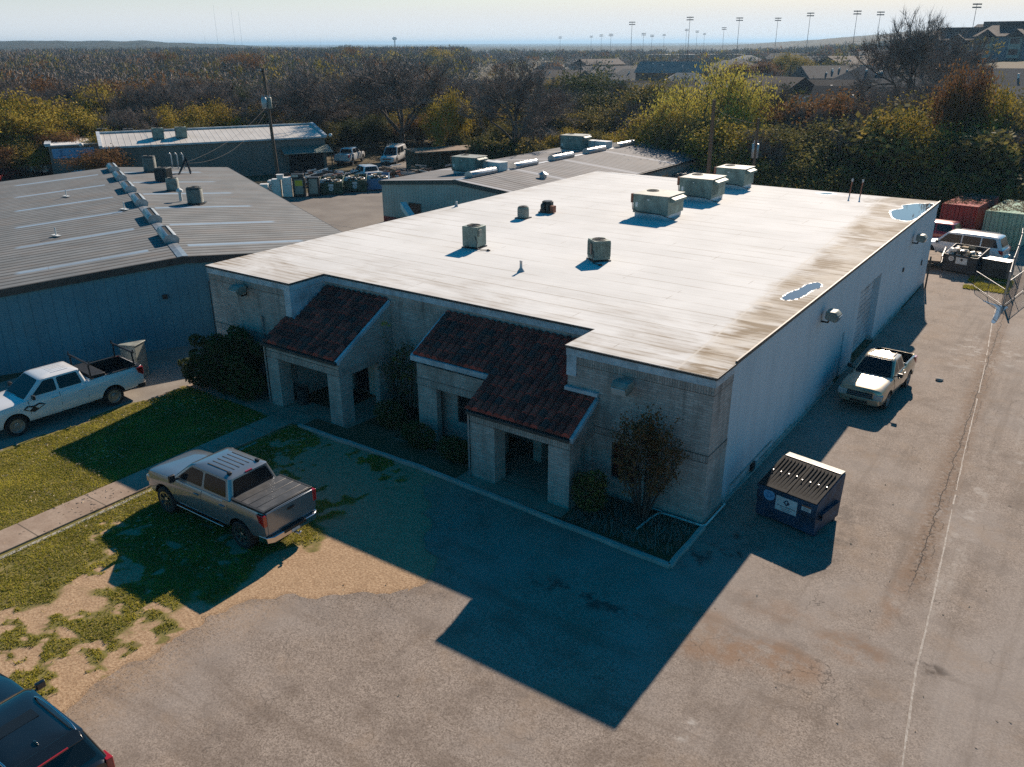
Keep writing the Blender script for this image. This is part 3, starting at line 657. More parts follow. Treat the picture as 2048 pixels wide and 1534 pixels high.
# porch 2
P2X0, P2X1, P2Y = -7.86, -3.92, -1.5
b.panel(P2X0, P2X1, 0, 2.62, P2Y, .62, holes=[(-6.85, -4.72, 0, 2.12)])
b.panel(P2Y+.62, 0, 0, 2.62, P2X1, -.25, axis='y', holes=[(P2Y+.64, -.12, 0, 2.05)])
b.prism([(P2X1, P2Y+.1, 2.62), (P2X1, 0, 2.62), (P2X1, 0, 3.40), (P2X1, P2Y+.1, 2.72)], (-.25, 0, 0))
b.panel(P2Y+.62, -.05, 0, 2.62, P2X0, .25, axis='y')
b.prism([(P2X0, P2Y+.1, 2.62), (P2X0, RY, 2.62), (P2X0, RY, 4.3), (P2X0, P2Y+.1, 2.72)], (.22, 0, 0))
b.build('brick_wall', 'brick_pale', main)
b = MB()
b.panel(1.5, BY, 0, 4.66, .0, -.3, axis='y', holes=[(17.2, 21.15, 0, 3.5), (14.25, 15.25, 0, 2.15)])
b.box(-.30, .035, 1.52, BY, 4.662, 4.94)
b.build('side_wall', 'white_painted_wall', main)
b = MB(); b.box(.003, .09, 1.52, 14.2, 0, .10); b.box(.003, .09, 15.3, 17.15, 0, .10); b.box(.003, .09, 21.2, 27.5, 0, .09)
b.box(.006, .045, 2.2, 6.2, .45, .50); b.box(.004, .035, 4.6, 8.6, .02, .22)
build_each(b, 'wall_footing', 'concrete_kerb', main)
# soldier courses and string line, 12 mm proud
b = MB()
def band(x0, x1, y0, z0, z1, out=-.014): b.box(x0, x1, y0+out, y0-.002, z0, z1)
band(WX, X1, 0, 4.40, 4.655); band(X2, 0, 0, 4.40, 4.655); band(-14.4, -11.46, RY, 4.25, 4.46)
band(P1X0, P1X1, P1Y, 2.14, 2.40); band(P2X0, P2X1, P2Y, 2.14, 2.40); band(-11.45, -7.88, -.05, 2.17, 2.44)
band(-3.90, 0, 0, 2.2, 2.42); band(WX, -18.64, 0, 2.2, 2.42)
b.box(.002, .014, -.014, 1.5, 4.40, 4.655); b.box(.002, .014, -.014, 1.5, 2.2, 2.42)
b.box(P1X1+.002, P1X1+.014, P1Y-.014, RY, 2.14, 2.36); b.box(P2X1+.002, P2X1+.014, P2Y-.014, -.016, 2.14, 2.36)
build_each(b, 'soldier_course', 'brick_soldier', main)
b = MB()
for x0, x1, y, z in ((WX, X1, 0, 4.385), (X2, 0, 0, 4.385), (-3.9, 0, 0, 2.425), (WX, -18.64, 0, 2.425), (-3.9, 0, 0, 2.185)): b.box(x0, x1, y-.018, y-.003, z, z+.014)
b.box(.003, .018, -.018, 1.5, 4.385, 4.399); b.box(.003, .018, -.018, 1.5, 2.421, 2.435)
for x0, x1, y, z in ((P1X0, P1X1, P1Y, 2.125), (P1X0, P1X1, P1Y, 2.402), (P2X0, P2X1, P2Y, 2.125), (P2X0, P2X1, P2Y, 2.402), (-11.45, -7.88, -.05, 2.157), (-11.45, -7.88, -.05, 2.442)): b.box(x0, x1, y-.018, y-.003, z, z+.012)
build_each(b, 'joint_line', 'flashing_dark', main)
# stucco cheek beside porch 1
b = MB(); b.box(X1-.02, X1+.02, -.02, RY-.003, 3.05, 4.655); b.box(X1-.35, X1+.021, -.025, -.003, 3.55, 4.655)
for i in range(7): y = 1.75-i*.25; b.box(X1+.022, X1+.14, y-.27, y, 4.42-(i+1)*.135-.09, 4.42-i*.135-.09)
b.box(X1-.42, X1+.12, -.16, .0, 3.28, 3.42)
b.build('stucco_cheek', 'trim_white', main)
# fascia and roof
ring = [(WX, 0), (X1, 0), (X1, RY), (X2, RY), (X2, 0), (0, 0), (0, 1.5), (.0, BY), (WX, BY)]
b = MB()
def fas(x0, x1, y0, y1): b.box(x0, x1, y0, y1, 4.665, 4.93)
fas(WX-.05, X1+.05, -.05, .2); fas(X1-.2, X1+.05, .2, RY+.15); fas(X1+.05, X2-.05, RY-.05, RY+.15); fas(X2-.05, X2+.2, .2, RY+.15); fas(X2-.05, .05, -.05, .2); fas(-.2, .05, .2, 1.5)
fas(WX-.05, WX+.2, .2, BY+.05); fas(WX+.2, 0., BY-.2, BY+.05)
b.build('fascia', 'trim_white', main)
poly = [(WX-.07, -.07), (X1+.07, -.07), (X1+.07, RY-.07), (X2-.07, RY-.07), (X2-.07, -.07), (.07, -.07), (.07, 1.5), (.055, 1.52), (.055, BY+.07), (WX-.07, BY+.07)]
b = MB().prism([(x, y, 4.94) for x, y in poly], (0, 0, .06)); b.build('roof', 'roof_membrane', main)
b = MB()
for i in range(len(poly)-1):
    (x0, y0), (x1, y1) = poly[i], poly[i+1]; d = Vector((x1-x0, y1-y0, 0)); L = d.length
    if L < .1: continue
    d.normalize(); n = Vector((d.y, -d.x, 0)); p = Vector((x0, y0, 0))+n*.012+d*.0; q = Vector((x1, y1, 0))+n*.012
    inset = .45 if i in (1, 3) else 0.
    b.bar(p+Vector((0, 0, 4.955)), q+Vector((0, 0, 4.955)), .02, .075)
b.box(.03, .085, 1.46, BY+.08, 5.002, 5.05)                       # raised dark edge along the side
b.build('roof_edge_flashing', 'flashing_dark', main)
# roof puddles
def pud(pts, seed, rimw=.09):
    o = sheet('puddle', blobpoly(pts, 80, .05, seed), 5.010, 'standing_water'); del o['kind']; o.parent = main
    c = Vector((sum(p[0] for p in pts)/len(pts), sum(p[1] for p in pts)/len(pts)))
    big = [((Vector(p)-c)*1.0+(Vector(p)-c).normalized()*rimw+c)[:] for p in pts]
    r = sheet('wet_glint_rim', blobpoly(big, 90, .06, seed+7), 5.005, 'wet_glint_rim'); del r['kind']; r.parent = o
pud([(-1.05, 8.9), (-.75, 8.85), (-.5, 9.4), (-.42, 10.6), (-.3, 11.4), (-.55, 11.9), (-.85, 11.4), (-.9, 10.5), (-1.05, 9.9)], 5, .07)
pud([(-1.35, 28.3), (-.9, 27.3), (-.15, 27.4), (-.05, 30.5), (-.1, 33.2), (-.8, 33), (-1.5, 31.9), (-1.3, 30.9), (-1.65, 29.8)], 6, .10)
pud([(-6.9, 33.6), (-6.4, 33.3), (-5.9, 33.6), (-6.3, 33.95)], 7, .15)
b = MB(); b.sphere((-1.3, 7.6, 5.0), .32, 18, 6, (1.1, 1.6, .05)); b.build('roof_drain_hump', 'roof_membrane', main, smooth=60)
# clay tile roofs: real barrel tiles
def tile_roof(x0, x1, ztop, slope, eave_of, ytop_of, seed, name='tile_roof'):
    b = MB(); r = random.Random(seed); cw = .29; n = int(round((x1-x0)/cw)); cw = (x1-x0)/n; rh = .37
    cs, sn = 1/math.hypot(1, slope), slope/math.hypot(1, slope)
    for i in range(n):
        xa = x0+i*cw; ye, yt = eave_of(xa+cw/2), ytop_of(xa+cw/2)
        y = ye; L = 0
        while y < yt-.02:
            y2 = min(y+rh*cs+.04, yt); b.tint = r.random() if r.random() < .9 else r.choice((0., 1.)); dz = .035+r.uniform(-.006, .006); jx = r.uniform(-.006, .006)
            rows = []
            for yy, lift in ((y, dz), (y2, .0)):
                zc = ztop-(RY-yy)*slope+lift; rows.append([(xa+jx+cw*k/6, yy, zc+.105*math.sin(PI*k/6)**.8 if 0 < k < 6 else zc) for k in range(7)])
            vs = rows[0]+rows[1]; fs = [(k, k+1, k+8, k+7) for k in range(6)]
            base = [(xa+jx, y, rows[0][0][2]-.04), (xa+jx+cw, y, rows[0][6][2]-.04)]
            vs += base; fs.append(tuple([14, 15]+[6-k for k in range(7)])[::1])
            b.add(vs, fs); y += rh*cs
    o = b.build(name, 'clay_roof_tile', main, smooth=40, tint='tint'); return o
SL = .535; ZT = 4.50
tile_roof(P1X0-.02, -14.52, ZT, SL, lambda x: P1Y-.12, lambda x: RY-.07 if x > X1+.1 else -.05, 11)
tile_roof(-11.5, -3.88, ZT, SL, lambda x: P2Y-.12 if x > P2X0-.05 else -.18, lambda x: RY-.07 if x < X2 else -.1, 12)
# roof deck below the tiles, eaves gutters, rakes
def deck(x0, x1, y0, y1):
    z = lambda y: ZT-(RY-y)*SL-.03
    b.prism([(x0, y0, z(y0)), (x0, y1, z(y1)), (x0, y1, z(y1)-.07), (x0, y0, z(y0)-.07)], (x1-x0, 0, 0))
b = MB(); deck(P1X0+.02, X1+.02, P1Y-.1, -.03); deck(X1+.02, P1X1-.02, P1Y-.1, RY-.07); deck(-11.48, P2X0, -.15, RY-.07); deck(P2X0+.001, X2-.06, P2Y-.1, RY-.07); deck(X2-.059, P2X1, P2Y-.1, -.06)
build_each(b, 'roof_deck', 'dark_inside', main)
b = MB()
for x0, x1, y in ((P1X0-.05, P1X1+.05, P1Y-.17), (P2X0-.02, P2X1+.05, P2Y-.17)):
    z = ZT-(RY-y)*SL-.02; b.box(x0, x1, y-.06, y+.05, z-.10, z+.0)
build_each(b, 'gutter', 'flashing_dark', main)
b = MB()
z = ZT-(RY+.18)*SL; b.box(-11.55, P2X0-.03, -.27, -.055, z-.22, z-.03)       # white eave board of the bay
for x, ya, yb in ((-14.52, P1Y-.1, RY-.07), (P2X1+.03, P2Y-.1, -.02)):
    za, zb = ZT-(RY-ya)*SL-.02, ZT-(RY-yb)*SL-.02; b.prism([(x, ya, za), (x, yb, zb), (x, yb, zb-.16), (x, ya, za-.16)], (.13, 0, 0))
b.prism([(-11.6, -.2, z-.05), (-11.6, RY-.07, ZT-.06), (-11.6, RY-.07, ZT-.2), (-11.6, -.2, z-.19)], (.09, 0, 0))
b.box(X2-.02, P2X1+.16, -.17, -.02, 3.50, 3.62)                               # white cap where the lower tiles meet the wing
b.box(X2-.03, X2+.33, -.04, -.004, 3.98, 4.655)
b.box(P1X0, P1X1, P1Y-.02, P1Y+.1, 2.622, 2.70); b.box(P2X0, P2X1, P2Y-.02, P2Y+.1, 2.622, 2.70)
build_each(b, 'eave_trim', 'trim_white', main)
b = MB()
for x, y, z0 in ((P1X0-.03, P1Y-.06, 2.55), (P2X0-.03, P2Y-.06, 2.55)): b.tube([(x, y, z0), (x, y, .05)], .035, 8)
b.tube([(-20.05, -.08, 3.3), (-20.05, -.08, 0.)], .04, 8)
build_each(b, 'downpipe', 'galvanised', main)
# doors, windows
def wdoor(x0, x1, y, h=2.08, g=True):
    o = MB().panel(x0, x1, 0.02, h, y, .06, holes=[(x0+.10, x1-.10, .12, h-.10)]).build('door', 'flashing_dark', main)
    MB().box(x0+.10, x1-.10, y+.02, y+.04, .12, h-.10).build('door_glass', 'glass_building', o)
    MB().box(x0+.12, x0+.16, y-.05, y-.003, .9, 1.2).build('handle', 'galvanised', o)
wdoor(-16.88, -15.97, RY+.08); wdoor(-5.93, -5.02, RY+.08)
def wwin(x0, x1, z0, z1, y, mats='glass_building'):
    o = MB().panel(x0, x1, z0, z1, y, .06, holes=[(x0+.05, x1-.05, z0+.05, (z0+z1)/2-.025), (x0+.05, x1-.05, (z0+z1)/2+.025, z1-.05)]).build('window', 'flashing_dark', main)
    MB().box(x0+.05, x1-.05, y+.03, y+.04, z0+.05, z1-.05).build('pane', mats, o); return o
k = NT('window_red_blind', .25, coat=1.); k.color((.09, .008, .010))
wr = wwin(-3.24, -2.31, .76, 2.01, .06, 'window_red_blind'); wwin(-10.04, -9.16, .76, 1.99, .58)
MB().box(-2.75, -2.66, .078, .088, .82, .93).build('sticker', 'white_plastic', wr)
# inside of the porches
b = MB(); b.box(X1+.01, P1X1-.26, RY-.03, RY-.004, 0.032, 2.6); 
b = MB(); b.panel(X1, P1X1-.26, .031, 2.62, RY-.03, .026, holes=[(-16.9, -15.95, 0, 2.1)]); b.panel(P2X0+.26, X2-.01, .031, 2.62, RY-.03, .026, holes=[(-5.95, -5.0, 0, 2.1)]); b.box(-6.75, -6.4, .7, RY-.04, .032, 2.6)
build_each(b, 'stucco_lining', 'stucco', main)
b = MB(); b.box(P1X0+.27, P1X1-.27, P1Y+.1, RY-.04, 2.56, 2.60); b.box(P2X0+.27, X2-.01, P2Y+.1, RY-.04, 2.56, 2.60)
b.build('porch_ceiling', 'stucco', main)
# garage door in a deep reveal, side door
b = MB(); b.box(-.36, -.31, 17.0, 21.35, 0, 3.6)
for i in range(14): b.box(-.305, -.29, 17.2, 21.15, .03+i*.25, .25+i*.25)
b.build('roller_door', 'trim_white', main)
b = MB(); b.box(-.10, -.06, 14.27, 15.23, .02, 2.13); sdd = b.build('side_door', 'white_painted_wall', main)
MB().box(-.058, -.02, 14.36, 14.44, .95, 1.05).build('handle', 'black_metal', sdd)
b = MB(); b.box(.004, .10, 4.1, 4.35, .15, .45); b.box(.003, .06, 26.4, 26.6, 2.4, 2.6); b.box(.003, .05, 32.0, 32.15, 1.6, 1.9); build_each(b, 'wall_box', 'black_metal', main)
# white conduit running along the foot of the corner
pc = MB().tube([(.14, 1.5, .12), (.14, -.05, .12), (.07, -.14, .12), (-.1, -.14, .12), (-1.2, -.14, .12), (-1.35, -.2, .12), (-1.45, -.5, .1), (-1.55, -1.35, .06)], .035, 8); pc.tube([(-1.3, -.1, .15), (-2.3, -.1, .15)], .02, 6)
build_each(pc, 'drain_pipe', 'white_plastic', main, smooth=60)
# inner core hides light leaks between the slabs
# ---------------------------------------------------------------- things fixed on it
def flood(loc, rz, label):
    t = thing('floodlight', label, 'floodlight', loc, rz, 'floodlights on the building walls'); t.scale = (1.2,)*3
    b = MB(); b.box(-.03, .03, 0, .05, -.30, .02); b.tube([(0, -.0, -.28), (0, -.22, -.28), (0, -.26, -.12)], .035, 8); b.build('bracket', 'black_metal', t)
    b = MB(); b.prism([(-.24, -.16, .14), (-.24, -.16, -.12), (-.24, -.50, -.20), (-.24, -.58, .02), (-.24, -.46, .14)], (.48, 0, 0)); h = b.build('lamp_housing', 'ac_beige', t, bevel=.03)
    b = MB(); b.prism([(-.20, -.514, -.19), (-.20, -.588, .0), (-.20, -.600, -.005), (-.20, -.526, -.195)], (.40, 0, 0)); b.build('lens', 'lamp_clear', h)
    return t
flood((-20.97, 0, 4.40), 0, 'grey floodlight on the brick front near the far left corner under the roof edge')
flood((-2.76, 0, 4.22), 0, 'grey floodlight on the brick front of the right wing above the small window')
flood((0, 10.9, 4.10), PI/2, 'pale floodlight on the white side wall beside the nearer roof puddle')
flood((0, 27.9, 4.05), PI/2, 'pale floodlight on the white side wall near the back corner of the roof')

# ---------------------------------------------------------------- roof equipment
def fan_top(t, r, z, x=0, y=0):
    b = MB()
    for i in range(5): q = r*(.25+.18*i); b.tube([(x+q*math.cos(a*PI/12), y+q*math.sin(a*PI/12), z+.02) for a in range(25)], .008, 4, cap=False)
    for a in range(8): b.bar((x, y, z+.02), (x+r*math.cos(a*PI/4), y+r*math.sin(a*PI/4), z+.02), .01)
    b.lathe([(r+.03, z-.0), (r+.03, z+.025), (r, z+.03), (r, z+.004)], 24, (x, y, 0)); g = b.build('fan_grille', 'ac_dark', t)
    MB().lathe([(r-.01, z+.002), (r-.01, z+.006)], 24, (x, y, 0)).build('fan_well', 'dark_inside', t)
def package_unit(loc, rz, w, d, h, label, louv=False):
    t = thing('rooftop_air_conditioner', label, 'air conditioner', loc, rz, 'large rooftop air conditioners')
    MB().box(-w/2+.08, w/2-.08, -d/2+.08, d/2-.08, 0, .22).build('kerb_frame', 'trim_white', t)
    b = MB(); b.box(-w/2, w/2, -d/2, d/2, .225, h-.05)
    if louv:
        n = 16
        for i in range(n): x = -w/2+.35+(w*.62)*i/n; b.box(x, x+.035, -d/2-.02, -d/2, .35, h-.2)
        for i in range(10): y = -d/2+.1+(d*.45)*i/10; b.box(w/2, w/2+.02, y, y+.04, .4, h-.3)
    for x in (-w*.17, w*.2): b.box(x-.008, x+.008, -d/2-.006, -d/2, .25, h-.08)
    b.build('casing', 'ac_casing', t, bevel=.01)
    MB().box(-w/2-.04, w/2+.04, -d/2-.04, d/2+.04, h-.047, h).build('top_panel', 'ac_beige', t, bevel=.01)
    fan_top(t, .33, h+.001, -w/2+.5, d/2-.6)
    MB().prism([(w/2+.002, -d/2+.2, h-.35), (w/2+.30, -d/2+.2, h-.30), (w/2+.30, -d/2+.2, h-.18), (w/2+.002, -d/2+.2, h-.06)], (0, d-.5, 0)).build('intake_hood', 'ac_casing', t)
    MB().box(-w/2-.16, -w/2-.01, -d/2+.0, -d/2+.28, h-.5, h-.02).build('junction_box', 'rust_box', t, bevel=.008)
    b = MB(); b.tube([(-w/2-.05, -d/2-.03, h-.45), (-w/2+.0, -d/2-.05, .4), (-w/2+.3, -d/2-.06, .3), (w/2-.4, -d/2-.07, .27), (w/2+.1, -d/2+.1, .1), (w/2+.35, -d/2+.25, .03)], .022, 6); b.build('conduit', 'black_metal', t, smooth=60)
    b = MB(); b.box(-w/2+.15, -w/2+.28, -d/2-.012, -d/2-.002, .55, .8); b.box(-w*.1, -w*.1+.14, -d/2-.012, -d/2-.002, h-.3, h-.24); build_each(b, 'label_plate', 'white_plastic', t)
    return t
package_unit((-12.1, 21.2, RZ), 0, 2.1, 2.0, 1.25, 'boxy green-grey rooftop air conditioner nearest the camera of the three large units')
package_unit((-12.25, 27.6, RZ), 0, 2.1, 2.1, 1.35, 'green-grey rooftop air conditioner with louvred sides, middle of the three large units', True)
package_unit((-12.3, 33.1, RZ), 0, 1.95, 1.75, 1.3, 'weathered green air conditioner at the back edge of the white roof by the pole')
def condenser(loc, rz, w, h, label, style, group='small condensers on the white roof', mat='ac_casing', cord=True):
    t = thing('condenser_unit', label, 'condenser', loc, rz, group)
    if style == 'round':
        MB().lathe([(w/2, .06), (w/2, h-.06), (w/2-.03, h)], 28).build('casing', 'ac_dark' if mat == 'ac_dark' else mat, t, smooth=40)
        b = MB()
        for i in range(14): b.lathe([(w/2+.004, .1+i*(h-.2)/14), (w/2+.016, .12+i*(h-.2)/14), (w/2+.004, .14+i*(h-.2)/14)], 28)
        b.build('coil_guard', 'ac_beige', t)
    else:
        b = MB(); b.box(-w/2, w/2, -w/2, w/2, .08, h); b.build('casing', mat, t, bevel=.025)
        b = MB()
        if style == 'slats':
            n = 11
            for i in range(n):
                x = -w/2+.05+(w-.1)*i/(n-1)
                b.box(x-.012, x+.012, -w/2-.022, -w/2-.001, .2, h-.08); b.box(x-.012, x+.012, w/2+.001, w/2+.022, .2, h-.08); b.box(-w/2-.022, -w/2-.001, x-.012, x+.012, .2, h-.08); b.box(w/2+.001, w/2+.022, x-.012, x+.012, .2, h-.08)
            b.build('louvre', mat, t)
        else:
            b.box(-w/2-.004, -w/2-.001, -w/2+.06, w/2-.06, .16, h-.08); b.box(-w/2+.06, w/2-.06, w/2+.001, w/2+.004, .16, h-.08); b.build('coil_panel', 'ac_dark', t)
            MB().box(w/2+.001, w/2+.09, -w/2+.1, -w/2+.3, h-.42, h-.12).build('electric_box', 'ac_beige', t)
    MB().box(-w/2-.03, w/2+.03, -w/2-.03, w/2+.03, 0, .05).build('base_pad', 'black_metal', t)
    fan_top(t, w*.36, h+.001)
    if style == 'slats': MB().box(w*.05, w*.28, -w/2-.06, -w/2-.024, h*.35, h*.85).build('control_box', 'black_metal', t)
    if cord:
        b = MB(); b.tube([(w/2-.1, -w/2-.02, h*.6), (w/2+.06, -w/2-.05, h*.35), (w/2+.03, -w/2-.1, .12), (w/2+.25, -w/2-.12, .04), (w/2+.55, -w/2+.05, .03)], .02, 6); b.lathe([(.09, 0), (.09, .06), (0, .09)], 10, (w/2+.6, -w/2+.06, 0)); b.build('pipe_line', 'black_metal', t, smooth=60)
    return t
condenser((-15.85, 9.3, RZ), rad(4), .82, 1.02, 'square green-grey condenser with a plain front near the left middle of the white roof', 'plain')
condenser((-9.72, 10.35, RZ), rad(-38), .78, .92, 'slatted dark condenser standing by itself near the front centre of the white roof', 'slats')
condenser((-17.9, 16.4, RZ), 0, .62, .62, 'round wire-guarded condenser on the white roof beside the bare compressor', 'round', cord=False)
t = thing('compressor', 'bare dark compressor with a rusty box behind the round condenser', 'compressor', (-17.75, 18.5, RZ))
b = MB(); b.box(-.35, .35, -.3, .3, 0, .06); b.box(-.28, .05, -.25, .25, .06, .18); b.build('base', 'black_metal', t)
b = MB(); b.lathe([(.12, .1), (.15, .16), (.15, .42), (.10, .5)], 16, (-.15, -.1, 0)); b.lathe([(.09, .1), (.09, .5)], 12, (.16, -.12, 0)); b.box(-.3, .3, .02, .28, .1, .60); b.build('compressor_body', 'ac_dark', t, smooth=40)
MB().lathe([(.26, .60), (.26, .64)], 20, (0, .15, 0)).build('fan_ring', 'black_metal', t); MB().box(.36, .58, -.18, .12, .04, .42).build('junction_box', 'rust_box', t)
b = MB(); b.lathe([(.16, 0), (.13, .05), (.06, .16), (.055, .42), (.065, .43), (.065, .46), (.0, .47)], 14); tag(b.build('roof_vent', 'galvanised', smooth=40, loc=(-11.43, 6.75, RZ)), 'thin grey plumbing vent standing alone on the white roof', 'vent pipe')
b = MB(); b.lathe([(.14, 0), (.1, .05), (.07, .1), (.07, .3), (0, .32)], 12); tag(b.build('roof_vent', 'galvanised', smooth=40, loc=(-23.15, 17.1, RZ)), 'short grey vent at the left edge of the white roof', 'vent pipe')
for x, lb in ((-4.98, 'rusty goose-neck pipe at the back of the white roof, left one of the two'), (-4.35, 'rusty goose-neck pipe at the back of the white roof, right one of the two')):
    t = thing('roof_pipe', lb, 'roof pipe', (x, 33.6, RZ), 0, 'tall pipes at the roof edge')
    MB().tube([(0, 0, 0), (.02, 0, .5), (.05, 0, .95)], .035, 8).build('pipe', 'rust_box', t, smooth=60); MB().tube([(.05, 0, .9), (.06, -.05, 1.02), (.1, -.14, 1.03)], .055, 8).build('pipe_head', 'trim_white', t, smooth=60)
# ================================================================ vehicles (x forward, y left)
def ring_mesh(b, rings, close=True):
    n = len(rings[0]); o = len(b.v)
    for r in rings: b.v += [tuple(p) for p in r]
    for i in range(len(rings)-1):
        for k in range(n): a, c = o+i*n+k, o+i*n+(k+1) % n; b.f.append((a, c, c+n, a+n)); b.mi.append(b.cur); b.attr.append(0)
    b.f.append(tuple(o+k for k in range(n))[::-1]); b.f.append(tuple(o+(len(rings)-1)*n+k for k in range(n))); b.mi += [b.cur]*2; b.attr += [0]*2
def body_loft(st):
    """st: (x, halfwidth, zbottom, ztop) stations front to back"""
    b = MB(); rings = []
    for x, hw, zb, zt in st[::-1]:
        zm = zb+(zt-zb)*.62
        half = [(hw*.72, zb), (hw*.96, zb+.03), (hw, zb+.14), (hw+.005, zb+(zt-zb)*.38), (hw, zm), (hw-.03, zt-.13), (hw-.075, zt-.035), (hw-.16, zt), (hw*.5, zt+.02)]
        rings.append([(x, -y, z) for y, z in half]+[(x, y, z) for y, z in half[::-1]])
    ring_mesh(b, rings); return b
def cut(o, cutters):
    """boolean-cut and bake, without operators"""
    tmp = []
    for c in cutters:
        m = o.modifiers.new("c", 'BOOLEAN'); m.operation = 'DIFFERENCE'; m.solver = 'EXACT'; m.object = c; tmp.append(c)
    dg = bpy.context.evaluated_depsgraph_get(); dg.update(); me = bpy.data.meshes.new_from_object(o.evaluated_get(dg)); o.modifiers.clear(); o.data = me
    for c in tmp: bpy.data.objects.remove(c)
    me.polygons.foreach_set("use_smooth", [True]*len(me.polygons)); me.set_sharp_from_angle(angle=rad(32))
def wheel(t, x, y, r, w, style, side):
    wt = MB().lathe([(r*.66, -w/2+.01), (r*.90, -w/2), (r*.985, -w/2+.035), (r, -w/2+.07), (r, w/2-.07), (r*.985, w/2-.035), (r*.90, w/2), (r*.66, w/2-.01), (r*.60, w/2-.04), (r*.60, -w/2+.04), (r*.66, -w/2+.01)], 32, axis='y', cap=False).build('wheel', 'rubber', t, smooth=40, loc=(x, y, r))
    b = MB(); s = side; f = s*(w/2-.02)
    b.lathe([(r*.665, f), (r*.665, f+s*.012), (r*.60, f+s*.012), (r*.57, f-s*.08)], 32, axis='y', cap=False)
    if style == 'alloy':
        for k in range(6):
            for d in (-.14, .14):
                a = k*PI/3; p = (r*.16*math.cos(a), f-s*.035, r*.16*math.sin(a)); q = (r*.62*math.cos(a+d), f-s*.005, r*.62*math.sin(a+d)); b.bar(p, q, .045, .03, up=(0, 1, 0))
        b.lathe([(r*.2, f-s*.05), (r*.2, f-s*.02), (r*.08, f), (0, f)], 16, axis='y')
    else:
        b.lathe([(r*.58, f-s*.05), (r*.34, f-s*.055), (r*.30, f-s*.02), (r*.16, f-s*.01), (r*.14, f+s*.02), (0, f+s*.02)], 24, axis='y')
        for k in range(7): a = k*2*PI/7; b.lathe([(.035, f-s*.04), (.035, f-s*.035), (0, f-s*.034)], 8, (r*.45*math.cos(a), 0, r*.45*math.sin(a)), axis='y')
    b.build('rim', 'alloy' if style == 'alloy' else 'steel_wheel', wt, smooth=40)
    MB().lathe([(r*.585, f-s*.10), (r*.585, f-s*.09), (0, f-s*.09)], 24, axis='y').build('wheel_dish', 'dark_inside', wt)
def vehicle(name, label, cat, paintm, loc, rz, P, group=None, detail=True):
    """P: stations, cab outline, wheel data ..."""
    t = thing(name, label, cat, loc, rz, group)
    lift = P.get('lift', 0.)
    st = [(x, hw, zb+lift, zt+lift) for x, hw, zb, zt in P['st']]
    body = body_loft(st).build('body', [paintm, 'dark_inside'], t)
    wr, ww, hw = P['wr'], P['ww'], P['hw']; cuts = []
    def cutter(b):
        m = b.mesh("cut", ['dark_inside']); o = bpy.data.objects.new("cut", m); COL.objects.link(o); o.parent = t; cuts.append(o)
    for x in P['axles']:
        for s in (-1, 1): cutter(MB().lathe([(wr*1.19, min(s*(hw-.32), s*(hw+.2))), (wr*1.19, max(s*(hw-.32), s*(hw+.2)))], 28, (x, 0, wr+.03), axis='y'))
    if P.get('bed'):
        x0, x1, z0 = P['bed']; cutter(MB().box(x0, x1, -hw+.13, hw-.13, z0+lift, 3))
    cut(body, cuts)
    # cab or greenhouse: lofted from belt line to roof
    (bx0, bx1, bz, by), (tx0, tx1, tz, ty) = P['cab']; bz += lift; tz += lift       # x0 rear, x1 front
    def rrect(x0, x1, hy, z, r, fr=1.):
        pts = []
        for cx, cy, a0, rr_ in ((x1-r*1.6, hy-r, 0, r), (x0+r, hy-r, PI/2, r), (x0+r, -hy+r, PI, r), (x1-r*1.6, -hy+r, 1.5*PI, r)):
            for i in range(5):
                a = a0+i*PI/8; ex = 1.6 if cx > (x0+x1)/2 else 1.; pts.append((cx+rr_*ex*math.cos(a), cy+rr_*math.sin(a), z))
        return pts
    b = MB(); lerp = lambda a, c, u: a+(c-a)*u
    rings = []
    for u in (-.12, 0., .35, .7, .93): rings.append(rrect(lerp(bx0, tx0, u), lerp(bx1, tx1, u), lerp(by, ty, u), lerp(bz, tz, u), .10))
    rings.append(rrect(tx0+.06, tx1-.10, ty-.07, tz-.005, .12)); rings.append(rrect(tx0+.22, tx1-.35, ty-.28, tz+.028, .12)); rings.append(rrect(tx0+.5, tx1-.7, ty-.5, tz+.036, .10))
    ring_mesh(b, rings); cab = b.build('cab', paintm, t, smooth=38)
    # glass set 4 mm proud of the pillars
    def side_pt(x, u, s, off=.006): return (x, s*(lerp(by, ty, u)+off), lerp(bz, tz, u))
    def bev(poly, r=.05):
        out = []
        for i in range(len(poly)):
            p, a, c = Vector(poly[i]), Vector(poly[i-1]), Vector(poly[(i+1) % len(poly)]); da = (a-p); dc = (c-p)
            q0 = p+da.normalized()*min(r, da.length*.4); q1 = p+dc.normalized()*min(r, dc.length*.4); out += [q0, (q0+q1+p*1.0)/3, q1]
        return out
    for win in P['side']:
        for s in (-1, 1):
            poly = bev([side_pt(x, u, s) for x, u in win]); g = MB().prism(poly, (0, -s*.012, 0)).build('side_window', 'glass_dark', t)
    def fpt(y, u, front=True, off=.008):
        x = lerp(bx1, tx1, u)+off if front else lerp(bx0, tx0, u)-off; return (x, y*lerp(by, ty, u), lerp(bz, tz, u))
    ws = bev([fpt(-.90, .04), (fpt(.90, .04)), fpt(.84, .90), fpt(-.84, .90)], .07); MB().prism(ws, (-.02, 0, 0)).build('windshield', 'glass_dark', t)
    rw = bev([fpt(-.86, .10 if P.get('bed') or P.get('cover') else .2, False), fpt(.86, .10 if P.get('bed') or P.get('cover') else .2, False), fpt(.82, .86, False), fpt(-.82, .86, False)], .06); MB().prism(rw, (.02, 0, 0)).build('rear_window', 'glass_dark', t)
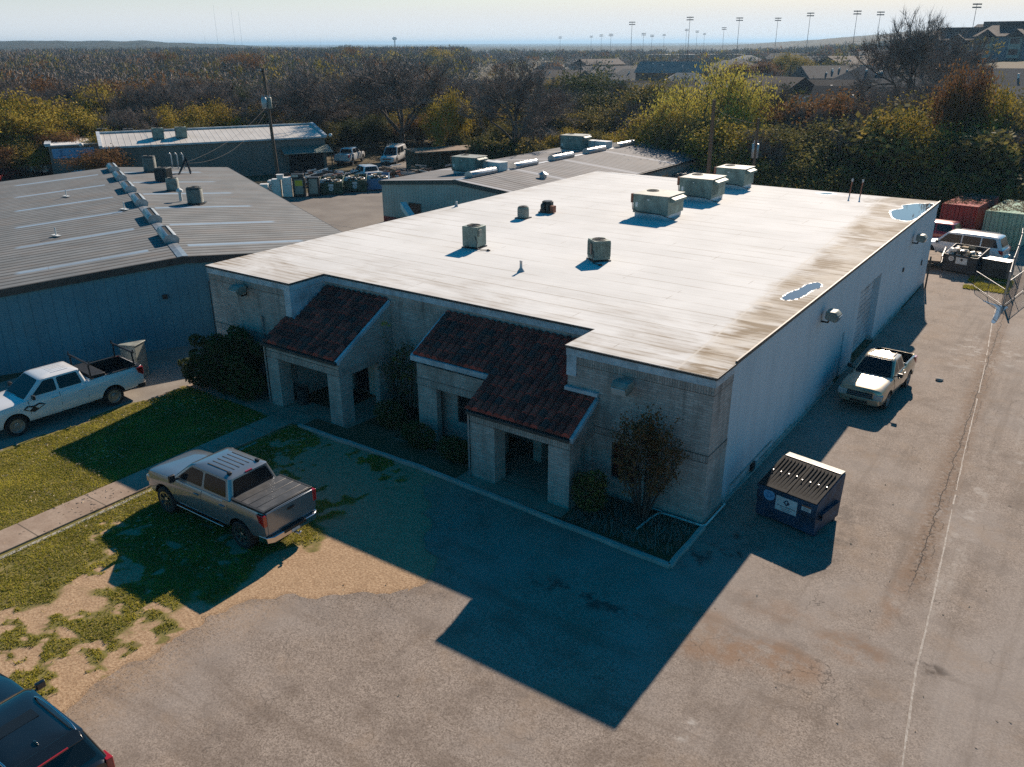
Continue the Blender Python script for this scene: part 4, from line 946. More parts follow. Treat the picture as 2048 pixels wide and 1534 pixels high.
    if detail:
        b = MB(); b.bar(fpt(-.8, .02, off=.03), fpt(-.05, .10, off=.03), .02, .02); b.bar(fpt(.05, .02, off=.03), fpt(.75, .10, off=.03), .02, .02); b.prism([(bx1-.02, -by+.1, bz-.035), (bx1+.16, -by+.16, bz-.07), (bx1+.16, by-.16, bz-.07), (bx1-.02, by-.1, bz-.035)], (0, 0, .03)); build_each(b, 'wiper_cowl', 'black_plastic', t)
        if P.get('ribs'):
            b = MB()
            for i in range(P['ribs']):
                y = -ty+.26+(2*ty-.52)*i/(P['ribs']-1); b.box(tx0+.30, tx1-.50, y-.014, y+.014, tz+.015, tz+.034+.012*(1-abs(y)/ty))
            b.build('roof_rib', 'flashing_dark' if P.get('darkribs') else paintm, t)
    # doors: thin shells following the body side, with handles
    def ys(z, s):
        x0 = st[len(st)//2]; hwm, zb, zt = x0[1], x0[2], x0[3]
        pr = [(zb, hwm*.72), (zb+.03, hwm*.96), (zb+.14, hwm), (zb+(zt-zb)*.38, hwm+.005), (zb+(zt-zb)*.62, hwm), (zt-.13, hwm-.03), (zt-.035, hwm-.075), (zt, hwm-.16)]
        return s*float(np.interp(z, [p[0] for p in pr], [p[1] for p in pr]))
    zb_, zt_ = st[len(st)//2][2], st[len(st)//2][3]
    for x0, x1 in P['doors']:
        for s in (-1, 1):
            zs = [zb_+.06, zb_+.14, zb_+(zt_-zb_)*.38, zb_+(zt_-zb_)*.62, zt_-.13, zt_-.05]; vs = []; fs = []
            for x in (x0+.012, x1-.012):
                for z in zs: vs.append((x, ys(z, s)+s*.007, z))
                for z in zs: vs.append((x, ys(z, s)-s*.02, z))
            n = len(zs)
            for i in range(n-1): fs += [(i, i+1, 2*n+i+1, 2*n+i)] if s > 0 else [(i, 2*n+i, 2*n+i+1, i+1)]
            for k in (0, 2*n):
                for i in range(n-1): fs.append((k+i, k+i+1, k+n+i+1, k+n+i))
            fs += [(0, n, 3*n, 2*n), (n-1, 2*n-1, 4*n-1, 3*n-1)]
            d = MB().add(vs, fs).build('door', paintm, t, smooth=30)
            if detail: MB().box(x0+.10, x0+.34, *(sorted((ys(zt_-.2, s)+s*.01, ys(zt_-.2, s)+s*.05))), zt_-.22, zt_-.175).build('door_handle', P.get('handle', paintm), d, bevel=.01)
    if detail:
        b = MB()
        for x in sorted({v for d in P['doors'] for v in d}):
            for s in (-1, 1):
                for z0, z1 in ((zb_+.06, zb_+.35), (zb_+.35, zt_-.13), (zt_-.13, zt_-.05)):
                    b.bar((x, ys(z0, s)+s*.001, z0), (x, ys(z1, s)+s*.001, z1), .014, .008, up=(0, 1, 0))
        b.build('door_gap', 'dark_inside', t)
    for s in (-1, 1):
        mx = bx1-.30
        m = MB(); m.bar((mx, s*(by-.02), bz+.02), (mx+.02, s*(by+.16), bz+.07), .06, .05); m.obox((mx+.02, s*(by+.20), bz+.11), (.05, .10, P.get('mh', .085)), 0); m.build('mirror', P.get('mirror', 'black_plastic'), t, bevel=.02)
    # wheels
    for x in P['axles']:
        for s in (-1, 1): wheel(t, x, s*(hw-ww/2+P.get('poke', -.01)), wr, ww, P['rim'], s)
    # lamps, grille, bumpers
    fx, fh, fzb, fzt = st[1][0], st[1][1], st[1][2], st[1][3]; rx, rh, rzb, rzt = st[-2][0], st[-2][1], st[-2][2], st[-2][3]
    xf, xr = st[0][0], st[-1][0]
    for s in (-1, 1):
        y0, y1 = sorted((s*(fh-.34), s*(fh+.012))); o = MB().prism([(xf-.16, y0 if s > 0 else y1, fzt-.40), (xf+.015, y0 if s > 0 else y1, fzt-.40), (xf+.015, y0 if s > 0 else y1, fzt-.17), (xf-.16, y0 if s > 0 else y1, fzt-.14)], (0, (y1-y0) if s > 0 else -(y1-y0), 0)).build('headlight', 'lamp_clear', t, bevel=.02)
        MB().box(xf-.12, xf-.02, *sorted((s*(fh+.002), s*(fh+.018))), fzt-.38, fzt-.22).build('turn_lamp', 'lamp_amber', o)
        tz0, tz1 = rzt-P.get('tlh', .42), rzt-.05; y0, y1 = sorted((s*(rh-.13), s*(rh+.008)))
        MB().prism([(xr-.02, y0, tz0), (xr+.20, y0, tz0+.12), (xr+.28, y0, tz1), (xr-.02, y0, tz1)], (0, y1-y0, 0)).build('taillight', 'lamp_red', t, bevel=.015)
    gm = P.get('grille', 'black_plastic'); b = MB(); b.box(xf-.05, xf+.03, -fh+.36, fh-.36, fzt-.44, fzt-.15); gr = b.build('grille', gm, t, bevel=.02)
    b = MB()
    for i in range(3): b.box(xf+.031, xf+.045, -fh+.38, fh-.38, fzt-.40+i*.085, fzt-.37+i*.085)
    b.build('grille_bar', P.get('gbar', 'chrome'), gr)
    bm_ = P.get('bumper', 'chrome'); z0 = fzb-.02
    MB().prism([(xf-.25, -fh-.01, z0), (xf+.02, -fh+.1, z0-.02), (xf+.09, -fh*.55, z0-.02), (xf+.09, fh*.55, z0-.02), (xf+.02, fh-.1, z0-.02), (xf-.25, fh+.01, z0)], (0, 0, .26)).build('front_bumper', bm_, t, bevel=.03)
    b = MB().box(xf+.06, xf+.098, -.35, .35, z0+.02, z0+.12); b.build('bumper_intake', 'dark_inside', t)
    rb = P.get('rbumper', bm_); z0 = rzb-.12
    o = MB().prism([(xr+.30, -rh-.0, z0), (xr-.02, -rh+.03, z0), (xr-.14, -rh+.22, z0), (xr-.14, rh-.22, z0), (xr-.02, rh-.03, z0), (xr+.30, rh+.0, z0)], (0, 0, .2)).build('rear_bumper', rb, t, bevel=.02)
    if P.get('bed') or P.get('cover'): MB().box(xr-.15, xr-.02, -.42, .42, z0+.12, z0+.215).build('bumper_step', 'black_plastic', o)
    if detail:
        MB().box(xr-.155, xr-.142, -.15, .15, z0+.03, z0+.13).build('licence_plate', 'white_plastic', o)
        # tailgate
        if P.get('bed') or P.get('cover'):
            tg = MB().box(xr-.022, xr+.03, -rh+.13, rh-.13, rzb+.12, rzt-.02).build('tailgate', paintm, t, bevel=.015)
            MB().box(xr-.045, xr-.023, -.13, .13, rzt-.24, rzt-.16).build('handle', 'black_plastic', tg, bevel=.01)
        MB().box(st[3][0], st[-3][0], -hw*.6, hw*.6, zb_-.12, zb_+.05).build('underbody', 'dark_inside', t)
    else: MB().box(st[2][0], st[-3][0], -hw*.6, hw*.6, zb_-.12, zb_+.05).build('underbody', 'dark_inside', t)
    return t
def pickup(L=5.85, hw=1.0, wb=3.68, bedlen=1.7, cabl=2.35, lift=0., wr=.42, **kw):
    f = L/2; ax = f-.95; cowl = f-1.40; cr_ = cowl-cabl-.45                      # cab rear x at belt
    st = [(f, hw*.84, .56, 1.06), (f-.07, hw*.95, .46, 1.15), (f-.30, hw*.99, .42, 1.21), (f-.9, hw, .42, 1.255), (cowl, hw, .43, 1.29), (cowl-.15, hw, .43, 1.31), (0, hw, .44, 1.32), (cr_-.02, hw, .45, 1.34), (cr_-.07, hw, .46, 1.40), (-f+.5, hw, .50, 1.41), (-f+.12, hw, .56, 1.41), (-f, hw*.965, .66, 1.39)]
    tz = 1.93
    cab = ((cr_, cowl+.0, 1.29, hw-.09), (cr_+.18, cowl-.80, tz, hw-.29))
    mid = cr_+(cowl-cr_)*.47
    side = [[(mid+.05, .12), (cowl-.28, .12), (cowl-.86, .84), (mid+.05, .84)], [(cr_+.22, .12), (mid-.05, .12), (mid-.05, .84), (cr_+.32, .84)]]
    P = dict(st=st, wr=wr, ww=.28, hw=hw, axles=(ax, ax-wb), cab=cab, side=side, doors=((mid, cowl-.12), (cr_+.10, mid)), lift=lift, rim='steel', bedx=(-f+.10, cr_-.12))
    P.update(kw); return P
def suv(L=5.0, hw=.96, h=1.75, wb=2.95, wr=.38, **kw):
    f = L/2; ax = f-.90; cowl = f-kw.pop('cowlo', 1.25); hz = 1.06
    st = [(f, hw*.74, .48, .84), (f-.1, hw*.90, .38, .94), (f-.4, hw*.98, .34, 1.0), (f-.9, hw, .34, hz-.01), (cowl, hw, .35, hz+.02), (.3, hw, .35, hz+.03), (-f+1.2, hw, .36, hz+.05), (-f+.5, hw, .42, hz+.06), (-f+.14, hw*.97, .46, hz+.05), (-f, hw*.88, .56, hz)]
    cab = ((-f+.06, cowl+.05, hz+.0, hw-.07), (-f+.42, cowl-.75, h-.03, hw-.25))
    x0 = -f+.30; x1 = cowl-.25; a = x0+(x1-x0)*.30; c = x0+(x1-x0)*.62
    side = [[(c+.04, .14), (x1, .14), (x1-.52, .84), (c+.04, .84)], [(a+.04, .14), (c-.04, .14), (c-.04, .84), (a+.04, .84)], [(x0+.05, .16), (a-.04, .14), (a-.04, .84), (x0+.30, .84)]]
    P = dict(st=st, wr=wr, ww=.24, hw=hw, axles=(ax, ax-wb), cab=cab, side=side, doors=((c, cowl-.15), (a, c)), rim='alloy', tlh=.35, bumper=kw.pop('bumper', 'black_plastic'))
    P.update(kw); return P
def sedan(**kw):
    P = suv(L=4.7, hw=.90, h=1.45, wb=2.75, wr=.33); f = 2.35
    P['st'] = [(x, w, zb-.08, zt-.12) for x, w, zb, zt in P['st']]; P['cab'] = ((-f+.75, f-1.15, .94, .83), (-f+1.35, f-2.0, 1.43, .64))
    P['side'] = [[(.05, .14), (.85, .14), (.35, .84), (.05, .84)], [(-.95, .14), (-.03, .14), (-.03, .84), (-.75, .84)]]; P['doors'] = ((0, .95), (-.95, 0)); P.update(kw); return P

paint('paint_pewter', (.23, .255, .28), .5, .24, .03); paint('paint_white', (.76, .77, .78), 0., .3, .22); paint('paint_black', (.010, .012, .014), .2, .18, .04)
paint('paint_tan', (.44, .37, .26), .6, .27, .3); paint('paint_red', (.30, .012, .014), .2, .25, .1); paint('paint_grey', (.10, .11, .12), .5, .3, .1); paint('paint_teal', (.05, .17, .20), .2, .3, .1)
k = NT('tonneau', .42, spec=.45); k.color(k.mix(k.ramp(k.noise(3., 5.), .3, .7), (.060, .058, .056), (.10, .096, .092)))

# --- pewter pickup with black bed cover, nearest the porch
P = pickup(L=5.75, lift=.10, wr=.455, ww=.31, rim='alloy', cover=True, poke=.02, ribs=6, darkribs=True, bumper='paint_pewter', rbumper='chrome', handle='paint_pewter', mh=.12, grille='black_plastic')
tk = vehicle('pickup_truck', 'pewter grey crew cab pickup with black bed cover parked on dirt and grass', 'pickup truck', 'paint_pewter', (-12.50, -7.93, .01), rad(180.5), P)
x0, x1 = P['bedx']; z = 1.52
cv = MB()
for i in range(4): a, c = x0+(x1-x0)*i/4, x0+(x1-x0)*(i+1)/4; cv.box(a+.008, c-.008, -.86, .86, z-.01, z+.025)
cvo = cv.build('bed_cover', 'tonneau', tk, bevel=.01)
b = MB(); b.box(x0-.05, x1+.03, .865, .93, z-.03, z+.03); b.box(x0-.05, x1+.03, -.93, -.865, z-.03, z+.03); b.box(x0-.06, x0-.005, -.93, .93, z-.04, z+.032); build_each(b, 'cover_rail', 'black_plastic', cvo, bevel=.008)
b = MB(); b.box(x0-.075, x0-.062, -.88, .88, z-.05, z-.02); b.build('rail_trim', 'chrome', cvo)
cabtop = P['cab'][1]
b = MB()
for s in (-1, 1): b.obox((cabtop[0]+.22, s*.52, cabtop[2]+.15), (.07, .05, .035), 0)
build_each(b, 'antenna', 'black_plastic', tk, bevel=.015)
MB().box(cabtop[0]-.03, cabtop[0]+.02, -.12, .12, cabtop[2]+.055, cabtop[2]+.10).build('brake_lamp', 'lamp_red', tk)
b = MB(); b.tube([(-2.93, 0, .50), (-3.18, 0, .50)], .035, 8); b.sphere((-3.2, 0, .56), .045, 10, 8); b.build('tow_hitch', 'chrome', tk, smooth=40)
b = MB()
for s in (-1, 1): b.box(-.95, 1.35, *sorted((s*.86, s*1.02)), .44, .50)
build_each(b, 'side_step', 'chrome', tk, bevel=.015)
b = MB()
for s in (-1, 1): b.prism([(1.7, s*.30, 1.345), (2.6, s*.38, 1.27), (2.6, s*.55, 1.25), (1.6, s*.60, 1.34)], (0, 0, .05))
build_each(b, 'hood_crease', 'paint_pewter', tk, bevel=.02)
# --- white work pickup with rack and tool box
P = pickup(L=6.1, wb=3.80, cabl=2.0, bed=None, ribs=6, rim='steel', bumper='paint_white', rbumper='black_plastic', wr=.41)
P['bed'] = (P['bedx'][0]+.02, P['bedx'][1], .95)
wk = vehicle('work_pickup', 'white work pickup with black ladder rack and tool box parked beside the blue metal building', 'pickup truck', 'paint_white', (-24.95, -6.62, .012), rad(-95.), P)
x0, x1 = P['bedx']
b = MB()
for x in (x1-.05, x0+.16):
    for s in (-1, 1): b.bar((x, s*.86, 1.38), (x, s*.80, 2.02), .06, .05); b.box(x-.05, x+.05, *sorted((s*.78, s*.98)), 1.40, 1.44)
    b.bar((x, -.98, 2.03), (x, .98, 2.03), .06, .06); 
    for s in (-1, 1): b.bar((x, s*.93, 2.03), (x, s*.93, 2.15), .04, .04)
build_each(b, 'ladder_rack', 'black_metal', wk, bevel=.006)
b = MB(); b.box(x1-.62, x1-.03, -.90, .90, 1.36, 1.52); b.box(x1-.60, x1-.05, -.82, .82, 1.02, 1.36); build_each(b, 'tool_box', 'black_plastic', wk, bevel=.02)
b = MB()
for s in (-1, 1): b.box(x0-.05, x1-.65, *sorted((s*.87, s*.955)), 1.405, 1.425)
b.box(x0-.08, x0+.0, -.9, .9, 1.405, 1.425); build_each(b, 'bed_rail_cap', 'black_plastic', wk)
b = MB(); y = 1.012
for s in (1,):
    b.prism([(.95, y, .98), (1.15, y, 1.10), (1.40, y, 1.04), (1.62, y, 1.10), (1.78, y, .98), (1.40, y, .78)], (0, .004, 0))
build_each(b, 'door_emblem', 'black_plastic', wk)
b = MB(); b.prism([(1.02, y+.006, .985), (1.20, y+.006, 1.04), (1.34, y+.006, .98), (1.22, y+.006, .90)], (0, .003, 0)); b.prism([(1.44, y+.006, .98), (1.58, y+.006, 1.04), (1.70, y+.006, .985), (1.56, y+.006, .90)], (0, .003, 0)); build_each(b, 'emblem_cutout', 'paint_white', wk)
# --- tan pickup on the side lot
P = pickup(L=4.75, hw=.90, wb=2.95, cabl=1.42, rim='steel', bumper='paint_tan', gbar='chrome', wr=.36)
P['st'] = [(x, w, zb-.04, zt-.15) for x, w, zb, zt in P['st']]; (a, c) = P['cab']; P['cab'] = ((a[0], a[1], a[2]-.15, a[3]), (c[0], c[1], c[2]-.22, c[3])); P['bed'] = (P['bedx'][0]+.02, P['bedx'][1], .82)
tn = vehicle('compact_pickup', 'small tan pickup with sun glinting off its hood parked along the white side wall', 'pickup truck', 'paint_tan', (1.83, 14.15, .022), rad(-93.5), P)
b = MB()
for s in (-1, 1): b.box(P['cab'][1][0]+.15, P['cab'][1][1]-.1, *sorted((s*.44, s*.465)), P['cab'][1][2]+.03, P['cab'][1][2]+.05)
build_each(b, 'roof_groove', 'flashing_dark', tn)
x0, x1 = P['bedx']; MB().box(x0+.04, x1-.03, -.75, .75, .825, .85).build('bed_liner', 'rubber', tn)
# --- black SUV cut by the lower left corner
P = suv(L=4.75, hw=.97, h=1.72, wb=2.85, cowlo=1.55, bumper='paint_black', rbumper='paint_black', mirror='paint_black', handle='paint_black')
bs = vehicle('black_suv', 'glossy black SUV with silver roof rails at the lower left corner of the picture', 'SUV', 'paint_black', (-7.86, -16.98, .02), rad(180), P)
tz, ty, tx0, tx1 = P['cab'][1][2], P['cab'][1][3], P['cab'][1][0], P['cab'][1][1]
b = MB()
for s in (-1, 1): b.tube([(tx1-.42, s*(ty-.10), tz+.012), (tx1-.55, s*(ty-.09), tz+.06), ((tx0+tx1)/2, s*(ty-.07), tz+.075), (tx0+.25, s*(ty-.09), tz+.06), (tx0+.08, s*(ty-.10), tz+.0)], .021, 8)
build_each(b, 'roof_rail', 'chrome', bs, smooth=60)
b = MB(); b.prism([(tx0-.16, -.62, tz-.09), (tx0+.12, -.66, tz+.0), (tx0+.12, .66, tz+.0), (tx0-.16, .62, tz-.09)], (0, 0, .03)); b.build('rear_spoiler', 'paint_black', bs, bevel=.01)
MB().box(tx0-.175, tx0-.150, -.32, .32, tz-.075, tz-.045).build('brake_lamp', 'lamp_red', bs)
b = MB().prism([(tx0+1.0, -.40, tz+.037), (tx0+1.0, .40, tz+.037), (tx1-.72, .40, tz+.037), (tx1-.72, -.40, tz+.037)][::-1], (0, 0, .006)); b.build('sunroof', 'glass_dark', bs, bevel=.004)
b = MB(); b.bar((tx0-.33, -.30, tz-.42), (tx0-.27, .14, tz-.38), .02); b.build('rear_wiper', 'black_plastic', bs)
MB().sphere((tx0+.35, 0, tz+.035), .06, 10, 6, (1.6, .5, .8)).build('antenna', 'paint_black', bs, smooth=60)
# --- others farther away
P = suv(L=5.55, hw=1.0, h=1.88, wb=3.3, wr=.40, bumper='paint_white', rim='alloy')
sb = vehicle('long_suv', 'long white SUV with dark windows parked behind the open dumpster by the shipping containers', 'SUV', 'paint_white', (.75, 42.6, .012), rad(172), P)
b = MB(); tz, ty, tx0, tx1 = P['cab'][1][2], P['cab'][1][3], P['cab'][1][0], P['cab'][1][1]
for s in (-1, 1): b.tube([(tx1-.4, s*(ty-.1), tz+.05), (tx0+.3, s*(ty-.1), tz+.05)], .02, 6)
build_each(b, 'roof_rail', 'chrome', sb)
vehicle('red_pickup', 'dark red pickup cab between the long white SUV and the red shipping container', 'pickup truck', 'paint_red', (-1.3, 45.2, .012), rad(174), pickup(L=5.6, cover=True))
vehicle('distant_pickup', 'white pickup parked against the trees to the left of the white van', 'pickup truck', 'paint_white', (-70.6, 55.0, .012), rad(115), pickup(L=5.9, cover=True), detail=False)
P = suv(L=5.9, hw=1.0, h=2.05, wb=3.5, wr=.38, bumper='white_plastic', rim='steel'); P['side'] = P['side'][:2]
vn = vehicle('cargo_van', 'white cargo van with roof racks parked at the edge of the yard by the trees', 'van', 'paint_white', (-66.6, 58.8, .012), rad(-65), P, detail=False)
b = MB()
for x in (-1.6, -.6, .4): b.bar((x, -.75, 2.12), (x, .75, 2.12), .04); b.bar((x, -.72, 2.05), (x, -.72, 2.3), .03); b.bar((x, .72, 2.05), (x, .72, 2.3), .03)
b.build('roof_rack', 'galvanised', vn)
vehicle('grey_sedan', 'dark grey sedan with a glinting windscreen parked to the right of the white van', 'car', 'paint_grey', (-63.0, 61.5, .012), rad(-60), sedan(), detail=False)
vehicle('white_sedan', 'white sedan glinting in the sun at the right end of the row of parked vehicles', 'car', 'paint_white', (-59.9, 61.4, .012), rad(-62), sedan(), detail=False)
vehicle('flat_hood_pickup', 'light blue-white pickup among the junk behind the green dumpsters', 'pickup truck', 'paint_white', (-57.6, 44.6, .012), rad(155), pickup(L=5.2, cover=True), detail=False)
vehicle('far_white_pickup', 'white pickup facing the camera beside the low building with the blue sign', 'pickup truck', 'paint_white', (-94.2, 29.4, .02), rad(-50), pickup(L=5.6, cover=True), detail=False)
vehicle('far_dark_suv', 'black SUV parked on the gravel to the left of the far white pickup', 'SUV', 'paint_black', (-96.3, 25.4, .02), rad(-50), suv(), detail=False)
vehicle('far_red_car', 'red car at the left edge of the picture in front of the black SUV', 'car', 'paint_red', (-92.2, 23.0, .02), rad(-50), sedan(), detail=False)
vehicle('teal_car', 'blue-green car just showing over the corrugated roof below the rusty shrub', 'car', 'paint_teal', (-82.5, 27.2, .02), rad(26), sedan(), detail=False)
vehicle('maroon_car', 'dark red car half hidden by the rusty shrub beside the long tan building', 'car', 'paint_red', (-80.0, 31.2, .02), rad(26), sedan(), detail=False)
# ================================================================ dumpsters, containers, yard things
def dumpster(loc, rz, label, w=1.95, col='dumpster_blue', lids=True, open_trash=False, group='dumpsters'):
    t = thing('dumpster', label, 'dumpster', loc, rz, group); d, hf, hb = 1.75, 1.15, 1.55
    prof = [(0, .10), (0, hf), (d-.25, hb), (d, hb), (d-.12, .10)]                # side outline, y from front to back
    b = MB(); b.prism([(-w/2, y, z) for y, z in prof], (.05, 0, 0)); b.prism([(w/2-.05, y, z) for y, z in prof], (.05, 0, 0))
    b.box(-w/2+.05, w/2-.05, 0, .05, .10, hf); b.prism([(-w/2+.05, d, hb), (-w/2+.05, d-.12, .10), (-w/2+.05, d-.17, .10), (-w/2+.05, d-.05, hb)], (w-.1, 0, 0)); b.box(-w/2+.05, w/2-.05, .05, d-.17, .10, .15)
    b.box(-w/2-.03, w/2+.03, -.045, -.002, hf-.1, hf+.0); b.box(-w/2, -w/2+.3, .1, .3, 0, .1); b.box(w/2-.3, w/2, .1, .3, 0, .1); b.box(-w/2, w/2, d-.45, d-.3, 0, .1)
    b.build('bin', col, t, bevel=.008)
    b = MB()
    for s in (-1, 1): x0, x1 = sorted((s*(w/2+.003), s*(w/2+.12))); b.box(x0, x1, .2, 1.35, .55, .61); b.box(x0, x1, .2, 1.35, .72, .78); b.box(x1-.02 if s > 0 else x0, x1 if s > 0 else x0+.02, .2, 1.35, .61, .72)
    build_each(b, 'fork_pocket', col, t)
    if lids:
        MB().prism([(-w/2+.03, d-.27, hb+.003), (-w/2+.03, d+.03, hb+.003), (-w/2+.03, d+.03, hb+.05), (-w/2+.03, d-.27, hb+.05)], (w-.06, 0, 0)).build('rear_shelf', 'ac_beige', t, bevel=.006)
        for s in (-1, 1):
            x0, x1 = sorted((s*.012, s*(w/2-.01))); b = MB()
            zf, zb2 = hf+.03, hb+.05; ya, yb = -.05, d-.30
            b.prism([(x0, ya, zf), (x0, yb, zb2), (x0, yb, zb2-.03), (x0, ya, zf-.03)], (x1-x0, 0, 0))
            n = 7
            for i in range(n):
                xa = x0+.06+(x1-x0-.12)*i/n; xb = xa+(x1-x0-.12)/n*.55
                b.prism([(xa, ya+.14, zf+.04), (xa, yb-.1, zb2+.02), (xa, yb-.1, zb2-.02), (xa, ya+.14, zf+.0)], (xb-xa, 0, 0))
            l = b.build('lid', 'lid_plastic', t, bevel=.006)
            MB().bar((x0+.05, yb+.03, zb2), (x1-.05, yb+.03, zb2), .035).build('hinge_rod', 'black_metal', l)
            bb = MB()
            for i in range(4): xx = x0+.1+(x1-x0-.2)*i/3; bb.obox((xx, .65+.03*i, hf+.03+(.65/1.5)*.42+.06), (.014, .014, .006), 0)
            bb.build('rivet', 'galvanised', l)
    if open_trash:
        r = random.Random(5); b = MB()
        for i in range(46):
            b.cur = r.randrange(5); x, y = r.uniform(-w/2+.2, w/2-.2), r.uniform(.2, d-.35); z = 1.15+r.uniform(-.15, .38)*(1-abs(x)/w)
            if i % 3: b.obox((x, y, z), (r.uniform(.06, .28), r.uniform(.05, .2), r.uniform(.02, .1)), 0, Matrix.Translation((x, y, z)) @ Matrix.Rotation(r.uniform(0, 3), 4, 'Z') @ Matrix.Rotation(r.uniform(-.6, .6), 4, 'X'))
            else: b.sphere((x, y, z), r.uniform(.12, .24), 8, 6, (1.2, 1, .7))
        o = b.build('trash', ['white_plastic', 'black_plastic', 'wood_board', 'dead_leaf', 'galvanised'], t); o['kind'] = 'stuff'
    return t
plain('dumpster_blue', (.012, .055, .11), .55, .1, var=.45, scale=2.5); plain('dumpster_green', (.018, .065, .035), .6, .1, var=.4, scale=2.); plain('dumpster_dark', (.03, .04, .05), .6, .1, var=.4)
plain('lid_plastic', (.022, .021, .021), .75, var=.3, spec=.25); plain('sign_white', (.58, .62, .64), .6, var=.12); plain('sign_blue', (.05, .20, .38), .5, var=.1); plain('sticker_blue', (.16, .38, .62), .5, var=.1); plain('sign_yellow', (.55, .46, .03), .6, var=.1)
def disc(b, cx, z, r, y, th=.004, n=24): return b.prism([(cx+r*math.cos(2*PI*i/n), y, z+r*math.sin(2*PI*i/n)) for i in range(n)], (0, -th, 0))
def recycle(parent, cx, z, r, y, m1, m2):
    o = disc(MB(), cx, z, r, y).build('recycling_sticker', m1, parent); b = MB()
    for k in range(3):
        a = k*2*PI/3+PI/2; p = [(r*.55, a-.75), (r*.55, a+.35), (r*.78, a+.35), (r*.45, a+.95), (r*.15, a+.35), (r*.34, a+.35), (r*.34, a-.55)]
        b.prism([(cx+q*math.cos(t_), y-.005, z+q*math.sin(t_)) for q, t_ in p], (0, -.003, 0))
    b.build('recycling_arrows', m2, o)
def textlines(b, cx, z, w, y, rows):
    for dz, fr, h in rows: b.box(cx-w*fr/2, cx+w*fr/2, y-.008, y-.005, z+dz-h/2, z+dz+h/2)
d1 = dumpster((2.08, 1.42, .02), rad(-10.3), 'blue front-load dumpster with closed black ribbed lids beside the brick corner')
recycle(d1, -.58, .88, .19, -.003, 'sticker_blue', 'sign_blue')
sg = MB().box(-.34, .36, -.012, -.003, .50, .98).build('sign', 'sign_white', d1)
b = MB(); b.prism([(.02, -.014, .93), (-.09, -.014, .82), (.02, -.014, .71), (.13, -.014, .82)], (0, -.003, 0)); b.build('emblem', 'dumpster_blue', sg)
b = MB(); b.prism([(.02, -.019, .885), (-.03, -.019, .835), (.02, -.019, .785), (.045, -.019, .81), (.02, -.019, .835), (.045, -.019, .86)], (0, -.003, 0)); b.build('emblem_mark', 'sign_white', sg)
def text_obj(s, size, loc, rot, mat, parent, name='lettering', ext=.002):
    c = bpy.data.curves.new(name, 'FONT'); c.body = s; c.size = size; c.extrude = ext; c.align_x = 'CENTER'; c.resolution_u = 2
    o = bpy.data.objects.new(name, c); COL.objects.link(o); me = bpy.data.meshes.new_from_object(o); bpy.data.objects.remove(o); me.materials.clear(); me.materials.append(MT[mat]); o = bpy.data.objects.new(name, me); COL.objects.link(o)
    o.parent = parent; o.location = loc; o.rotation_euler = rot; return o
b = MB(); textlines(b, .02, .60, .6, -.007, [(.0, .7, .010), (-.05, .45, .010)]); b.build('small_print', 'dumpster_blue', sg)
text_obj('Waste Connections', .075, (.02, -.0145, .655), (PI/2, 0, 0), 'dumpster_blue', sg)
w1 = MB().box(.50, .80, -.010, -.003, .80, .99).build('warning_sticker', 'sign_white', d1); MB().box(.50, .80, -.014, -.0105, .93, .99).build('warning_band', 'rust_box', w1); b = MB(); textlines(b, .65, .86, .26, -.006, [(.03, .9, .01), (0, .9, .01), (-.03, .7, .01)]); b.build('small_print', 'black_metal', w1)
d2 = dumpster((1.35, 37.9, .02), rad(-14), 'open dark dumpster heaped with trash at the far end of the side lot', w=2.1, col='dumpster_dark', lids=False, open_trash=True)
recycle(d2, -.55, .9, .17, -.003, 'sign_white', 'rust_box'); sg = MB().box(-.25, .45, -.012, -.003, .62, 1.05).build('sign', 'sign_white', d2); MB().prism([(.1, -.014, 1.0), (.0, -.014, .9), (.1, -.014, .8), (.2, -.014, .9)], (0, -.003, 0)).build('emblem', 'black_metal', sg)
for i, (x, y, lb) in enumerate(((-55.0, 36.9, 'green dumpster beside the row of white appliances, left one of the two'), (-54.1, 39.3, 'green dumpster next to the blue dumpster, right one of the two'))):
    d = dumpster((x, y, .02), rad(40), lb, w=2.3, col='dumpster_green', open_trash=True, lids=False)
    recycle(d, 0, .58, .22, -.003, 'sign_white', 'dumpster_green'); MB().box(-.25, .25, -.01, -.003, .82, 1.1).build('sign', 'sign_white', d)
dumpster((-52.95, 41.4, .02), rad(40), 'blue dumpster at the right end of the yard row beside the tan metal wall', w=2.3, col='sign_blue', open_trash=True, lids=False)
# appliances
def fridge(x, y, rz, w, d, h, label, mat='white_plastic'):
    t = thing('refrigerator', label, 'refrigerator', (x, y, .012), rad(rz), 'scrap appliances in the yard')
    MB().box(-w/2, w/2, -d/2, d/2, .04, h).build('cabinet', mat, t, bevel=.02)
    for z0, z1 in ((.08, h*.62), (h*.64, h-.03)):
        dd = MB().box(-w/2+.01, w/2-.01, -d/2-.06, -d/2-.004, z0, z1).build('door', mat, t, bevel=.015); MB().box(-w/2+.04, -w/2+.07, -d/2-.1, -d/2-.062, (z0+z1)/2-.15, (z0+z1)/2+.15).build('handle', 'galvanised', dd)
fridge(-59.4, 32.3, 40, .8, .75, 1.3, 'low white chest appliance half hidden by the metal roof edge'); fridge(-58.5, 33.1, 38, .85, .75, 1.75, 'white refrigerator in the middle of the scrap appliances')
fridge(-57.7, 33.7, 45, .9, .8, 1.9, 'tall white refrigerator beside the black display coolers'); fridge(-59.5, 33.5, 30, .9, .7, 1.5, 'white refrigerator at the rear of the appliance row')
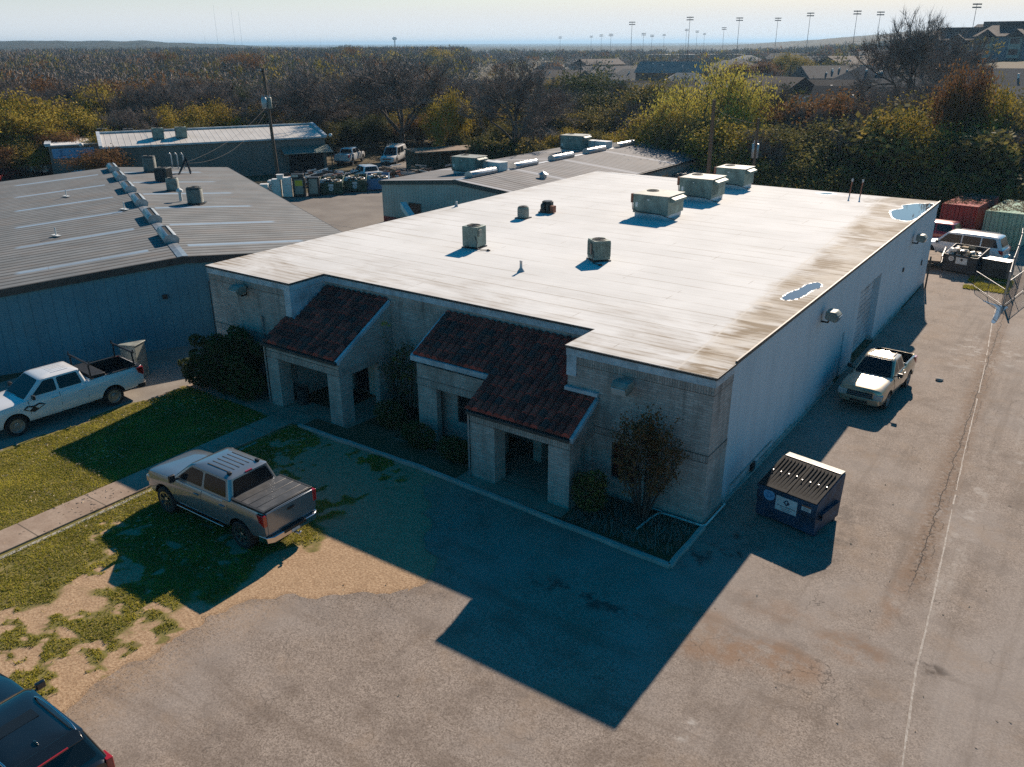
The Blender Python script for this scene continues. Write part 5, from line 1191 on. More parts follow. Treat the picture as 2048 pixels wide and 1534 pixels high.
for i, (x, y, m2, lb) in enumerate(((-56.45, 34.5, 'sign_yellow', 'black framed display cooler with a yellow panel'), (-55.5, 35.5, 'ac_beige', 'black framed display cooler with a beige panel'))):
    t = thing('display_cooler', lb, 'cooler', (x-.4, y, .012), rad(42), 'scrap appliances in the yard'); MB().box(-.58, .58, -.4, .4, .05, 1.85).build('cabinet', 'black_plastic', t, bevel=.02)
    MB().box(-.40, .40, -.43, -.41, .3, 1.7).build('panel', 'ac_beige', t); MB().box(-.36, .36, -.45, -.432, 1.1, 1.62).build('upper_panel', m2, t)
t = thing('stacked_cooler', 'small black cooler lying on top of the appliances', 'cooler', (-56.9, 34.4, 1.86), rad(42)); MB().box(-.6, .6, -.3, .3, 0, .35).build('cabinet', 'black_plastic', t, bevel=.02); MB().box(-.55, .1, -.31, -.302, .08, .28).build('panel', 'galvanised', t)
t = thing('white_tub', 'white plastic tub lying on top of the refrigerators', 'tub', (-58.0, 33.2, 1.76), rad(20)); MB().lathe([(.32, 0), (.36, .45), (.38, .46), (.30, .44)], 16).build('tub', 'white_plastic', t, smooth=40)
# yard junk: uncountable
r = random.Random(9); b = MB()
for i in range(700):
    u = r.random(); x = -63+u*12+r.gauss(0, 1.3); y = 40+u*13+r.gauss(0, 1.6); b.cur = r.choice((0, 0, 1, 2, 3, 3, 4)); z = abs(r.gauss(0, .45))
    b.obox((x, y, z), (r.uniform(.1, .9), r.uniform(.03, .15), r.uniform(.03, .15)), 0, Matrix.Translation((x, y, z+.05)) @ Matrix.Rotation(r.uniform(.5, 1.4), 4, 'Z') @ Matrix.Rotation(r.uniform(-.3, .3), 4, 'Y'))
tag(b.build('yard_junk', ['black_metal', 'wood_board', 'rust_box', 'galvanised', 'white_plastic']), 'heap of dark scrap pipes, boards and metal in the yard behind the dumpsters', 'scrap heap', kind='stuff')
t = thing('lumber_shed', 'open shed with a flat brown board roof at the back of the yard', 'shed', (-56.5, 56.5, .01), rad(60)); MB().box(-4.2, 4.2, -2.2, 2.2, 2.35, 2.5).build('roof', 'wood_board', t)
b = MB()
for x in (-4, -1.3, 1.3, 4):
    for y in (-2, 2): b.box(x-.07, x+.07, y-.07, y+.07, 0, 2.35)
build_each(b, 'post', 'wood_pole', t); MB().box(-4, 4, 1.6, 1.9, 0, 2.3).build('back_wall', 'wood_board', t)
t = thing('boom_lift_arm', 'white lift arm with an orange base beside the tan metal wall', 'lift', (-36.2, 27.2, .016), rad(-28)); MB().prism([(-1.6, 0, 1.75), (1.5, 0, .75), (1.5, 0, 1.05), (-1.6, 0, 2.25)], (0, .5, 0)).build('arm', 'white_plastic', t, bevel=.02)
plain('orange_paint', (.40, .06, .02), .5, var=.2); MB().prism([(-1.8, -.3, 0), (1.4, -.3, 0), (1.2, -.3, .9), (-1.5, -.3, 1.1)], (0, 1.1, 0)).build('base', 'orange_paint', t, bevel=.03)
MB().box(.2, 2.6, .8, 1.6, 1.2, 1.5).build('platform', 'white_plastic', t, bevel=.02)
# shipping containers
def container(x, y, rz, m, label):
    t = thing('shipping_container', label, 'shipping container', (x, y, .01), rad(rz), 'shipping containers at the back of the lot'); w, L, h = 2.44, 6.1, 2.6
    MB().box(-w/2, w/2, 0, L, .1, h).build('container_box', m, t)
    b = MB()
    for x in (-w/2-.03, w/2-.08): b.box(x, x+.11, -.05, -.002, .05, h+.02)
    b.box(-w/2+.08, w/2-.08, -.05, -.002, h-.1, h+.02); b.box(-w/2+.08, w/2-.08, -.05, -.002, .05, .2); b.build('door_frame', m, t)
    pp = np.stack([RNG.uniform(-w/2, w/2, 900), RNG.uniform(0, L, 900), np.full(900, h+.01)], -1); pp = pp[fbm(pp[:, 0]*.8+x, pp[:, 1]*.5, 3, 12) > .42]; b = MB()
    for q in pp: a_ = random.random()*6.28; b.add([(q[0], q[1], q[2]), (q[0]+.14*math.cos(a_), q[1]+.14*math.sin(a_), q[2]+.03), (q[0]+.1*math.cos(a_+1), q[1]+.1*math.sin(a_+1), q[2]+.05)], [(0, 1, 2)])
    tag(b.build('leaf_litter', 'leaf_rust', t), kind='stuff')
    for s in (-1, 1):
        x0, x1 = sorted((s*.015, s*(w/2-.1))); d = MB().box(x0, x1, -.04, -.004, .22, h-.12).build('door', m, t); b = MB()
        for q in (.3, .75): b.tube([(x0+(x1-x0)*q, -.075, .15), (x0+(x1-x0)*q, -.075, h-.05)], .022, 6); b.box(x0+(x1-x0)*q-.05, x0+(x1-x0)*q+.2, -.10, -.05, 1.1, 1.15)
        build_each(b, 'lock_rod', m, d)
container(-.55, 48.6, -6, 'container_red', 'rust red shipping container standing behind the red pickup'); container(2.55, 47.2, -6, 'container_green', 'pale green shipping container, right-hand one behind the white SUV')
# flat trailer and loose box by the far dumpster
t = thing('utility_trailer', 'flat steel utility trailer between the white wall and the open dumpster', 'trailer', (-.75, 39.4, .02), rad(95)); b = MB()
for y in (-.9, .9): b.bar((-1.6, y, .55), (1.6, y, .55), .07, .1)
for x in (-1.6, -.6, .4, 1.6): b.bar((x, -.9, .55), (x, .9, .55), .06, .08)
for x in (-1.6, 0, 1.6):
    for y in (-.9, .9): b.bar((x, y, .55), (x, y, 1.0), .05)
b.bar((-1.6, -.9, 1.), (1.6, -.9, 1.), .05); b.bar((-1.6, .9, 1.), (1.6, .9, 1.), .05); b.bar((1.6, 0, .5), (2.7, 0, .45), .08); b.build('frame', 'black_metal', t)
MB().box(-1.55, 1.55, -.85, .85, .60, .64).build('deck', 'wood_board', t)
for y in (-1.05, 1.05): MB().lathe([(.22, -.08), (.32, -.09), (.33, .0), (.32, .09), (.22, .08)], 18, axis='y').build('wheel', 'rubber', t, smooth=40, loc=(-.2, y, .33))
t = thing('metal_cabinet', 'grey metal cabinet leaning beside the open dumpster inside the fence', 'cabinet', (3.35, 37.8, .01), rad(-15)); MB().box(-.75, .75, 0, .8, .05, 1.15).build('cabinet_body', 'ac_dark', t, bevel=.02); MB().box(-.7, .7, -.03, -.004, .1, 1.1).build('door', 'ac_dark', t); MB().box(-.8, .8, -.05, .85, 1.152, 1.18).build('top_sheet', 'galvanised', t)
for i, (x, y, z, rz, lb) in enumerate(((4.1, 38.6, .02, 20, 'light wooden board lying on junk by the fence'), (3.9, 36.4, .02, -40, 'bent board on the ground beside the fence'))):
    tag(MB().obox((0, 0, .25), (.55, .3, .03), 0, Matrix.Rotation(.3, 4, 'X')).build('board', 'dead_leaf' if i == 0 else 'wood_board', loc=(x, y, z)), lb, 'board')
# utility box by the white pickup
t = thing('utility_cabinet', 'beige electrical cabinet standing behind the white work pickup', 'utility cabinet', (-26.1, -2.6, .012), rad(25)); MB().box(-.38, .38, -.38, .38, 0, 1.58).build('cabinet_body', 'ac_beige', t, bevel=.02); MB().box(-.42, .42, -.42, .42, 1.582, 1.63).build('lid', 'ac_beige', t, bevel=.015); MB().box(-.34, .34, -.40, -.384, .1, 1.35).build('door', 'ac_beige', t)
# drum table by porch, mats
tag(MB().lathe([(.22, 0), (.25, .05), (.25, .62), (.27, .66), (.2, .66)], 16).build('ash_bin', 'ac_dark', smooth=40, loc=(-17.5, -.45, .03)), 'small round grey bin standing in the left porch', 'bin')
tag(MB().box(-.6, .6, -.38, .38, 0, .015).build('door_mat', 'rubber', loc=(-5.5, 1.3, .034)), 'dark mat in front of the right porch door', 'door mat'); tag(MB().box(-.6, .6, -.38, .38, 0, .015).build('door_mat', 'rubber', loc=(-16.4, 1.25, .034)), 'dark mat in front of the left porch door', 'door mat')
# ---- chain-link fence and gate
def chain(b, p, q, z0, z1, step=.2, w=.006):
    p, q = Vector(p), Vector(q); L = (q-p).length; d = (q-p).normalized(); n = int((L+(z1-z0))/step)
    for i in range(n):
        for s in (1, -1):
            a0 = i*step-(z1-z0); pts = []
            t0, t1 = max(0, -a0), min(z1-z0, L-a0)
            if t1 <= t0: continue
            for tt in (t0, t1): u = a0+tt; pts.append(p+d*u+Vector((0, 0, (z0+tt) if s > 0 else (z1-tt))))
            b.bar(pts[0], pts[1], w, w)
fp = [(4.66, 31.6), (4.45, 35.5), (4.3, 39.5), (4.1, 43.5), (3.7, 48.5), (3.4, 53.5)]
t = thing('chain_link_fence', 'tall galvanised chain-link fence along the east side of the far lot', 'fence', (0, 0, 0)); pb = None
for i, (x, y) in enumerate(fp): MB().tube([(x, y, 0), (x, y, 2.0)], .04, 8).build('post', 'galvanised', t)
b = MB(); mb_ = MB()
for i in range(len(fp)-1):
    a, c = (*fp[i], 0), (*fp[i+1], 0); b.tube([(a[0], a[1], 1.9), (c[0], c[1], 1.9)], .02, 6); chain(mb_, a, c, .05, 1.9)
b.build('top_rail', 'fence_wire', t); mb_.build('wire_mesh', 'fence_wire', t)
def gate(p, q, label, h=1.7):
    t = thing('chain_link_gate', label, 'gate', (*p, 0), 0, 'gate leaves of the fence'); v = Vector((q[0]-p[0], q[1]-p[1], 0)); b = MB()
    for z in (.1, h): b.tube([(0, 0, z), (v.x, v.y, z)], .025, 6)
    for u in (0, .5, 1): b.tube([(v.x*u, v.y*u, .1), (v.x*u, v.y*u, h)], .018, 6)
    b.build('gate_frame', 'fence_wire', t); b = MB(); chain(b, (0, 0, 0), v, .1, h); b.build('wire_mesh', 'fence_wire', t)
gate((4.6, 31.4), (2.7, 34.9), 'open chain-link gate leaf sagging towards the open dumpster', 1.0); gate((4.75, 31.4), (5.3, 35.4), 'chain-link gate leaf swung out on the east side of the fence', 1.5)
tag(MB().tube([(0, 0, 0), (0, 0, 2.0)], .05, 8).build('gate_post', 'wood_pole', loc=(.35, 32.9, 0)), 'leaning brown gate post at the corner of the white side wall', 'post')
# ================================================================ power poles and wires
def pole(x, y, h, label, lean=0., arms=1, tr=0, rz=0., r=.16):
    t = thing('power_pole', label, 'power pole', (x, y, 0), rz, 'wooden power poles')
    top = Vector((lean*h, 0, h)); MB().tube([(0, 0, -.3), tuple(top)], [r, r*.65], 10).build('pole_shaft', 'wood_pole', t, smooth=60)
    for i in range(arms):
        z = h-.35-i*1.3; c = Vector((lean*z, 0, z)); a = MB().bar(c+Vector((-.1, -1.1, 0)), c+Vector((-.1, 1.1, 0)), .1, .12).build('crossarm', 'wood_pole', t); b = MB()
        for y_ in (-1., -.4, .4, 1.): b.lathe([(.05, 0), (.07, .08), (.04, .16), (0, .2)], 8, tuple(c+Vector((-.1, y_, .06))))
        build_each(b, 'insulator', 'galvanised', a)
    for i in range(tr):
        an = (i-(tr-1)/2)*1.9; z = h*.70; c = Vector((lean*z, 0, z)); p = c+Vector((-.12, math.sin(an)*.62 if tr > 1 else .3, 0)); k_ = Vector((.28 if tr > 1 and i == 1 else 0, 0, 0))
        tt = MB().lathe([(.27, 0), (.29, .04), (.29, 1.05), (.24, 1.12), (.08, 1.16), (0, 1.17)], 16).build('transformer', 'ac_beige' if i else 'galvanised', t, smooth=40, loc=tuple(p+k_+Vector((0, 0, -.6)))); b = MB(); b.lathe([(.05, 1.1), (.06, 1.25), (.03, 1.35)], 8, (.1, .1, 0)); b.lathe([(.05, 1.1), (.06, 1.25), (.03, 1.35)], 8, (-.1, -.1, 0)); build_each(b, 'bushing', 'trim_white', tt)
    return t
pole(-67.6, 40.9, 11.6, 'leaning wooden power pole with three transformers in front of the long tan building', lean=-.035, arms=1, tr=3, rz=rad(25), r=.2)
pole(-17.5, 41.3, 9.9, 'plain wooden power pole just behind the far white air conditioner', arms=0, r=.2)
pole(-15.7, 46.3, 8.3, 'wooden power pole with one pale transformer among the trees behind the white roof', arms=0, tr=1, r=.14)
pole(-104., 42.5, 8.8, 'thin power pole between the yellow trees at the left', arms=0, r=.15)
pole(-39.5, 80.5, 8.5, 'thin pole in the thicket left of the big yellow-green tree', arms=1, r=.10)
pole(-43.5, 140., 10., 'dark power pole in front of the white gabled house', arms=0, r=.16); pole(-96., 154., 10.5, 'dark power pole among the houses left of the big yellow-green tree', arms=0, r=.17); pole(-18.6, 128., 13.0, 'tilted utility pole above the orange tree at the right', lean=.06, arms=0, r=.16)
def wire(p, q, sag, label, n=14, r=.014, name='power_line', mat='black_metal'):
    p, q = Vector(p), Vector(q); pts = [p.lerp(q, i/n)-Vector((0, 0, sag*4*(i/n)*(1-i/n))) for i in range(n+1)]
    return tag(MB().tube(pts, r, 4, cap=False).build(name, mat, smooth=60), label, 'power line', 'overhead wires')
wire((-67.9, 41., 11.0), (-104., 42.5, 8.4), 1.2, 'thin wire from the leaning power pole to the pole between the yellow trees')
wire((-67.9, 41., 8.0), (-54.5, 20.4, 4.9), .8, 'service cable from the leaning pole to the pipe mast on the corrugated roof', r=.010, mat='rubber'); wire((-67.8, 40.6, 7.4), (-54.2, 20.8, 4.9), 1.4, 'lower service cable from the leaning pole to the mast on the corrugated roof', r=.010, mat='rubber')
wire((-67.7, 40.9, 7.7), (-60.8, 46.4, 5.4), .8, 'looping service cable from the leaning pole to the right end of the long tan building', r=.010, mat='rubber')
wire((-67.5, 41., 9.8), (-17.5, 41.3, 9.6), 1.5, 'long wire running from the leaning pole to the plain pole behind the white roof'); wire((-17.5, 41.3, 9.3), (-15.7, 46.3, 7.9), .2, 'short wire between the two poles behind the white roof'); wire((-15.7, 46.3, 8.0), (30, 62, 8.3), 1.5, 'long wire crossing the trees at the right of the picture')
W_ = ['first', 'second', 'third', 'fourth', 'fifth', 'sixth', 'seventh', 'eighth', 'ninth', 'tenth', 'eleventh', 'twelfth', 'thirteenth', 'fourteenth', 'fifteenth', 'sixteenth', 'seventeenth', 'eighteenth', 'nineteenth', 'twentieth']+['%dth' % i if i % 10 not in (1, 2, 3) else '%d%s' % (i, {1: 'st', 2: 'nd', 3: 'rd'}[i % 10]) for i in range(21, 99)]
# ================================================================ other metal buildings
def bands_sky(k, x, y, z, base):
    i = k.math('FRACT', k.math('DIVIDE', k.math('SUBTRACT', y, 2.55), 6.05)); on = k.ramp(k.math('ABSOLUTE', k.math('SUBTRACT', i, .5)), .455, .460, 0., 1.)
    ax = k.math('ABSOLUTE', k.math('ADD', x, .3)); m = k.math('MULTIPLY', k.ramp(ax, .9, 1.0), k.ramp(ax, 6.6, 7.0, 1., 0.))
    base = k.mix(k.math('MULTIPLY', k.math('MULTIPLY', on, m), .65), base, (.27, .40, .54))
    p = k.math('FRACT', k.math('DIVIDE', x, 2.3)); pur = k.math('MULTIPLY', k.ramp(k.math('ABSOLUTE', k.math('SUBTRACT', p, .5)), .005, .012, 1., 0.), k.ramp(k.noise(2., 3.), .45, .6, 0., .5)); base = k.mix(pur, base, (.12, .12, .13))
    return k.mix(k.math('MULTIPLY', k.ramp(k.noise(.7, 6., .7, k.map(scale=(.15, 1.6, 1))), .5, .72), .6), base, (.16, .145, .13))
mk_metal('metal_roof_blue', (.145, .155, .16), (.215, .225, .23), .62, 'y', bands_sky, rust=.35, ribw=.26, depth=1., rough=.8)
def bands_tan(k, x, y, z, base):
    i = k.math('FRACT', k.math('DIVIDE', y, 7.6)); on = k.ramp(k.math('ABSOLUTE', k.math('SUBTRACT', i, .5)), .44, .46, 0., .6); base = k.mix(on, base, (.40, .42, .46)); return base
mk_metal('metal_roof_tan', (.16, .165, .175), (.24, .24, .25), .62, 'y', bands_tan, rust=.3, ribw=.26, depth=1., rough=.85)
def gable(name, label, loc, rz, xl, xr, L, zr, sl, wallm, roofm, oh=.12, trim='flashing_dark', holes=()):
    t = thing(name, label, 'building', loc, rz); zl, zrr = zr+xl*sl, zr-xr*sl
    b = MB(); 
    for y in (0, L-.1): b.prism([(xl, y, 0), (xr, y, 0), (xr, y, zrr-.05), (0, y, zr-.05), (xl, y, zl-.05)], (0, .1, 0))
    b.box(xl, xl+.1, .1, L-.1, 0, zl-.06); b.box(xr-.1, xr, .1, L-.1, 0, zrr-.06); b.build('wall', wallm, t)
    b = MB(); 
    for x0, x1, z0, z1 in ((xl-oh, 0, zl-oh*sl, zr), (0, xr+oh, zr, zrr-oh*sl)): b.prism([(x0, -oh, z0), (x1, -oh, z1), (x1, -oh, z1+.05), (x0, -oh, z0+.05)], (0, L+2*oh, 0))
    b.build('roof', roofm, t)
    b = MB()
    for x0, x1, z0, z1 in ((xl-oh, 0, zl-oh*sl, zr), (0, xr+oh, zr, zrr-oh*sl)): b.prism([(x0, -oh-.03, z0-.28), (x1, -oh-.03, z1-.28), (x1, -oh-.03, z1+.06), (x0, -oh-.03, z0+.06)], (0, .028, 0))
    build_each(b, 'gable_trim', trim, t)
    b = MB(); b.box(xr+oh, xr+oh+.12, -oh, L+oh, zrr-.16, zrr+.0); b.box(xl-oh-.12, xl-oh, -oh, L+oh, zl-.16, zl); build_each(b, 'gutter', trim, t)
    b = MB(); b.prism([(-.25, -.1, zr-.25*sl+.056), (0, -.1, zr+.06), (.25, -.1, zr-.25*sl+.056), (.25, -.1, zr-.25*sl+.075), (0, -.1, zr+.085), (-.25, -.1, zr-.25*sl+.075)], (0, L, 0)); b.build('ridge_cap', 'galvanised', t)
    return t, zr
def ridge_vent(t, y, L, z, w=.34):
    b = MB(); prof = [(-w, 0), (-w*1.15, .22), (-w*.8, .40), (-w*.35, .46), (-w*.35, .40), (w*.35, .40), (w*.35, .46), (w*.8, .40), (w*1.15, .22), (w, 0)]
    b.prism([(x, y, z+h) for x, h in prof], (0, L, 0)); v = b.build('ridge_vent', 'galvanised', t, bevel=.01)
    MB().box(-w*.33, w*.33, y+.05, y+L-.05, z+.395, z+.415).build('vent_slot', 'dark_inside', v)
    b = MB(); 
    for yy in (y-.02, y+L): b.prism([(x*1.02, yy, z+h) for x, h in prof[:4]+prof[-4:]], (0, .02, 0))
    build_each(b, 'end_cap', 'galvanised', v)
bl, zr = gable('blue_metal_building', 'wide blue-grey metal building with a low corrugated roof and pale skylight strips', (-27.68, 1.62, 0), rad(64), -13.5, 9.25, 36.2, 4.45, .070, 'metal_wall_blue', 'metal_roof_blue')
for i in range(6): ridge_vent(bl, 3.3+6.1*i if i < 5 else 33.0, 2.6, zr+.03)
b = MB(); b.box(-1.2, -.98, -.12, -.003, 2.55, 2.75); b.build('wall_lamp', 'black_metal', bl); b = MB(); b.box(1.0, 1.03, -.03, -.003, .2, 3.1); b.box(1.5, 1.53, -.03, -.003, .6, 3.2); b.box(1.0, 1.5, -.03, -.003, 3.1, 3.13); b.build('conduit', 'flashing_dark', bl)
k = NT('wall_stain', .9); k.color((.10, .09, .08))
def bl_xy(lx, ly): c, s = math.cos(rad(64)), math.sin(rad(64)); return (-27.68+lx*c-ly*s, 1.62+lx*s+ly*c)
def on_blue(px, py): dx, dy = px+27.68, py-1.62; c, s = math.cos(rad(64)), math.sin(rad(64)); lx = dx*c+dy*s; return 4.50-abs(lx)*.070
for (x, y), w, h, st, m, lb in (((-40.6, 11.6), 1.0, 1.05, 'round', 'ac_dark', 'dark cylindrical condenser, frontmost one on the corrugated roof'), ((-46.4, 13.9), .85, .85, 'round', 'ac_beige', 'brownish barrel-shaped condenser, second from the front on the corrugated roof'),
        ((-50.9, 16.2), .95, 1.0, 'slats', 'ac_dark', 'brown square condenser, third from the front on the corrugated roof'), ((-56.2, 18.5), 1.0, 1.25, 'round', 'ac_dark', 'tall green-black condenser at the far end of the corrugated roof')):
    condenser((x, y, on_blue(x, y)+.02), rad(30), w, h, lb, st, 'condensers on the corrugated roof of the blue metal building', m, cord=False)
b = MB(); b.lathe([(.1, 0), (.1, .55), (.22, .6), (.2, .72), (.0, .85)], 12); tag(b.build('flue_cap', 'white_plastic', smooth=40, loc=(-41.9, 11.4, on_blue(-41.9, 11.4)+.05)), 'white capped flue beside the frontmost condenser on the corrugated roof', 'vent pipe')
for (x, y), lb in zip(((-38.9, 1.4), (-41.6, 7.2), (-50.6, 8.4)), ('small white pipe stub nearest the camera on the left slope of the corrugated roof', 'small white pipe stub in the middle of the left slope of the corrugated roof', 'small white pipe stub farthest back on the left slope of the corrugated roof')):
    b = MB(); b.lathe([(.04, 0), (.04, .45), (0, .46)], 8); b.box(-.35, .35, -.12, .12, 0, .03); tag(b.build('roof_vent', 'white_plastic', loc=(x, y, on_blue(x, y)+.06)), lb, 'vent pipe', 'pipe stubs on the corrugated roof')
t = thing('mast_frame', 'dark steel A-frame carrying the power cables at the far corner of the corrugated roof', 'cable mast', (-54.3, 20.6, 3.9), rad(25)); b = MB()
for p, q in (((-.6, -.5, 0), (0, 0, 1.5)), ((.6, -.5, 0), (0, 0, 1.5)), ((0, .6, 0), (0, 0, 1.5)), ((-.6, -.5, .05), (.6, -.5, .05)), ((0, 0, 1.2), (0, -1.6, .1))): b.bar(p, q, .09)
b.build('frame', 'black_metal', t)
t = thing('conduit_rack', 'three bent service pipes on a dark rack at the back of the corrugated roof', 'conduit', (-57.8, 21.6, 3.9), rad(25)); b = MB()
for i in range(3): b.tube([(i*.55, 0, 0), (i*.55, 0, 1.35), (i*.55-.1, 0, 1.5), (i*.55-.2, 0, 1.42)], .05, 8)
b.build('conduit', 'galvanised', t, smooth=60); MB().bar((-.3, 0, .5), (1.6, 0, .5), .06).build('rack', 'black_metal', t)
# tan gabled building beyond the white roof
tb, zr = gable('tan_metal_building', 'tan ribbed metal building with a corrugated grey roof and a row of ridge vents', (-33.45, 29.9, 0), 0, -7.93, 7.95, 32.2, 4.06, .087, 'metal_wall_tan', 'metal_roof_tan')
for i in range(5): ridge_vent(tb, 1.6+6.1*i, 3.4, zr+.03)
MB().panel(-5.0, -3.7, 1.0, 1.9, -.06, .055, holes=[(-4.92, -3.78, 1.07, 1.83)]).build('window', 'flashing_dark', tb); MB().box(-4.92, -3.78, -.03, -.01, 1.07, 1.83).build('window_glass', 'glass_building', tb)
MB().box(-7.9, 7.9, -.02, -.003, 0, .5).build('wainscot', 'container_red', tb)
package_unit((-36.9, 53.6, 3.75), rad(5), 2.4, 2.0, 1.6, 'beige rooftop air conditioner near the far end of the tan metal building'); package_unit((-36.2, 35.2, 3.8), rad(5), 2.3, 1.9, 1.4, 'beige rooftop air conditioner on the near end of the tan metal building')
for (x, y), w, lb in (((-34.8, 54.6), 2.6, 'white duct box attached to the far air conditioner on the tan building'), ((-34.5, 36.1), 2.5, 'white duct boxes beside the near air conditioner on the tan building')):
    t = thing('duct_box', lb, 'duct', (x, y, 3.85), rad(-5)); MB().box(-w/2+.2, w/2, -.55, .55, .1, .95).build('duct', 'white_plastic', t, bevel=.02); MB().box(-.1, -.04, -.57, .57, .1, .97).build('seam', 'galvanised', t)
b = MB(); b.lathe([(.3, 0), (.3, .35), (.42, .38), (.0, .62)], 16); tag(b.build('roof_vent', 'galvanised', smooth=40, loc=(-29.6, 36.4, 3.7)), 'round galvanised vent cap low on the tan building roof just over the white roof edge', 'roof vent')
t = thing('wall_shed', 'small brown block wall with metal roof at the right end of the tan building', 'shed', (-24.6, 52., 0), 0); MB().box(-.5, 1.4, 0, 7, 0, 2.6).build('wall', 'metal_wall_grey', t)
# long tan building with standing seam roof, and the low white one beside it
FA = math.atan2(20.9, 11.55)
lb_ = thing('long_metal_building', 'long narrow building with stained grey wall and tan standing-seam roof', 'building', (-79.7, 27.9, 0), FA); FL = 23.9
b = MB(); b.prism([(0, 0, 0), (0, 6, 0), (0, 6, 4.7), (0, 0, 3.9)], (FL, 0, 0)); b.build('wall', 'metal_wall_grey', lb_)
b = MB(); b.prism([(-.1, -.25, 3.91), (-.1, 6.1, 4.76), (-.1, 6.1, 4.82), (-.1, -.25, 3.97)], (FL+.2, 0, 0)); b.build('roof', 'metal_roof_seam', lb_)
b = MB(); 
for x in (-.15, FL-.15): b.prism([(x, -.3, 3.92), (x, 6.15, 4.78), (x, 6.15, 5.06), (x, -.3, 4.12)], (.35, 0, 0))
b.box(.2, FL-.15, 5.9, 6.15, 4.83, 5.0); b.box(-.1, FL+.1, -.34, -.252, 3.80, 3.98); build_each(b, 'parapet_trim', 'trim_white', lb_)
b = MB(); b.prism([(18.6, -2.2, 2.35), (18.6, -.02, 2.95), (18.6, -.02, 3.0), (18.6, -2.2, 2.4)], (5.6, 0, 0)); b.build('canopy', 'green_canopy', lb_)
b = MB()
for x in (18.8, 24.0): b.box(x-.05, x+.05, -2.1, -2.0, 0, 2.35)
build_each(b, 'canopy_post', 'wood_pole', lb_); MB().box(19.5, 23.5, -.03, -.004, 0, 2.3).build('dark_opening', 'dark_inside', lb_)
for xx, lbl in ((6.0, 'square grey condenser on the tan standing-seam roof, left one of the pair'), (8.4, 'square grey condenser on the tan standing-seam roof, right one of the pair')):
    c, s = math.cos(FA), math.sin(FA); condenser((-79.7+xx*c-2.6*s, 27.9+xx*s+2.6*c, 4.25), FA, 1.15, 1.2, lbl, 'plain', 'condensers on the far roofs', 'ac_casing', cord=False)
lw = thing('low_building', 'low dark building with white flat roof and blue sign behind the gravel track', 'building', (-79.7, 27.9, 0), FA)
MB().box(-5.2, 14, 8.3, 17, 0, 3.5).build('wall', 'metal_wall_grey', lw); MB().box(-5.5, 14.2, 8.0, 17.2, 3.51, 3.62).build('roof', 'roof_membrane', lw); MB().box(-5.55, -4.9, 8.1, 17.1, 3.63, 3.8).build('roof_edge', 'trim_white', lw)
sg = MB().box(-4.9, -.6, 8.22, 8.295, 2.15, 3.2).build('sign', 'sticker_blue', lw); b = MB(); b.box(-4.1, -3.9, 8.2, 8.215, 2.35, 3.05); b.box(-4.35, -3.65, 8.2, 8.215, 2.35, 2.45); b.box(-4.25, -3.75, 8.2, 8.215, 2.95, 3.05); b.build('letter_mark', 'sign_blue', sg)
for xx, yy, lbl in ((.6, 11.5, 'dark condenser on the low white roof, left one'), (3.3, 9.6, 'dark condenser on the low white roof, right one next to the tan roof')):
    c, s = math.cos(FA), math.sin(FA); condenser((-79.7+xx*c-yy*s, 27.9+xx*s+yy*c, 3.62), FA, 1.1, 1.3, lbl, 'plain', 'condensers on the far roofs', 'ac_dark', cord=False)
for (x, y, z), lbl in (((-86.8, 29.6, 3.6), 'small white security lamp on the corner of the low building'), ((-68.0, 49.2, 4.0), 'small white lamp on the right end of the long tan building')):
    t = thing('security_lamp', lbl, 'lamp', (x, y, z), FA); MB().tube([(0, 0, 0), (.1, -.6, .1)], .04, 6).build('arm', 'galvanised', t); MB().sphere((.1, -.75, .08), .22, 10, 8).build('lamp', 'white_plastic', t, smooth=60)
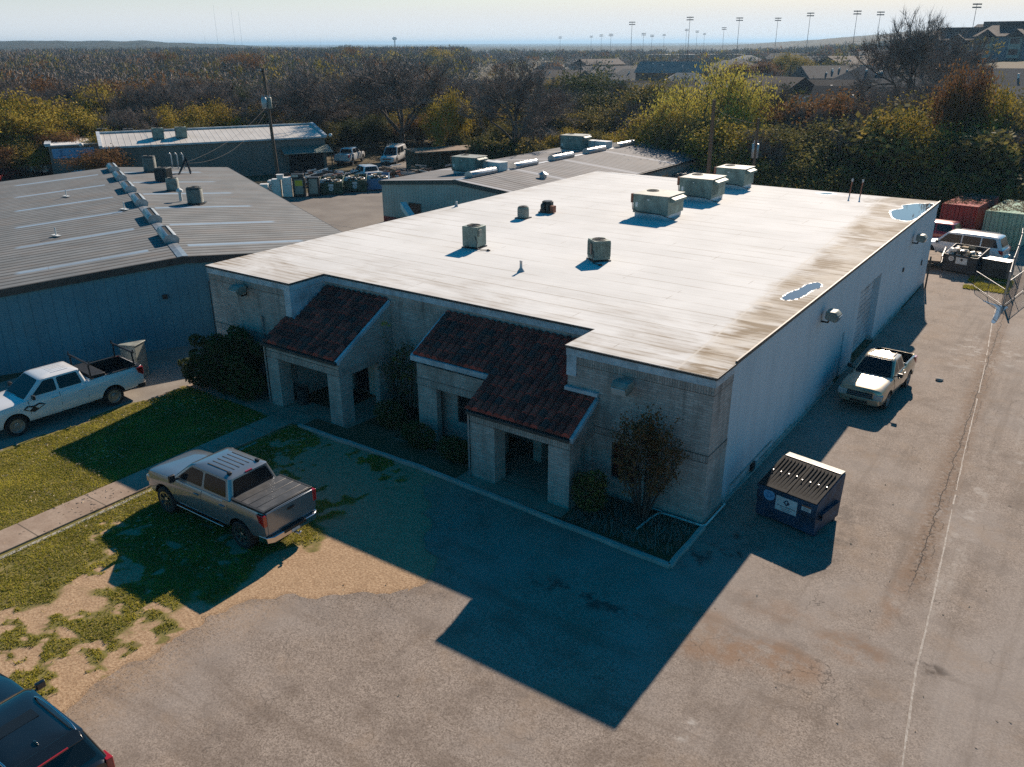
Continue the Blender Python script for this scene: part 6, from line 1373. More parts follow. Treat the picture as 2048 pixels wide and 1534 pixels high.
# ================================================================ houses
def pos(px, D):
    """ground position seen at photo column px (horizon row) at distance D"""
    d = cr*((px-1024)/1670.3)+cf+cu*((767-95)/1670.3); h = math.hypot(d.x, d.y); x, y = CX+d.x/h*D, CY+d.y/h*D
    return x, y, float(terr(x, y))
plain('roof_brown', (.06, .043, .038), .9, var=.22, scale=.6); plain('roof_grey', (.09, .082, .08), .9, var=.2, scale=.6); plain('roof_pale', (.24, .235, .22), .9, var=.15, scale=.6); plain('roof_slate', (.05, .062, .068), .9, var=.2, scale=.6)
plain('siding_cream', (.42, .38, .32), .85, var=.12, scale=.5); plain('siding_white', (.62, .62, .6), .85, var=.1, scale=.5); plain('siding_blue', (.16, .24, .29), .85, var=.12, scale=.5); plain('brick_far', (.26, .15, .11), .9, var=.2, scale=.8)
def house(px, D, w, d, hw_, pitch, rz, roofm, wallm, label, hip=False, chim=False, group='houses of the estate beyond the woods', name='house'):
    x, y, z = pos(px, D); t = thing(name, label, 'house', (x, y, z-.2), rad(rz), group); hr = hw_+pitch*d/2
    MB().box(-w/2, w/2, -d/2, d/2, 0, hw_).build('wall', wallm, t)
    e = .45; b = MB(); i_ = d*.42 if hip else 0.
    A = [(-w/2-e, -d/2-e, hw_), (w/2+e, -d/2-e, hw_), (w/2+e, d/2+e, hw_), (-w/2-e, d/2+e, hw_), (-w/2-e+i_, 0, hr), (w/2+e-i_, 0, hr)]
    b.add(A, [(0, 1, 5, 4), (2, 3, 4, 5), (0, 3, 2, 1), (1, 2, 5), (3, 0, 4)]); ro = b.build('roof', roofm, t)
    b = MB(); r = random.Random(int(px*7))
    for i in range(r.randint(3, 6)): u = r.uniform(.25, .75); s = r.choice((-1, -1, 1)); xx = r.uniform(-w*.3, w*.3); b.box(xx, xx+.35, s*d/2*u-.2, s*d/2*u+.2, hr-(hr-hw_)*u, hr-(hr-hw_)*u+.4)
    b.build('roof_vent', 'white_plastic', ro)
    for s in (-1, 1):
        for i in range(3):
            xx = -w/2+w*(i+.6)/3.2; 
            for zz in ([1.0, 3.7] if hw_ > 4.5 else [1.0]): f = MB().box(xx-.5, xx+.5, s*(d/2+.03)-.03, s*(d/2+.03)+.03, zz, zz+1.3).build('window', 'glass_building', t)
    if chim: MB().box(w*.2, w*.2+.8, .3, 1.1, hw_, hr+.8).build('chimney', wallm, ro)
    return t
HL = [  # px, distance, w, d, wall h, pitch, rz, roof, wall, label, hip
 (1000, 205, 17, 12, 3, .42, 30, 'roof_brown', 'siding_cream', 'brown-roofed house with a long pale ridge, leftmost of the estate houses', 0), (920, 225, 16, 12, 3, .42, 20, 'roof_grey', 'siding_cream', 'grey roof showing through bare branches left of the big bare tree', 0),
 (1070, 175, 18, 12, 3, .45, 58, 'roof_brown', 'siding_cream', 'wide brown roof slope seen through the bare tree crown in the middle of the woods', 0), (1140, 220, 17, 12, 3, .45, 20, 'roof_brown', 'siding_cream', 'brown roof with a pale gable edge beyond the second bare tree', 0),
 (1165, 170, 15, 11, 3, .45, -30, 'roof_brown', 'siding_cream', 'low brown roof to the left of the dark estate pole', 0), (1245, 200, 18, 12, 3, .45, 15, 'roof_slate', 'siding_cream', 'dark slate roof with two small white vents left of the yellow-green tree', 0),
 (1325, 205, 17, 12, 3, .5, 10, 'roof_brown', 'siding_blue', 'brown roof with four vents in a row behind the bare trees', 0), (1275, 150, 15, 11, 3, .45, 45, 'roof_brown', 'siding_cream', 'brown roof with long pale verge nearest the thicket', 0),
 (1375, 260, 14, 12, 3, .5, 25, 'roof_pale', 'siding_white', 'pale hipped roof catching the sun left of the yellow-green tree', 1), (1300, 290, 16, 12, 3, .4, 0, 'roof_pale', 'siding_white', 'long pale grey roof in the distance under the tall floodlight mast', 0),
 (1400, 190, 13, 11, 3, .5, -20, 'roof_brown', 'siding_cream', 'brown roof touching the top left of the yellow-green tree', 0), (1515, 230, 15, 12, 3.2, .6, 30, 'roof_slate', 'siding_white', 'dark steep roof with a white sunlit slope right of the yellow-green tree', 1),
 (1560, 165, 12, 10, 5.6, .55, -25, 'roof_brown', 'siding_white', 'white gabled two-storey house right of the yellow-green tree', 0), (1530, 190, 13, 10, 3.5, .5, 60, 'roof_brown', 'siding_cream', 'brown roofed house with dark fascia right behind the yellow-green tree', 0),
 (1625, 175, 15, 11, 4.5, .5, 15, 'roof_brown', 'siding_cream', 'large brown roof dotted with vents right of the white gabled house', 0), (1665, 235, 14, 11, 4, .5, 40, 'roof_grey', 'siding_blue', 'grey roofed house with blue-grey walls in the middle of the estate', 0),
 (1745, 150, 15, 12, 4, .55, 8, 'roof_brown', 'brick_far', 'big reddish brown roof with four vents behind the thicket', 0), (1760, 190, 16, 12, 4.5, .6, -15, 'roof_slate', 'brick_far', 'dark pyramid roof above the big reddish brown roof', 1),
 (1850, 175, 15, 12, 3.5, .5, 15, 'roof_grey', 'siding_cream', 'grey roof behind the tall bare tree', 0), (1905, 200, 15, 12, 3.5, .5, -8, 'roof_brown', 'siding_cream', 'brown roof between the tall bare tree and the orange tree', 0),
 (1985, 190, 16, 12, 3.5, .5, 12, 'roof_grey', 'siding_cream', 'grey roof at the right behind the orange tree', 0), (2050, 160, 17, 12, 3.5, .5, -10, 'roof_slate', 'siding_cream', 'dark roof cut by the right edge of the picture', 0),
 (1460, 330, 18, 12, 3.5, .4, 30, 'roof_grey', 'siding_white', 'far grey roof above the yellow-green tree', 0), (1580, 330, 18, 13, 3.5, .4, 10, 'roof_brown', 'siding_cream', 'far brown roof below the middle floodlight masts', 0), (1700, 320, 18, 13, 4, .4, 60, 'roof_brown', 'siding_white', 'far roof with a bright white end below the right floodlight masts', 0), (1220, 340, 20, 12, 3.5, .4, 40, 'roof_grey', 'siding_cream', 'far grey roof near the small floodlight masts', 0), (1640, 400, 22, 12, 4, .4, 20, 'roof_slate', 'siding_white', 'distant dark roof line in the middle of the estate', 0), (1120, 300, 18, 12, 3.5, .4, 5, 'roof_brown', 'siding_cream', 'faint brown roof beyond the woods at the centre', 0)]
for px, D, w, d, hh, pt, rz, rm, wm, lbl, hp in HL: house(px, D, w, d, hh, pt, rz, rm, wm, lbl, bool(hp))
rh = random.Random(77); fx = sorted(rh.uniform(1080, 1900) for _ in range(22))
for i, px in enumerate(fx):
    house(px, rh.uniform(270, 520), rh.uniform(13, 20), rh.uniform(10, 13), rh.choice((3, 3, 3, 5.5)), rh.uniform(.35, .6), rh.uniform(-60, 60), rh.choice(('roof_brown', 'roof_brown', 'roof_grey', 'roof_slate', 'roof_pale')), rh.choice(('siding_cream', 'siding_cream', 'siding_white', 'brick_far')), 'small house in the far rows of the estate, %s from the left' % W_[i], hip=rh.random() < .3)
def apartments(px, D, w, d, nf, rz, label, dz=0):
    x, y, z = pos(px, D); t = thing('apartment_building', label, 'apartment building', (x, y, z+dz), rad(rz), 'apartment blocks on the rise'); h = nf*2.9
    MB().box(-w/2, w/2, -d/2, d/2, -3, h).build('wall', 'siding_blue', t); n = int(w/7)
    for i in range(n):
        xx = -w/2+(i+.5)*w/n; b = MB(); b.box(xx-1.6, xx+1.6, -d/2-1.6, -d/2-.01, 0, h-.3); b.build('balcony_bay', 'siding_cream', t)
        for f in range(nf): MB().box(xx-1.2, xx+1.2, -d/2-1.64, -d/2-1.605, f*2.9+.9, f*2.9+2.4).build('window', 'glass_building', t)
        g = MB(); g.add([(xx-2.6, -d/2-2.2, h), (xx+2.6, -d/2-2.2, h), (xx, -d/2-2.2, h+1.9), (xx-2.6, 0, h), (xx+2.6, 0, h), (xx, 0, h+1.9)], [(0, 1, 2), (0, 2, 5, 3), (1, 4, 5, 2)]); g.build('gable', 'roof_brown', t)
    A = [(-w/2-.5, -d/2-.5, h), (w/2+.5, -d/2-.5, h), (w/2+.5, d/2+.5, h), (-w/2-.5, d/2+.5, h), (-w/2+2, 0, h+3.0), (w/2-2, 0, h+3.0)]
    MB().add(A, [(0, 1, 5, 4), (2, 3, 4, 5), (0, 3, 2, 1), (1, 2, 5), (3, 0, 4)]).build('roof', 'roof_brown', t)
    MB().box(-w*.36, w*.36, -1., 1., h+2.2, h+3.9).build('roof_crest', 'roof_brown', t)
apartments(1965, 330, 36, 16, 2, 5, 'apartment block with small front gables on the rise at the top right', -.5); apartments(2075, 300, 30, 16, 2, -8, 'apartment block cut by the right edge at the top of the picture', -.5); apartments(1915, 400, 24, 14, 2, 12, 'farther apartment block with a flat brown crest on the rise', .5); apartments(2020, 405, 30, 14, 2, 0, 'rear apartment block with the highest roof line at the top right', 1.6)
x, y, z = pos(1990, 118); t = thing('white_warehouse', 'white flat walled building half hidden by the thicket at the right', 'building', (x, y, z), rad(-6)); MB().prism([(-14, 0, 0), (14, 0, 0), (14, 0, 4.0), (2, 0, 4.7), (-14, 0, 3.9)], (0, 14, 0)).build('wall', 'siding_white', t); MB().prism([(-14.3, -.3, 3.92), (2, -.3, 4.72), (14.3, -.3, 4.02), (14.3, -.3, 4.2), (2, -.3, 4.9), (-14.3, -.3, 4.1)], (0, 14.6, 0)).build('roof', 'trim_white', t)
for px, D, w, lbl in ((1425, 620, 60, 'long white flat building far away under the floodlight masts'), (1340, 640, 30, 'small white flat building far away left of the long white one')):
    x, y, z = pos(px, D); t = thing('distant_building', lbl, 'building', (x, y, z), rad(30)); MB().box(-w/2, w/2, 0, 14, -4, 5.5).build('wall', 'siding_white', t); MB().box(-w/2-.5, w/2+.5, -.5, 14.5, 5.52, 6.1).build('roof', 'roof_pale', t)
# ================================================================ stadium light masts, radio masts, water tower
def mast(px, ytop, D, s, label, rows=2):
    s *= .62
    x, y, z = pos(px, D); top = CZ+(90-ytop)/1670.3*D*1.06; h = top-z; t = thing('floodlight_mast', label, 'light mast', (x, y, z), rad(35), 'sports ground floodlight masts')
    MB().tube([(0, 0, 0), (0, 0, h)], [.2*s, .12*s], 8).build('mast_pole', 'wood_pole', t); b = MB()
    for r_ in range(rows):
        zz = h-.2-r_*1.5*s; b.bar((-2.2*s, 0, zz), (2.2*s, 0, zz), .22*s)
        for i in range(5): b.obox(((-1.9+i*.95)*s, -.35*s, zz-.15*s), (.34*s, .3*s, .32*s), 0)
    b.build('lamp_bank', 'ac_dark', t)
MS = [(1120, 80, 620, .8), (1182, 79, 640, .8), (1202, 77, 600, .85), (1221, 76, 560, .95), (1262, 57, 420, 1.), (1286, 75, 560, .95), (1303, 78, 600, .9), (1327, 77, 640, .8), (1371, 69, 560, .8), (1376, 50, 380, 1.), (1392, 72, 600, .8), (1407, 76, 560, .6), (1445, 67, 520, .9), (1474, 52, 420, 1.05), (1550, 53, 430, 1.), (1613, 46, 400, 1.05), (1705, 44, 380, 1.05), (1751, 46, 400, 1.05), (1938, 37, 360, 1.1)]
for i, (px, yt, D, s) in enumerate(MS): mast(px, yt, D, s, '%s floodlight mast on the horizon, %s from the left' % ('tall' if yt < 60 else 'small distant', W_[i]))
for px, yt, h_, lbl in ((437, 30, 0, 'tallest thin radio mast on the left horizon'), (471, 34, 0, 'faint thin radio mast, middle of three on the left horizon'), (485, 40, 0, 'faint thin radio mast, right one of three on the left horizon'), (412, 76, 0, 'short radio mast left of the tallest one on the left horizon'), (642, 80, 0, 'tiny mast on the horizon left of centre')):
    D = 600; x, y, z = pos(px, D); top = CZ+(90-yt)/1670.3*D*1.06; tag(MB().tube([(0, 0, 0), (0, 0, top-z)], [.09, .04], 4).build('radio_mast', 'galvanised', loc=(x, y, z)), lbl, 'radio mast', 'radio masts on the horizon')
x, y, z = pos(790, 3000); t = thing('water_tower', 'tiny bulb-shaped water tower on the central horizon', 'water tower', (x, y, z)); MB().tube([(0, 0, 0), (0, 0, 22)], 2., 8).build('stem', 'roof_slate', t); MB().sphere((0, 0, 27), 8, 12, 8, (1, 1, .7)).build('tank', 'roof_slate', t, smooth=60)
# ================================================================ trees and shrubs
def skeleton(rng, h, spread, trunk=.28, levels=4, nb=5, up=.45, r0=.16, lean=(0, 0)):
    segs = []; tips = []
    def go(p, d, L, r, lv):
        n = 3; q = p.copy()
        for i in range(n):
            d2 = d+rng.normal(0, .16, 3); d2[2] += up*.12; d2 /= np.linalg.norm(d2); e = q+d2*L/n; segs.append((q, e, r*(1-.28*i/n), r*(1-.28*(i+1)/n))); q = e; d = d2
            if lv >= 2 and i < n-1:
                s = d+rng.normal(0, .8, 3); s[2] += .1; s /= np.linalg.norm(s); (go(q, s, L*.55, r*.4, lv+1) if lv < levels else None); 
            if lv >= levels-1: tips.append((q.copy(), d.copy()))
        if lv >= levels: tips.append((q, d)); return
        k = 3 if lv < 3 else 2
        for j in range(k):
            s = d*(.9)+rng.normal(0, .55, 3); s[2] += up*.3; s /= np.linalg.norm(s); go(q, s, L*rng.uniform(.62, .82), r*.62, lv+1)
    base = np.array([0., 0., -.1]); t = np.array([lean[0], lean[1], h*trunk]); segs.append((base, t, r0*1.25, r0))
    for j in range(nb):
        a = 2*PI*(j+rng.uniform(0, .6))/nb; s = np.array([math.cos(a)*spread, math.sin(a)*spread, rng.uniform(.5, 1.1)*up*2]); s /= np.linalg.norm(s); go(t.copy(), s, h*.30, r0*.62, 1)
    go(t.copy(), np.array([rng.normal(0, .1), rng.normal(0, .1), 1.]), h*.30, r0*.7, 1)
    # fit to height
    Z = max(e[2] for _, e, _, _ in segs); R = max(math.hypot(e[0], e[1]) for _, e, _, _ in segs); kz = h/Z*.96
    f = np.array([1, 1, kz]); return [(a*f, b*f, r, s) for a, b, r, s in segs], [(p*f, d) for p, d in tips], R
def limb_mesh(segs, name, minr=.012):
    b = MB()
    for p, q, r, s in segs:
        if r < minr: continue
        n = 6 if r > .09 else 3; b.tube([tuple(p), tuple(q)], [max(r, .014), max(s, .012)], n, cap=False)
    return b.mesh(name, 'bark', 70)
def cloud_mesh(name, C, Dn, L, Wd, mat, quad=True, mats=None, mi=None):
    """leaf or twig slivers at centres C along directions Dn"""
    n = len(C); ax = np.cross(Dn, RNG.normal(0, 1, (n, 3))); ax /= np.linalg.norm(ax, axis=1, keepdims=True)+1e-9
    L = np.broadcast_to(L, (n,))[:, None]; Wd = np.broadcast_to(Wd, (n,))[:, None]
    if quad: v = np.stack([C-Dn*L/2, C+ax*Wd/2, C+Dn*L/2, C-ax*Wd/2], 1); k_ = 4
    else: v = np.stack([C-ax*Wd/2, C+ax*Wd/2, C+Dn*L], 1); k_ = 3
    m = bpy.data.meshes.new(name); m.vertices.add(n*k_); m.vertices.foreach_set("co", v.reshape(-1)); m.loops.add(n*k_); m.loops.foreach_set("vertex_index", np.arange(n*k_)); m.polygons.add(n); m.polygons.foreach_set("loop_start", np.arange(0, n*k_, k_))
    for x in (mats or [mat]): m.materials.append(MT[x])
    m.update(calc_edges=True)
    if mi is not None: m.polygons.foreach_set("material_index", mi)
    return m
def unit(v): return v/(np.linalg.norm(v, axis=-1, keepdims=True)+1e-9)
def tree_meshes(kind, seed):
    rng = np.random.default_rng(seed)
    K = dict(bare=(10., .8, .25, 4, 5, .5, .19), tall=(10., .62, .30, 4, 5, .8, .18), yellow=(8., .9, .22, 4, 5, .5, .16), olive=(8., .8, .15, 4, 6, .45, .14), dark=(7., .7, .1, 4, 6, .5, .13), rust=(8., .8, .25, 4, 5, .5, .14), willow=(12., 1.0, .2, 4, 7, .45, .28), bush=(3.5, 1.0, .06, 3, 7, .35, .06))[kind]
    segs, tips, R = skeleton(rng, *K[:2], trunk=K[2], levels=K[3], nb=K[4], up=K[5], r0=K[6])
    P = np.array([p for p, d in tips]); D = np.array([d for p, d in tips]); 
    per = dict(bare=9, tall=9, yellow=20, olive=11, dark=20, rust=7, willow=30, bush=22)[kind]
    idx = np.repeat(np.arange(len(P)), per); 
    if len(idx) > 13000: idx = rng.choice(idx, 13000, replace=False)
    if kind in ('bare', 'tall'):
        dn = unit(D[idx]+rng.normal(0, .55, (len(idx), 3))+[0, 0, .25]); C = P[idx]+rng.normal(0, .10, (len(idx), 3)); return limb_mesh(segs, 'trunk'), cloud_mesh('crown', C, dn, rng.uniform(.35, .95, len(idx)), .034, 'twig_bare', quad=False)
    sc = dict(yellow=.5, olive=.55, dark=.5, rust=.5, willow=.75, bush=.32)[kind]; keep = rng.random(len(P)) < dict(yellow=.85, olive=.9, dark=1., rust=.75, willow=1., bush=1.)[kind]
    idx = idx[keep[idx]]; C = P[idx]+rng.normal(0, sc, (len(idx), 3))*[1, 1, .8]; C[:, 2] = np.maximum(C[:, 2], .15); dn = unit(rng.normal(0, 1, (len(idx), 3))+([0, 0, -1.6] if kind == 'willow' else [0, 0, 0])); Ls = rng.uniform(.14, .34, len(idx))*(1.35 if kind == 'willow' else 1.)
    m = dict(yellow='leaf_yellow', olive='leaf_olive', dark='leaf_dark', rust='leaf_rust', willow='leaf_willow', bush='leaf_olive')[kind]
    return limb_mesh(segs, 'trunk', .02), cloud_mesh('crown', C, dn, Ls, Ls*(.35 if kind == 'willow' else .62), m)
BASE_H = dict(bare=10., tall=10., yellow=8., olive=8., dark=7., rust=8., willow=12., bush=3.5)
TPL = {k: [tree_meshes(k, 100+17*i+len(k)) for i in range(n)] for k, n in dict(bare=4, tall=3, yellow=3, olive=4, dark=3, rust=2, willow=1, bush=3).items()}
TREES = []
def tree(kind, x, y, h, z=None, wide=1., rz=None, label=None, name='tree', var=None):
    r = random.Random(int(x*13+y*7)); z = float(terr(x, y)) if z is None else z
    tm, cm = TPL[kind][(r.randrange(len(TPL[kind])) if var is None else var)]; t = thing(name, label or '', 'tree', (x, y, z), rz if rz is not None else r.uniform(0, 6.28)); s = h/BASE_H[kind]; t.scale = (s*wide, s*wide, s)
    for nm, m in (('trunk', tm), ('crown', cm)): o = bpy.data.objects.new(nm, m); COL.objects.link(o); o.parent = t
    if not label: t['group'] = 'trees of the thicket behind the lots'; TREES.append((t, kind))
    return t
PH = dict(bare='bare spreading tree', tall='bare slender tree', yellow='yellow-leaved tree', olive='olive leafy tree', dark='dark evergreen tree', rust='rust-brown tree', bush='low olive bush', willow='yellow-green tree')
# hand placed trees one can pick out in the photograph
def at(px, D): return pos(px, D)[:2]
tree('yellow', *at(42, 122), 9.0, wide=1.2, label='broad yellow-leaved tree at the left edge above the red car', var=0); tree('yellow', *at(-10, 116), 7.8, wide=1.2, label='yellow tree cut by the left edge of the picture', var=1)
tree('yellow', *at(185, 132), 9.4, wide=.8, label='rounded yellow tree behind the left end of the low building', var=2); tree('bare', *at(795, 114), 12.9, wide=1.45, label='largest bare spreading tree in the woods behind the white van', var=0)
tree('bare', *at(1030, 100), 12.2, wide=1.1, label='big bare tree with a forked trunk behind the ridge-vented roof', var=1); tree('bare', *at(610, 124), 11.3, wide=1.2, label='bare dark tree behind the right end of the long tan building', var=2)
tree('willow', *at(1432, 98), 12.6, wide=.88, label='large rounded yellow-green tree standing above the thicket right of centre', var=0); tree('willow', *at(1508, 95), 9.2, wide=.5, label='smaller yellow-green tree joined to the right side of the large one', var=0)
tree('bare', *at(1835, 132), 18.0, wide=.85, label='tallest bare tree rising above the horizon near the apartments', var=3); tree('bare', *at(1915, 150), 15.5, wide=.7, label='bare tree just right of the tallest bare tree', var=0)
tree('rust', *at(1950, 90), 12.4, wide=.42, label='tall orange-brown leafed tree with a bent trunk at the right', var=0); tree('yellow', *at(1985, 92), 11.2, wide=.45, label='yellow topped tree beside the bent orange-brown tree', var=1)
tree('yellow', *at(1850, 86), 8.8, wide=.9, label='bright golden tree in the thicket in front of the white walled building', var=2); tree('rust', *at(1335, 76), 3.1, wide=.8, label='small orange-leaved tree behind the right end of the corrugated tan roof', var=1)
tree('yellow', *at(890, 108), 9.0, wide=.55, label='small light yellow-green tree between the two largest bare trees', var=0); tree('yellow', *at(1108, 160), 8.6, wide=.5, label='single yellow tree among the brown roofs', var=1)
tree('rust', *at(165, 99), 4.2, wide=1.5, z=0, label='rusty brown shrub against the low building with the blue sign', var=0, name='shrub')
for px, D, h, kd, lbl in ((320, 330, 12, 'rust', 'orange patch of foliage far back in the woods left of the leaning pole'), (480, 260, 12, 'rust', 'red-brown tree far back above the leaning power pole'), (1480, 250, 9, 'rust', 'red-brown tree at the top of the yellow-green tree'), (1530, 255, 9, 'rust', 'dark red tree beside the white sunlit roof'), (700, 420, 13, 'rust', 'pale orange tree on the skyline of the woods'), (880, 380, 13, 'yellow', 'yellow tree on the skyline of the woods at the centre'), (40, 150, 9.5, 'rust', 'orange-brown tree above the yellow trees at the left'), (1590, 300, 10, 'yellow', 'yellow tree among the far roofs')): tree(kd, *at(px, D), h, label=lbl, wide=1.2)
# rows of the thicket: control line in (photo column, distance)
line = [(-60, 112), (80, 112), (240, 112), (420, 116), (600, 118), (660, 124), (800, 122), (900, 116), (970, 106), (1100, 104), (1260, 104), (1330, 98), (1420, 90), (1480, 88), (1560, 87), (1700, 88), (1850, 89), (1980, 87), (2110, 85)]
LX, LD = [p[0] for p in line], [p[1] for p in line]; r = random.Random(21)
def ndist(px): return float(np.interp(px, LX, LD))
for row, (off, step, hl, hr_, mixl, mixr) in enumerate(((0, 47, (3.4, 5.4), (5.8, 7.8), 'yellow olive olive dark bare rust'.split(), 'olive bare yellow tall bush olive bare'.split()), (9, 44, (5.6, 7.6), (7.6, 9.8), 'bare bare olive tall dark yellow'.split(), 'bare olive tall yellow bare tall rust'.split()), (20, 50, (7.2, 9.2), (8., 10.2), 'bare tall bare bare dark tall'.split(), 'bare olive tall rust bare'.split()), (34, 54, (8., 10.), (6.2, 8.2), 'bare tall bare rust bare tall dark'.split(), 'bare rust tall bare olive'.split()))):
    px = -70+row*17
    while px < 2120:
        u = 1 if px > 1280 else 0; D = ndist(px)+off+r.uniform(-3, 3); x, y = at(px+r.uniform(-10, 10), D); kd = r.choice(mixr if u else mixl); lo, hi = hr_ if u else hl
        if row >= 1 and 1345 < px < 1540: px += step; continue
        if row >= 2 and px > 1500 and r.random() < .45: px += step; continue
        tree(kd, x, y, r.uniform(lo, hi), wide=r.uniform(.95, 1.35)); px += step*r.uniform(.85, 1.15)
# low bushes at the foot of the thicket
px = 920
while px < 2110:
    D = ndist(px)-5+r.uniform(-1.5, 1.5)-(2 if px > 1430 else 0); x, y = at(px, D)
    if not (-26 < x < -24 and y < 63): tree(r.choice(['bush', 'bush', 'olive']), x, y, r.uniform(2.4, 3.8), wide=r.uniform(1., 1.6))
    px += r.uniform(38, 60)
ZN = [(-999, 230, 'left of blue sign building'), (230, 660, 'behind long tan building'), (660, 960, 'behind white van yard'), (960, 1300, 'behind ridge-vented roof'), (1300, 1690, 'behind white roof edge'), (1690, 9999, 'behind shipping containers')]
def pxof(o): d = Vector(o.location)-Vector((CX, CY, CZ)); return 1024+1670.3*d.dot(cr)/d.dot(cf)
bk = {}
for t, kd in TREES:
    px = pxof(t); off = math.hypot(t.location.x-CX, t.location.y-CY)-ndist(px); row = 0 if off < -1.9 else 1 if off < 5 else 2 if off < 15 else 3 if off < 27 else 4
    zn = [z for a, c, z in ZN if a <= px < c][0]; bk.setdefault((kd, row, zn), []).append((px, t))
RW = ['at thicket foot', 'in front row', 'in second row', 'in third row', 'in back row']
for (kd, row, zn), L_ in bk.items():
    L_.sort(key=lambda q: q[0])
    for i, (px, t) in enumerate(L_): t['label'] = PH[kd]+' '+RW[row]+' '+zn+('' if len(L_) == 1 else ', %s from left' % W_[i])
# ---- the far wood: one mass nobody could count
def wood(name, n, a0, a1, d0, d1, dens, label, hmin=8, hmax=11, per=95, pal=(.74, .82, .885, .915)):
    A = np.radians(RNG.uniform(a0, a1, n)); Dd = np.sqrt(RNG.uniform(0, 1, n)*(d1**2-d0**2)+d0**2); ok = RNG.random(n) < dens(np.degrees(A), Dd); A, Dd = A[ok], Dd[ok]; n = len(A)
    X, Y = CX+Dd*np.sin(A), CY+Dd*np.cos(A); Z = terr(X, Y); H = RNG.uniform(hmin, hmax, n)*np.where(np.degrees(A) > -38, .72, 1.)*(.85+.3*fbm(X/40, Y/40, 3, 77)); Rr = RNG.uniform(2.6, 4.6, n)*(1+Dd/1800); c = RNG.random(n)*.75+.25*fbm(X/30, Y/30, 3, 55); kd = np.digitize(c*1.15-.07, pal)
    k_ = np.clip(1.5*per*(170/Dd)**.55, 34, per*1.8).astype(int); idx = np.repeat(np.arange(n), k_); m = len(idx); th = RNG.uniform(0, 2*PI, m); ph = np.arccos(RNG.uniform(-.35, 1, m)); rr_ = RNG.uniform(.55, 1.05, m)
    C = np.stack([X[idx]+Rr[idx]*rr_*np.sin(ph)*np.cos(th), Y[idx]+Rr[idx]*rr_*np.sin(ph)*np.sin(th), Z[idx]+H[idx]*(.58+.42*rr_*np.cos(ph))], 1); s = (.22+Dd[idx]/780)*RNG.uniform(.6, 1.5, m); bare = kd[idx] == 0
    out = unit(np.stack([np.sin(ph)*np.cos(th), np.sin(ph)*np.sin(th), np.cos(ph)+.3], 1)+RNG.normal(0, .5, (m, 3))); Ls = np.where(bare, s*1.7, s*1.1); Wd = np.where(bare, s*.38, s*.9)
    o = bpy.data.objects.new(name, cloud_mesh(name, C, out, Ls, Wd, None, quad=False, mats=['twig_bare', 'leaf_olive', 'leaf_rust', 'leaf_yellow', 'leaf_dark'], mi=kd[idx])); COL.objects.link(o); return tag(o, label, 'wood', kind='stuff')
def ndist_a(a): px = 1024+1670.3*np.tan(np.radians(np.clip(a+35.13, -45, 45)))/math.cos(.3872)*1.0; return np.interp(px, LX, LD)
wood('far_wood', 11500, -74, 3, 118, 860, lambda a, D: np.where(D < ndist_a(a)+38, 0., np.where(a > -38, np.where(D < 330, .05, .22), 1.)), 'far wood of bare brown trees with yellow and rust patches stretching to the horizon')
# ---- shrubs by the building
def shrub(name, label, cat, loc, pts, leafm, twigs=True, lw=.07, seed=1, group=None, branch=None):
    rng = np.random.default_rng(seed); t = thing(name, label, cat, loc, 0, group); C = np.concatenate([c+unit(rng.normal(0, 1, (n, 3)))*(rng.uniform(.35, 1, (n, 1))**.5)*np.array(r_) for c, r_, n in pts]); C[:, 2] = np.maximum(C[:, 2], .06); dn = unit(rng.normal(0, 1, (len(C), 3))+[0, 0, .3]); Ls = rng.uniform(.6, 1.5, len(C))*lw
    m = cloud_mesh('crown', C, dn, Ls, Ls*.5, leafm); o = bpy.data.objects.new('crown', m); COL.objects.link(o); o.parent = t; b = MB()
    for c, r_, n in pts:
        for i in range(6): q = np.array(c)+rng.normal(0, .45, 3)*np.array(r_); b.tube([(rng.normal(0, .1), rng.normal(0, .1), 0), tuple(np.array([q[0]*.5, q[1]*.5, max(.1, q[2]*.55)])), tuple(q)], [.03, .018, .008], 5, cap=False)
    b.build('stem', 'bark', t, smooth=60); return t
shrub('juniper', 'big dark sprawling evergreen shrub at the left corner of the brick wall', 'shrub', (-20.9, -1.35, 0), [(np.array([0, 0, 1.2]), (1.5, 1.0, 1.3), 5200), (np.array([.5, .2, 2.1]), (.8, .7, .8), 1800), (np.array([-1.5, -.3, .7]), (1.2, .8, .55), 2200), (np.array([-.9, .2, 1.9]), (.8, .6, .55), 1200), (np.array([1.1, -.1, .8]), (.9, .8, .8), 1700), (np.array([-2.2, -.5, 1.05]), (.6, .4, .2), 350)]+[(np.array([1.9*math.cos(q_)*(.8+.3*((i_*7) % 5)/5), .9*math.sin(q_), 1.0+1.7*((i_*5) % 7)/7]), (.5, .35, .28), 260) for i_, q_ in enumerate([k_*.45 for k_ in range(14)])], 'leaf_dark', lw=.13, seed=2)
shrub('yellow_shrub', 'yellow-green bush in the kerbed bed in front of the right porch pillar', 'shrub', (-3.25, -1.35, 0), [(np.array([0, 0, .75]), (.62, .5, .62), 1900), (np.array([.2, 0, 1.25]), (.42, .4, .35), 700), (np.array([-.35, 0, 1.15]), (.25, .25, .3), 260)], 'leaf_olive', lw=.085, seed=3)
for i, (x, y, rx, h, lbl) in enumerate(((-12.9, -.1, .8, 1.1, 'dark bush in the bed between the porches, left one beside the porch wall'), (-10.9, -.75, .8, .95, 'dark bush in front of the brick bay, middle one of the bed'), (-9.1, -.85, .75, .9, 'dark bush in front of the bay window beside the right porch'))): shrub('shrub', lbl, 'shrub', (x, y, 0), [(np.array([0, 0, h*.5]), (rx, .45, h*.55), 1900)], 'leaf_shrub', lw=.09, seed=10+i)
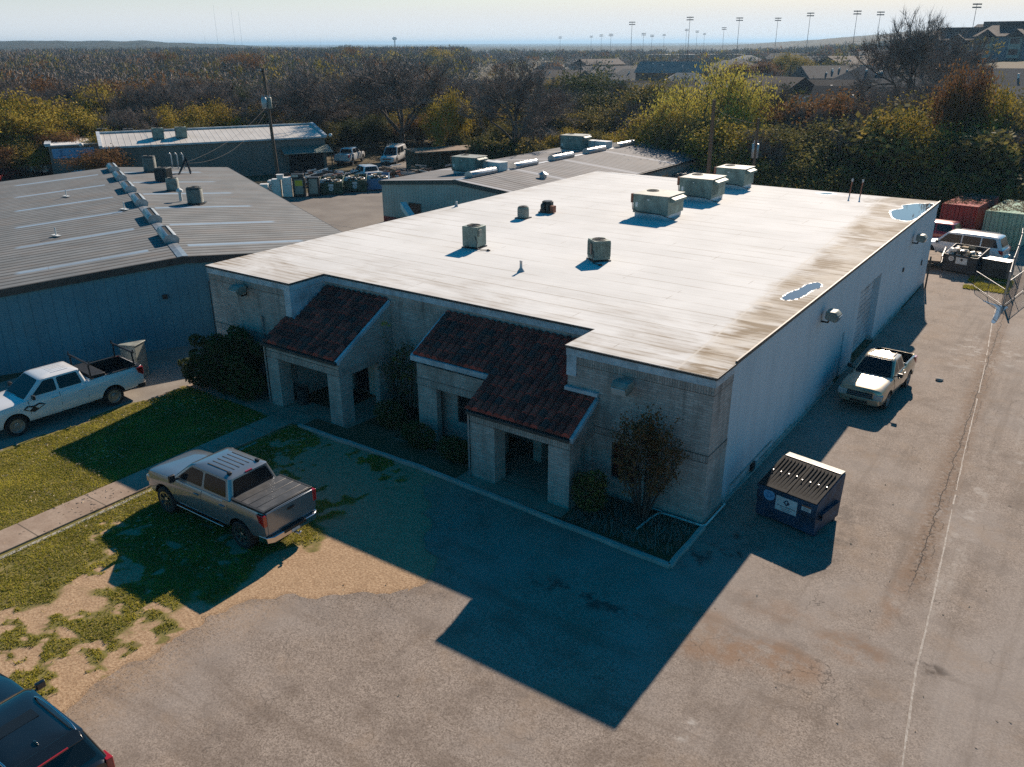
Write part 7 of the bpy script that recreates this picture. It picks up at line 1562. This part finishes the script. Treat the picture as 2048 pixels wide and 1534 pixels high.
# tall reed-like vine in the recess
t = thing('climbing_shrub', 'tall thin shrub with a few yellow fronds growing up the recessed wall between the porches', 'shrub', (-13.2, 1.1, 0)); rng = np.random.default_rng(8); b = MB(); C = []; Dn = []
for i in range(26):
    a = rng.uniform(0, 6.28); p0 = np.array([rng.normal(0, .2), rng.normal(0, .12), 0]); p1 = p0+[rng.normal(0, .25), rng.normal(0, .2), rng.uniform(1.4, 2.6)]; p2 = p1+[rng.normal(0, .4), rng.normal(-.1, .2), rng.uniform(.2, 1.1)]; b.tube([tuple(p0), tuple(p1), tuple(p2)], [.02, .014, .006], 5, cap=False)
    for k_ in range(60): u = rng.uniform(.2, 1); q = (p0*(1-u)+p1*u if rng.random() < .5 else p1*(1-u)+p2*u); C.append(q+rng.normal(0, .10, 3)); Dn.append(rng.normal(0, 1, 3)+[0, 0, .4])
b.build('stem', 'bark', t, smooth=60); o = bpy.data.objects.new('crown', cloud_mesh('crown', np.array(C), unit(np.array(Dn)), .12, .05, 'leaf_shrub')); COL.objects.link(o); o.parent = t
for cx_, cz_, n_ in ((-.55, 3.75, 26), (-.1, 2.35, 34), (.35, 1.75, 22)):
    C = []; Dn = []
    for i in range(n_): a = rng.uniform(0, PI); C.append([cx_+.2*math.cos(a), -.25, cz_+.14*math.sin(a)]); Dn.append([math.cos(a), rng.normal(0, .3), math.sin(a)*.7])
    o = bpy.data.objects.new('frond', cloud_mesh('frond', np.array(C), unit(np.array(Dn)), .24, .03, 'leaf_yellow')); COL.objects.link(o); o.parent = t
# leafless crape myrtle at the corner
t = thing('crape_myrtle', 'vase-shaped leafless myrtle with brown seed heads in front of the red window', 'tree', (-1.65, -.85, 0)); t.scale = (1.25, 1.1, 1.32); rng = np.random.default_rng(5); b = MB(); C = []; Dn = []
for i in range(22):
    a = 2*PI*i/22+rng.uniform(-.2, .2); s = rng.uniform(.15, 1.); r1 = .38*s; r2 = .80*s; hz_ = rng.uniform(1.9, 2.7)*(1-.15*s); p = [(.05*math.cos(a), .05*math.sin(a), 0), (r1*math.cos(a), r1*math.sin(a), hz_*.38), (r2*math.cos(a), r2*math.sin(a), hz_*.72), (r2*.95*math.cos(a+.2), r2*.95*math.sin(a+.2), hz_)]
    b.tube(p, [.028, .018, .012, .005], 5, cap=False)
    for k_ in range(9):
        u = rng.uniform(0, 1); q0 = np.array(p[1])*(1-u)+np.array(p[2])*u if k_ % 2 else np.array(p[2])*(1-u)+np.array(p[3])*u; q1 = q0+unit(np.array([math.cos(a), math.sin(a), 1.6])+rng.normal(0, .4, 3))*rng.uniform(.25, .6); b.tube([tuple(q0), tuple(q1)], [.008, .003], 3, cap=False)
        for z_ in range(13): C.append(q0+(q1-q0)*rng.uniform(.2, 1.1)+rng.normal(0, .05, 3)); Dn.append(rng.normal(0, 1, 3))
for i in range(1100): v = rng.normal(0, .42, 3)*np.array([.50, .42, .60]); C.append(v+[.05, 0, 2.30]); Dn.append(rng.normal(0, 1, 3))
b.build('stem', 'bark', t, smooth=60); o = bpy.data.objects.new('crown', cloud_mesh('crown', np.array(C), unit(np.array(Dn)), .085, .045, 'leaf_rust')); COL.objects.link(o); o.parent = t
# dry weeds in the bed (uncountable)
P = np.stack([RNG.uniform(-3.7, -.1, 2600), RNG.uniform(-2.2, -.15, 2600), np.full(2600, .035)], -1); P = P[RNG.random(len(P)) < fbm(P[:, 0]*1.5, P[:, 1]*1.5, 3, 9)]
tri_cloud('weeds', P, .03, .22, 'twig_bare', 'thin dry weeds in the dark kerbed bed at the corner')
P = np.stack([RNG.uniform(2.2, 4.6, 5000), RNG.uniform(34.2, 37.6, 5000), np.full(5000, .03)], -1); tri_cloud('rough_grass', P[fbm(P[:, 0]*.9, P[:, 1]*.9, 3, 4) > .42], .05, .12, 'grass_blade', 'patch of bright green grass inside the fence by the open dumpster')
# ================================================================ haze
hz = MB().box(-17500, 17500, -17500, 17500, -8, 38).build('haze', 'dark_inside'); hz.data.materials.clear(); m = bpy.data.materials.new('haze_air'); m.use_nodes = True; m.node_tree.nodes.clear()
pv = m.node_tree.nodes.new("ShaderNodeVolumePrincipled"); mo = m.node_tree.nodes.new("ShaderNodeOutputMaterial"); m.node_tree.links.new(pv.outputs[0], mo.inputs["Volume"])
pv.inputs["Color"].default_value = (.38, .60, .84, 1); pv.inputs["Density"].default_value = .00017; pv.inputs["Anisotropy"].default_value = .3; hz.data.materials.append(m); tag(hz, kind='stuff'); hz['label'] = 'thin blue air haze over the distance'; hz['category'] = 'haze'
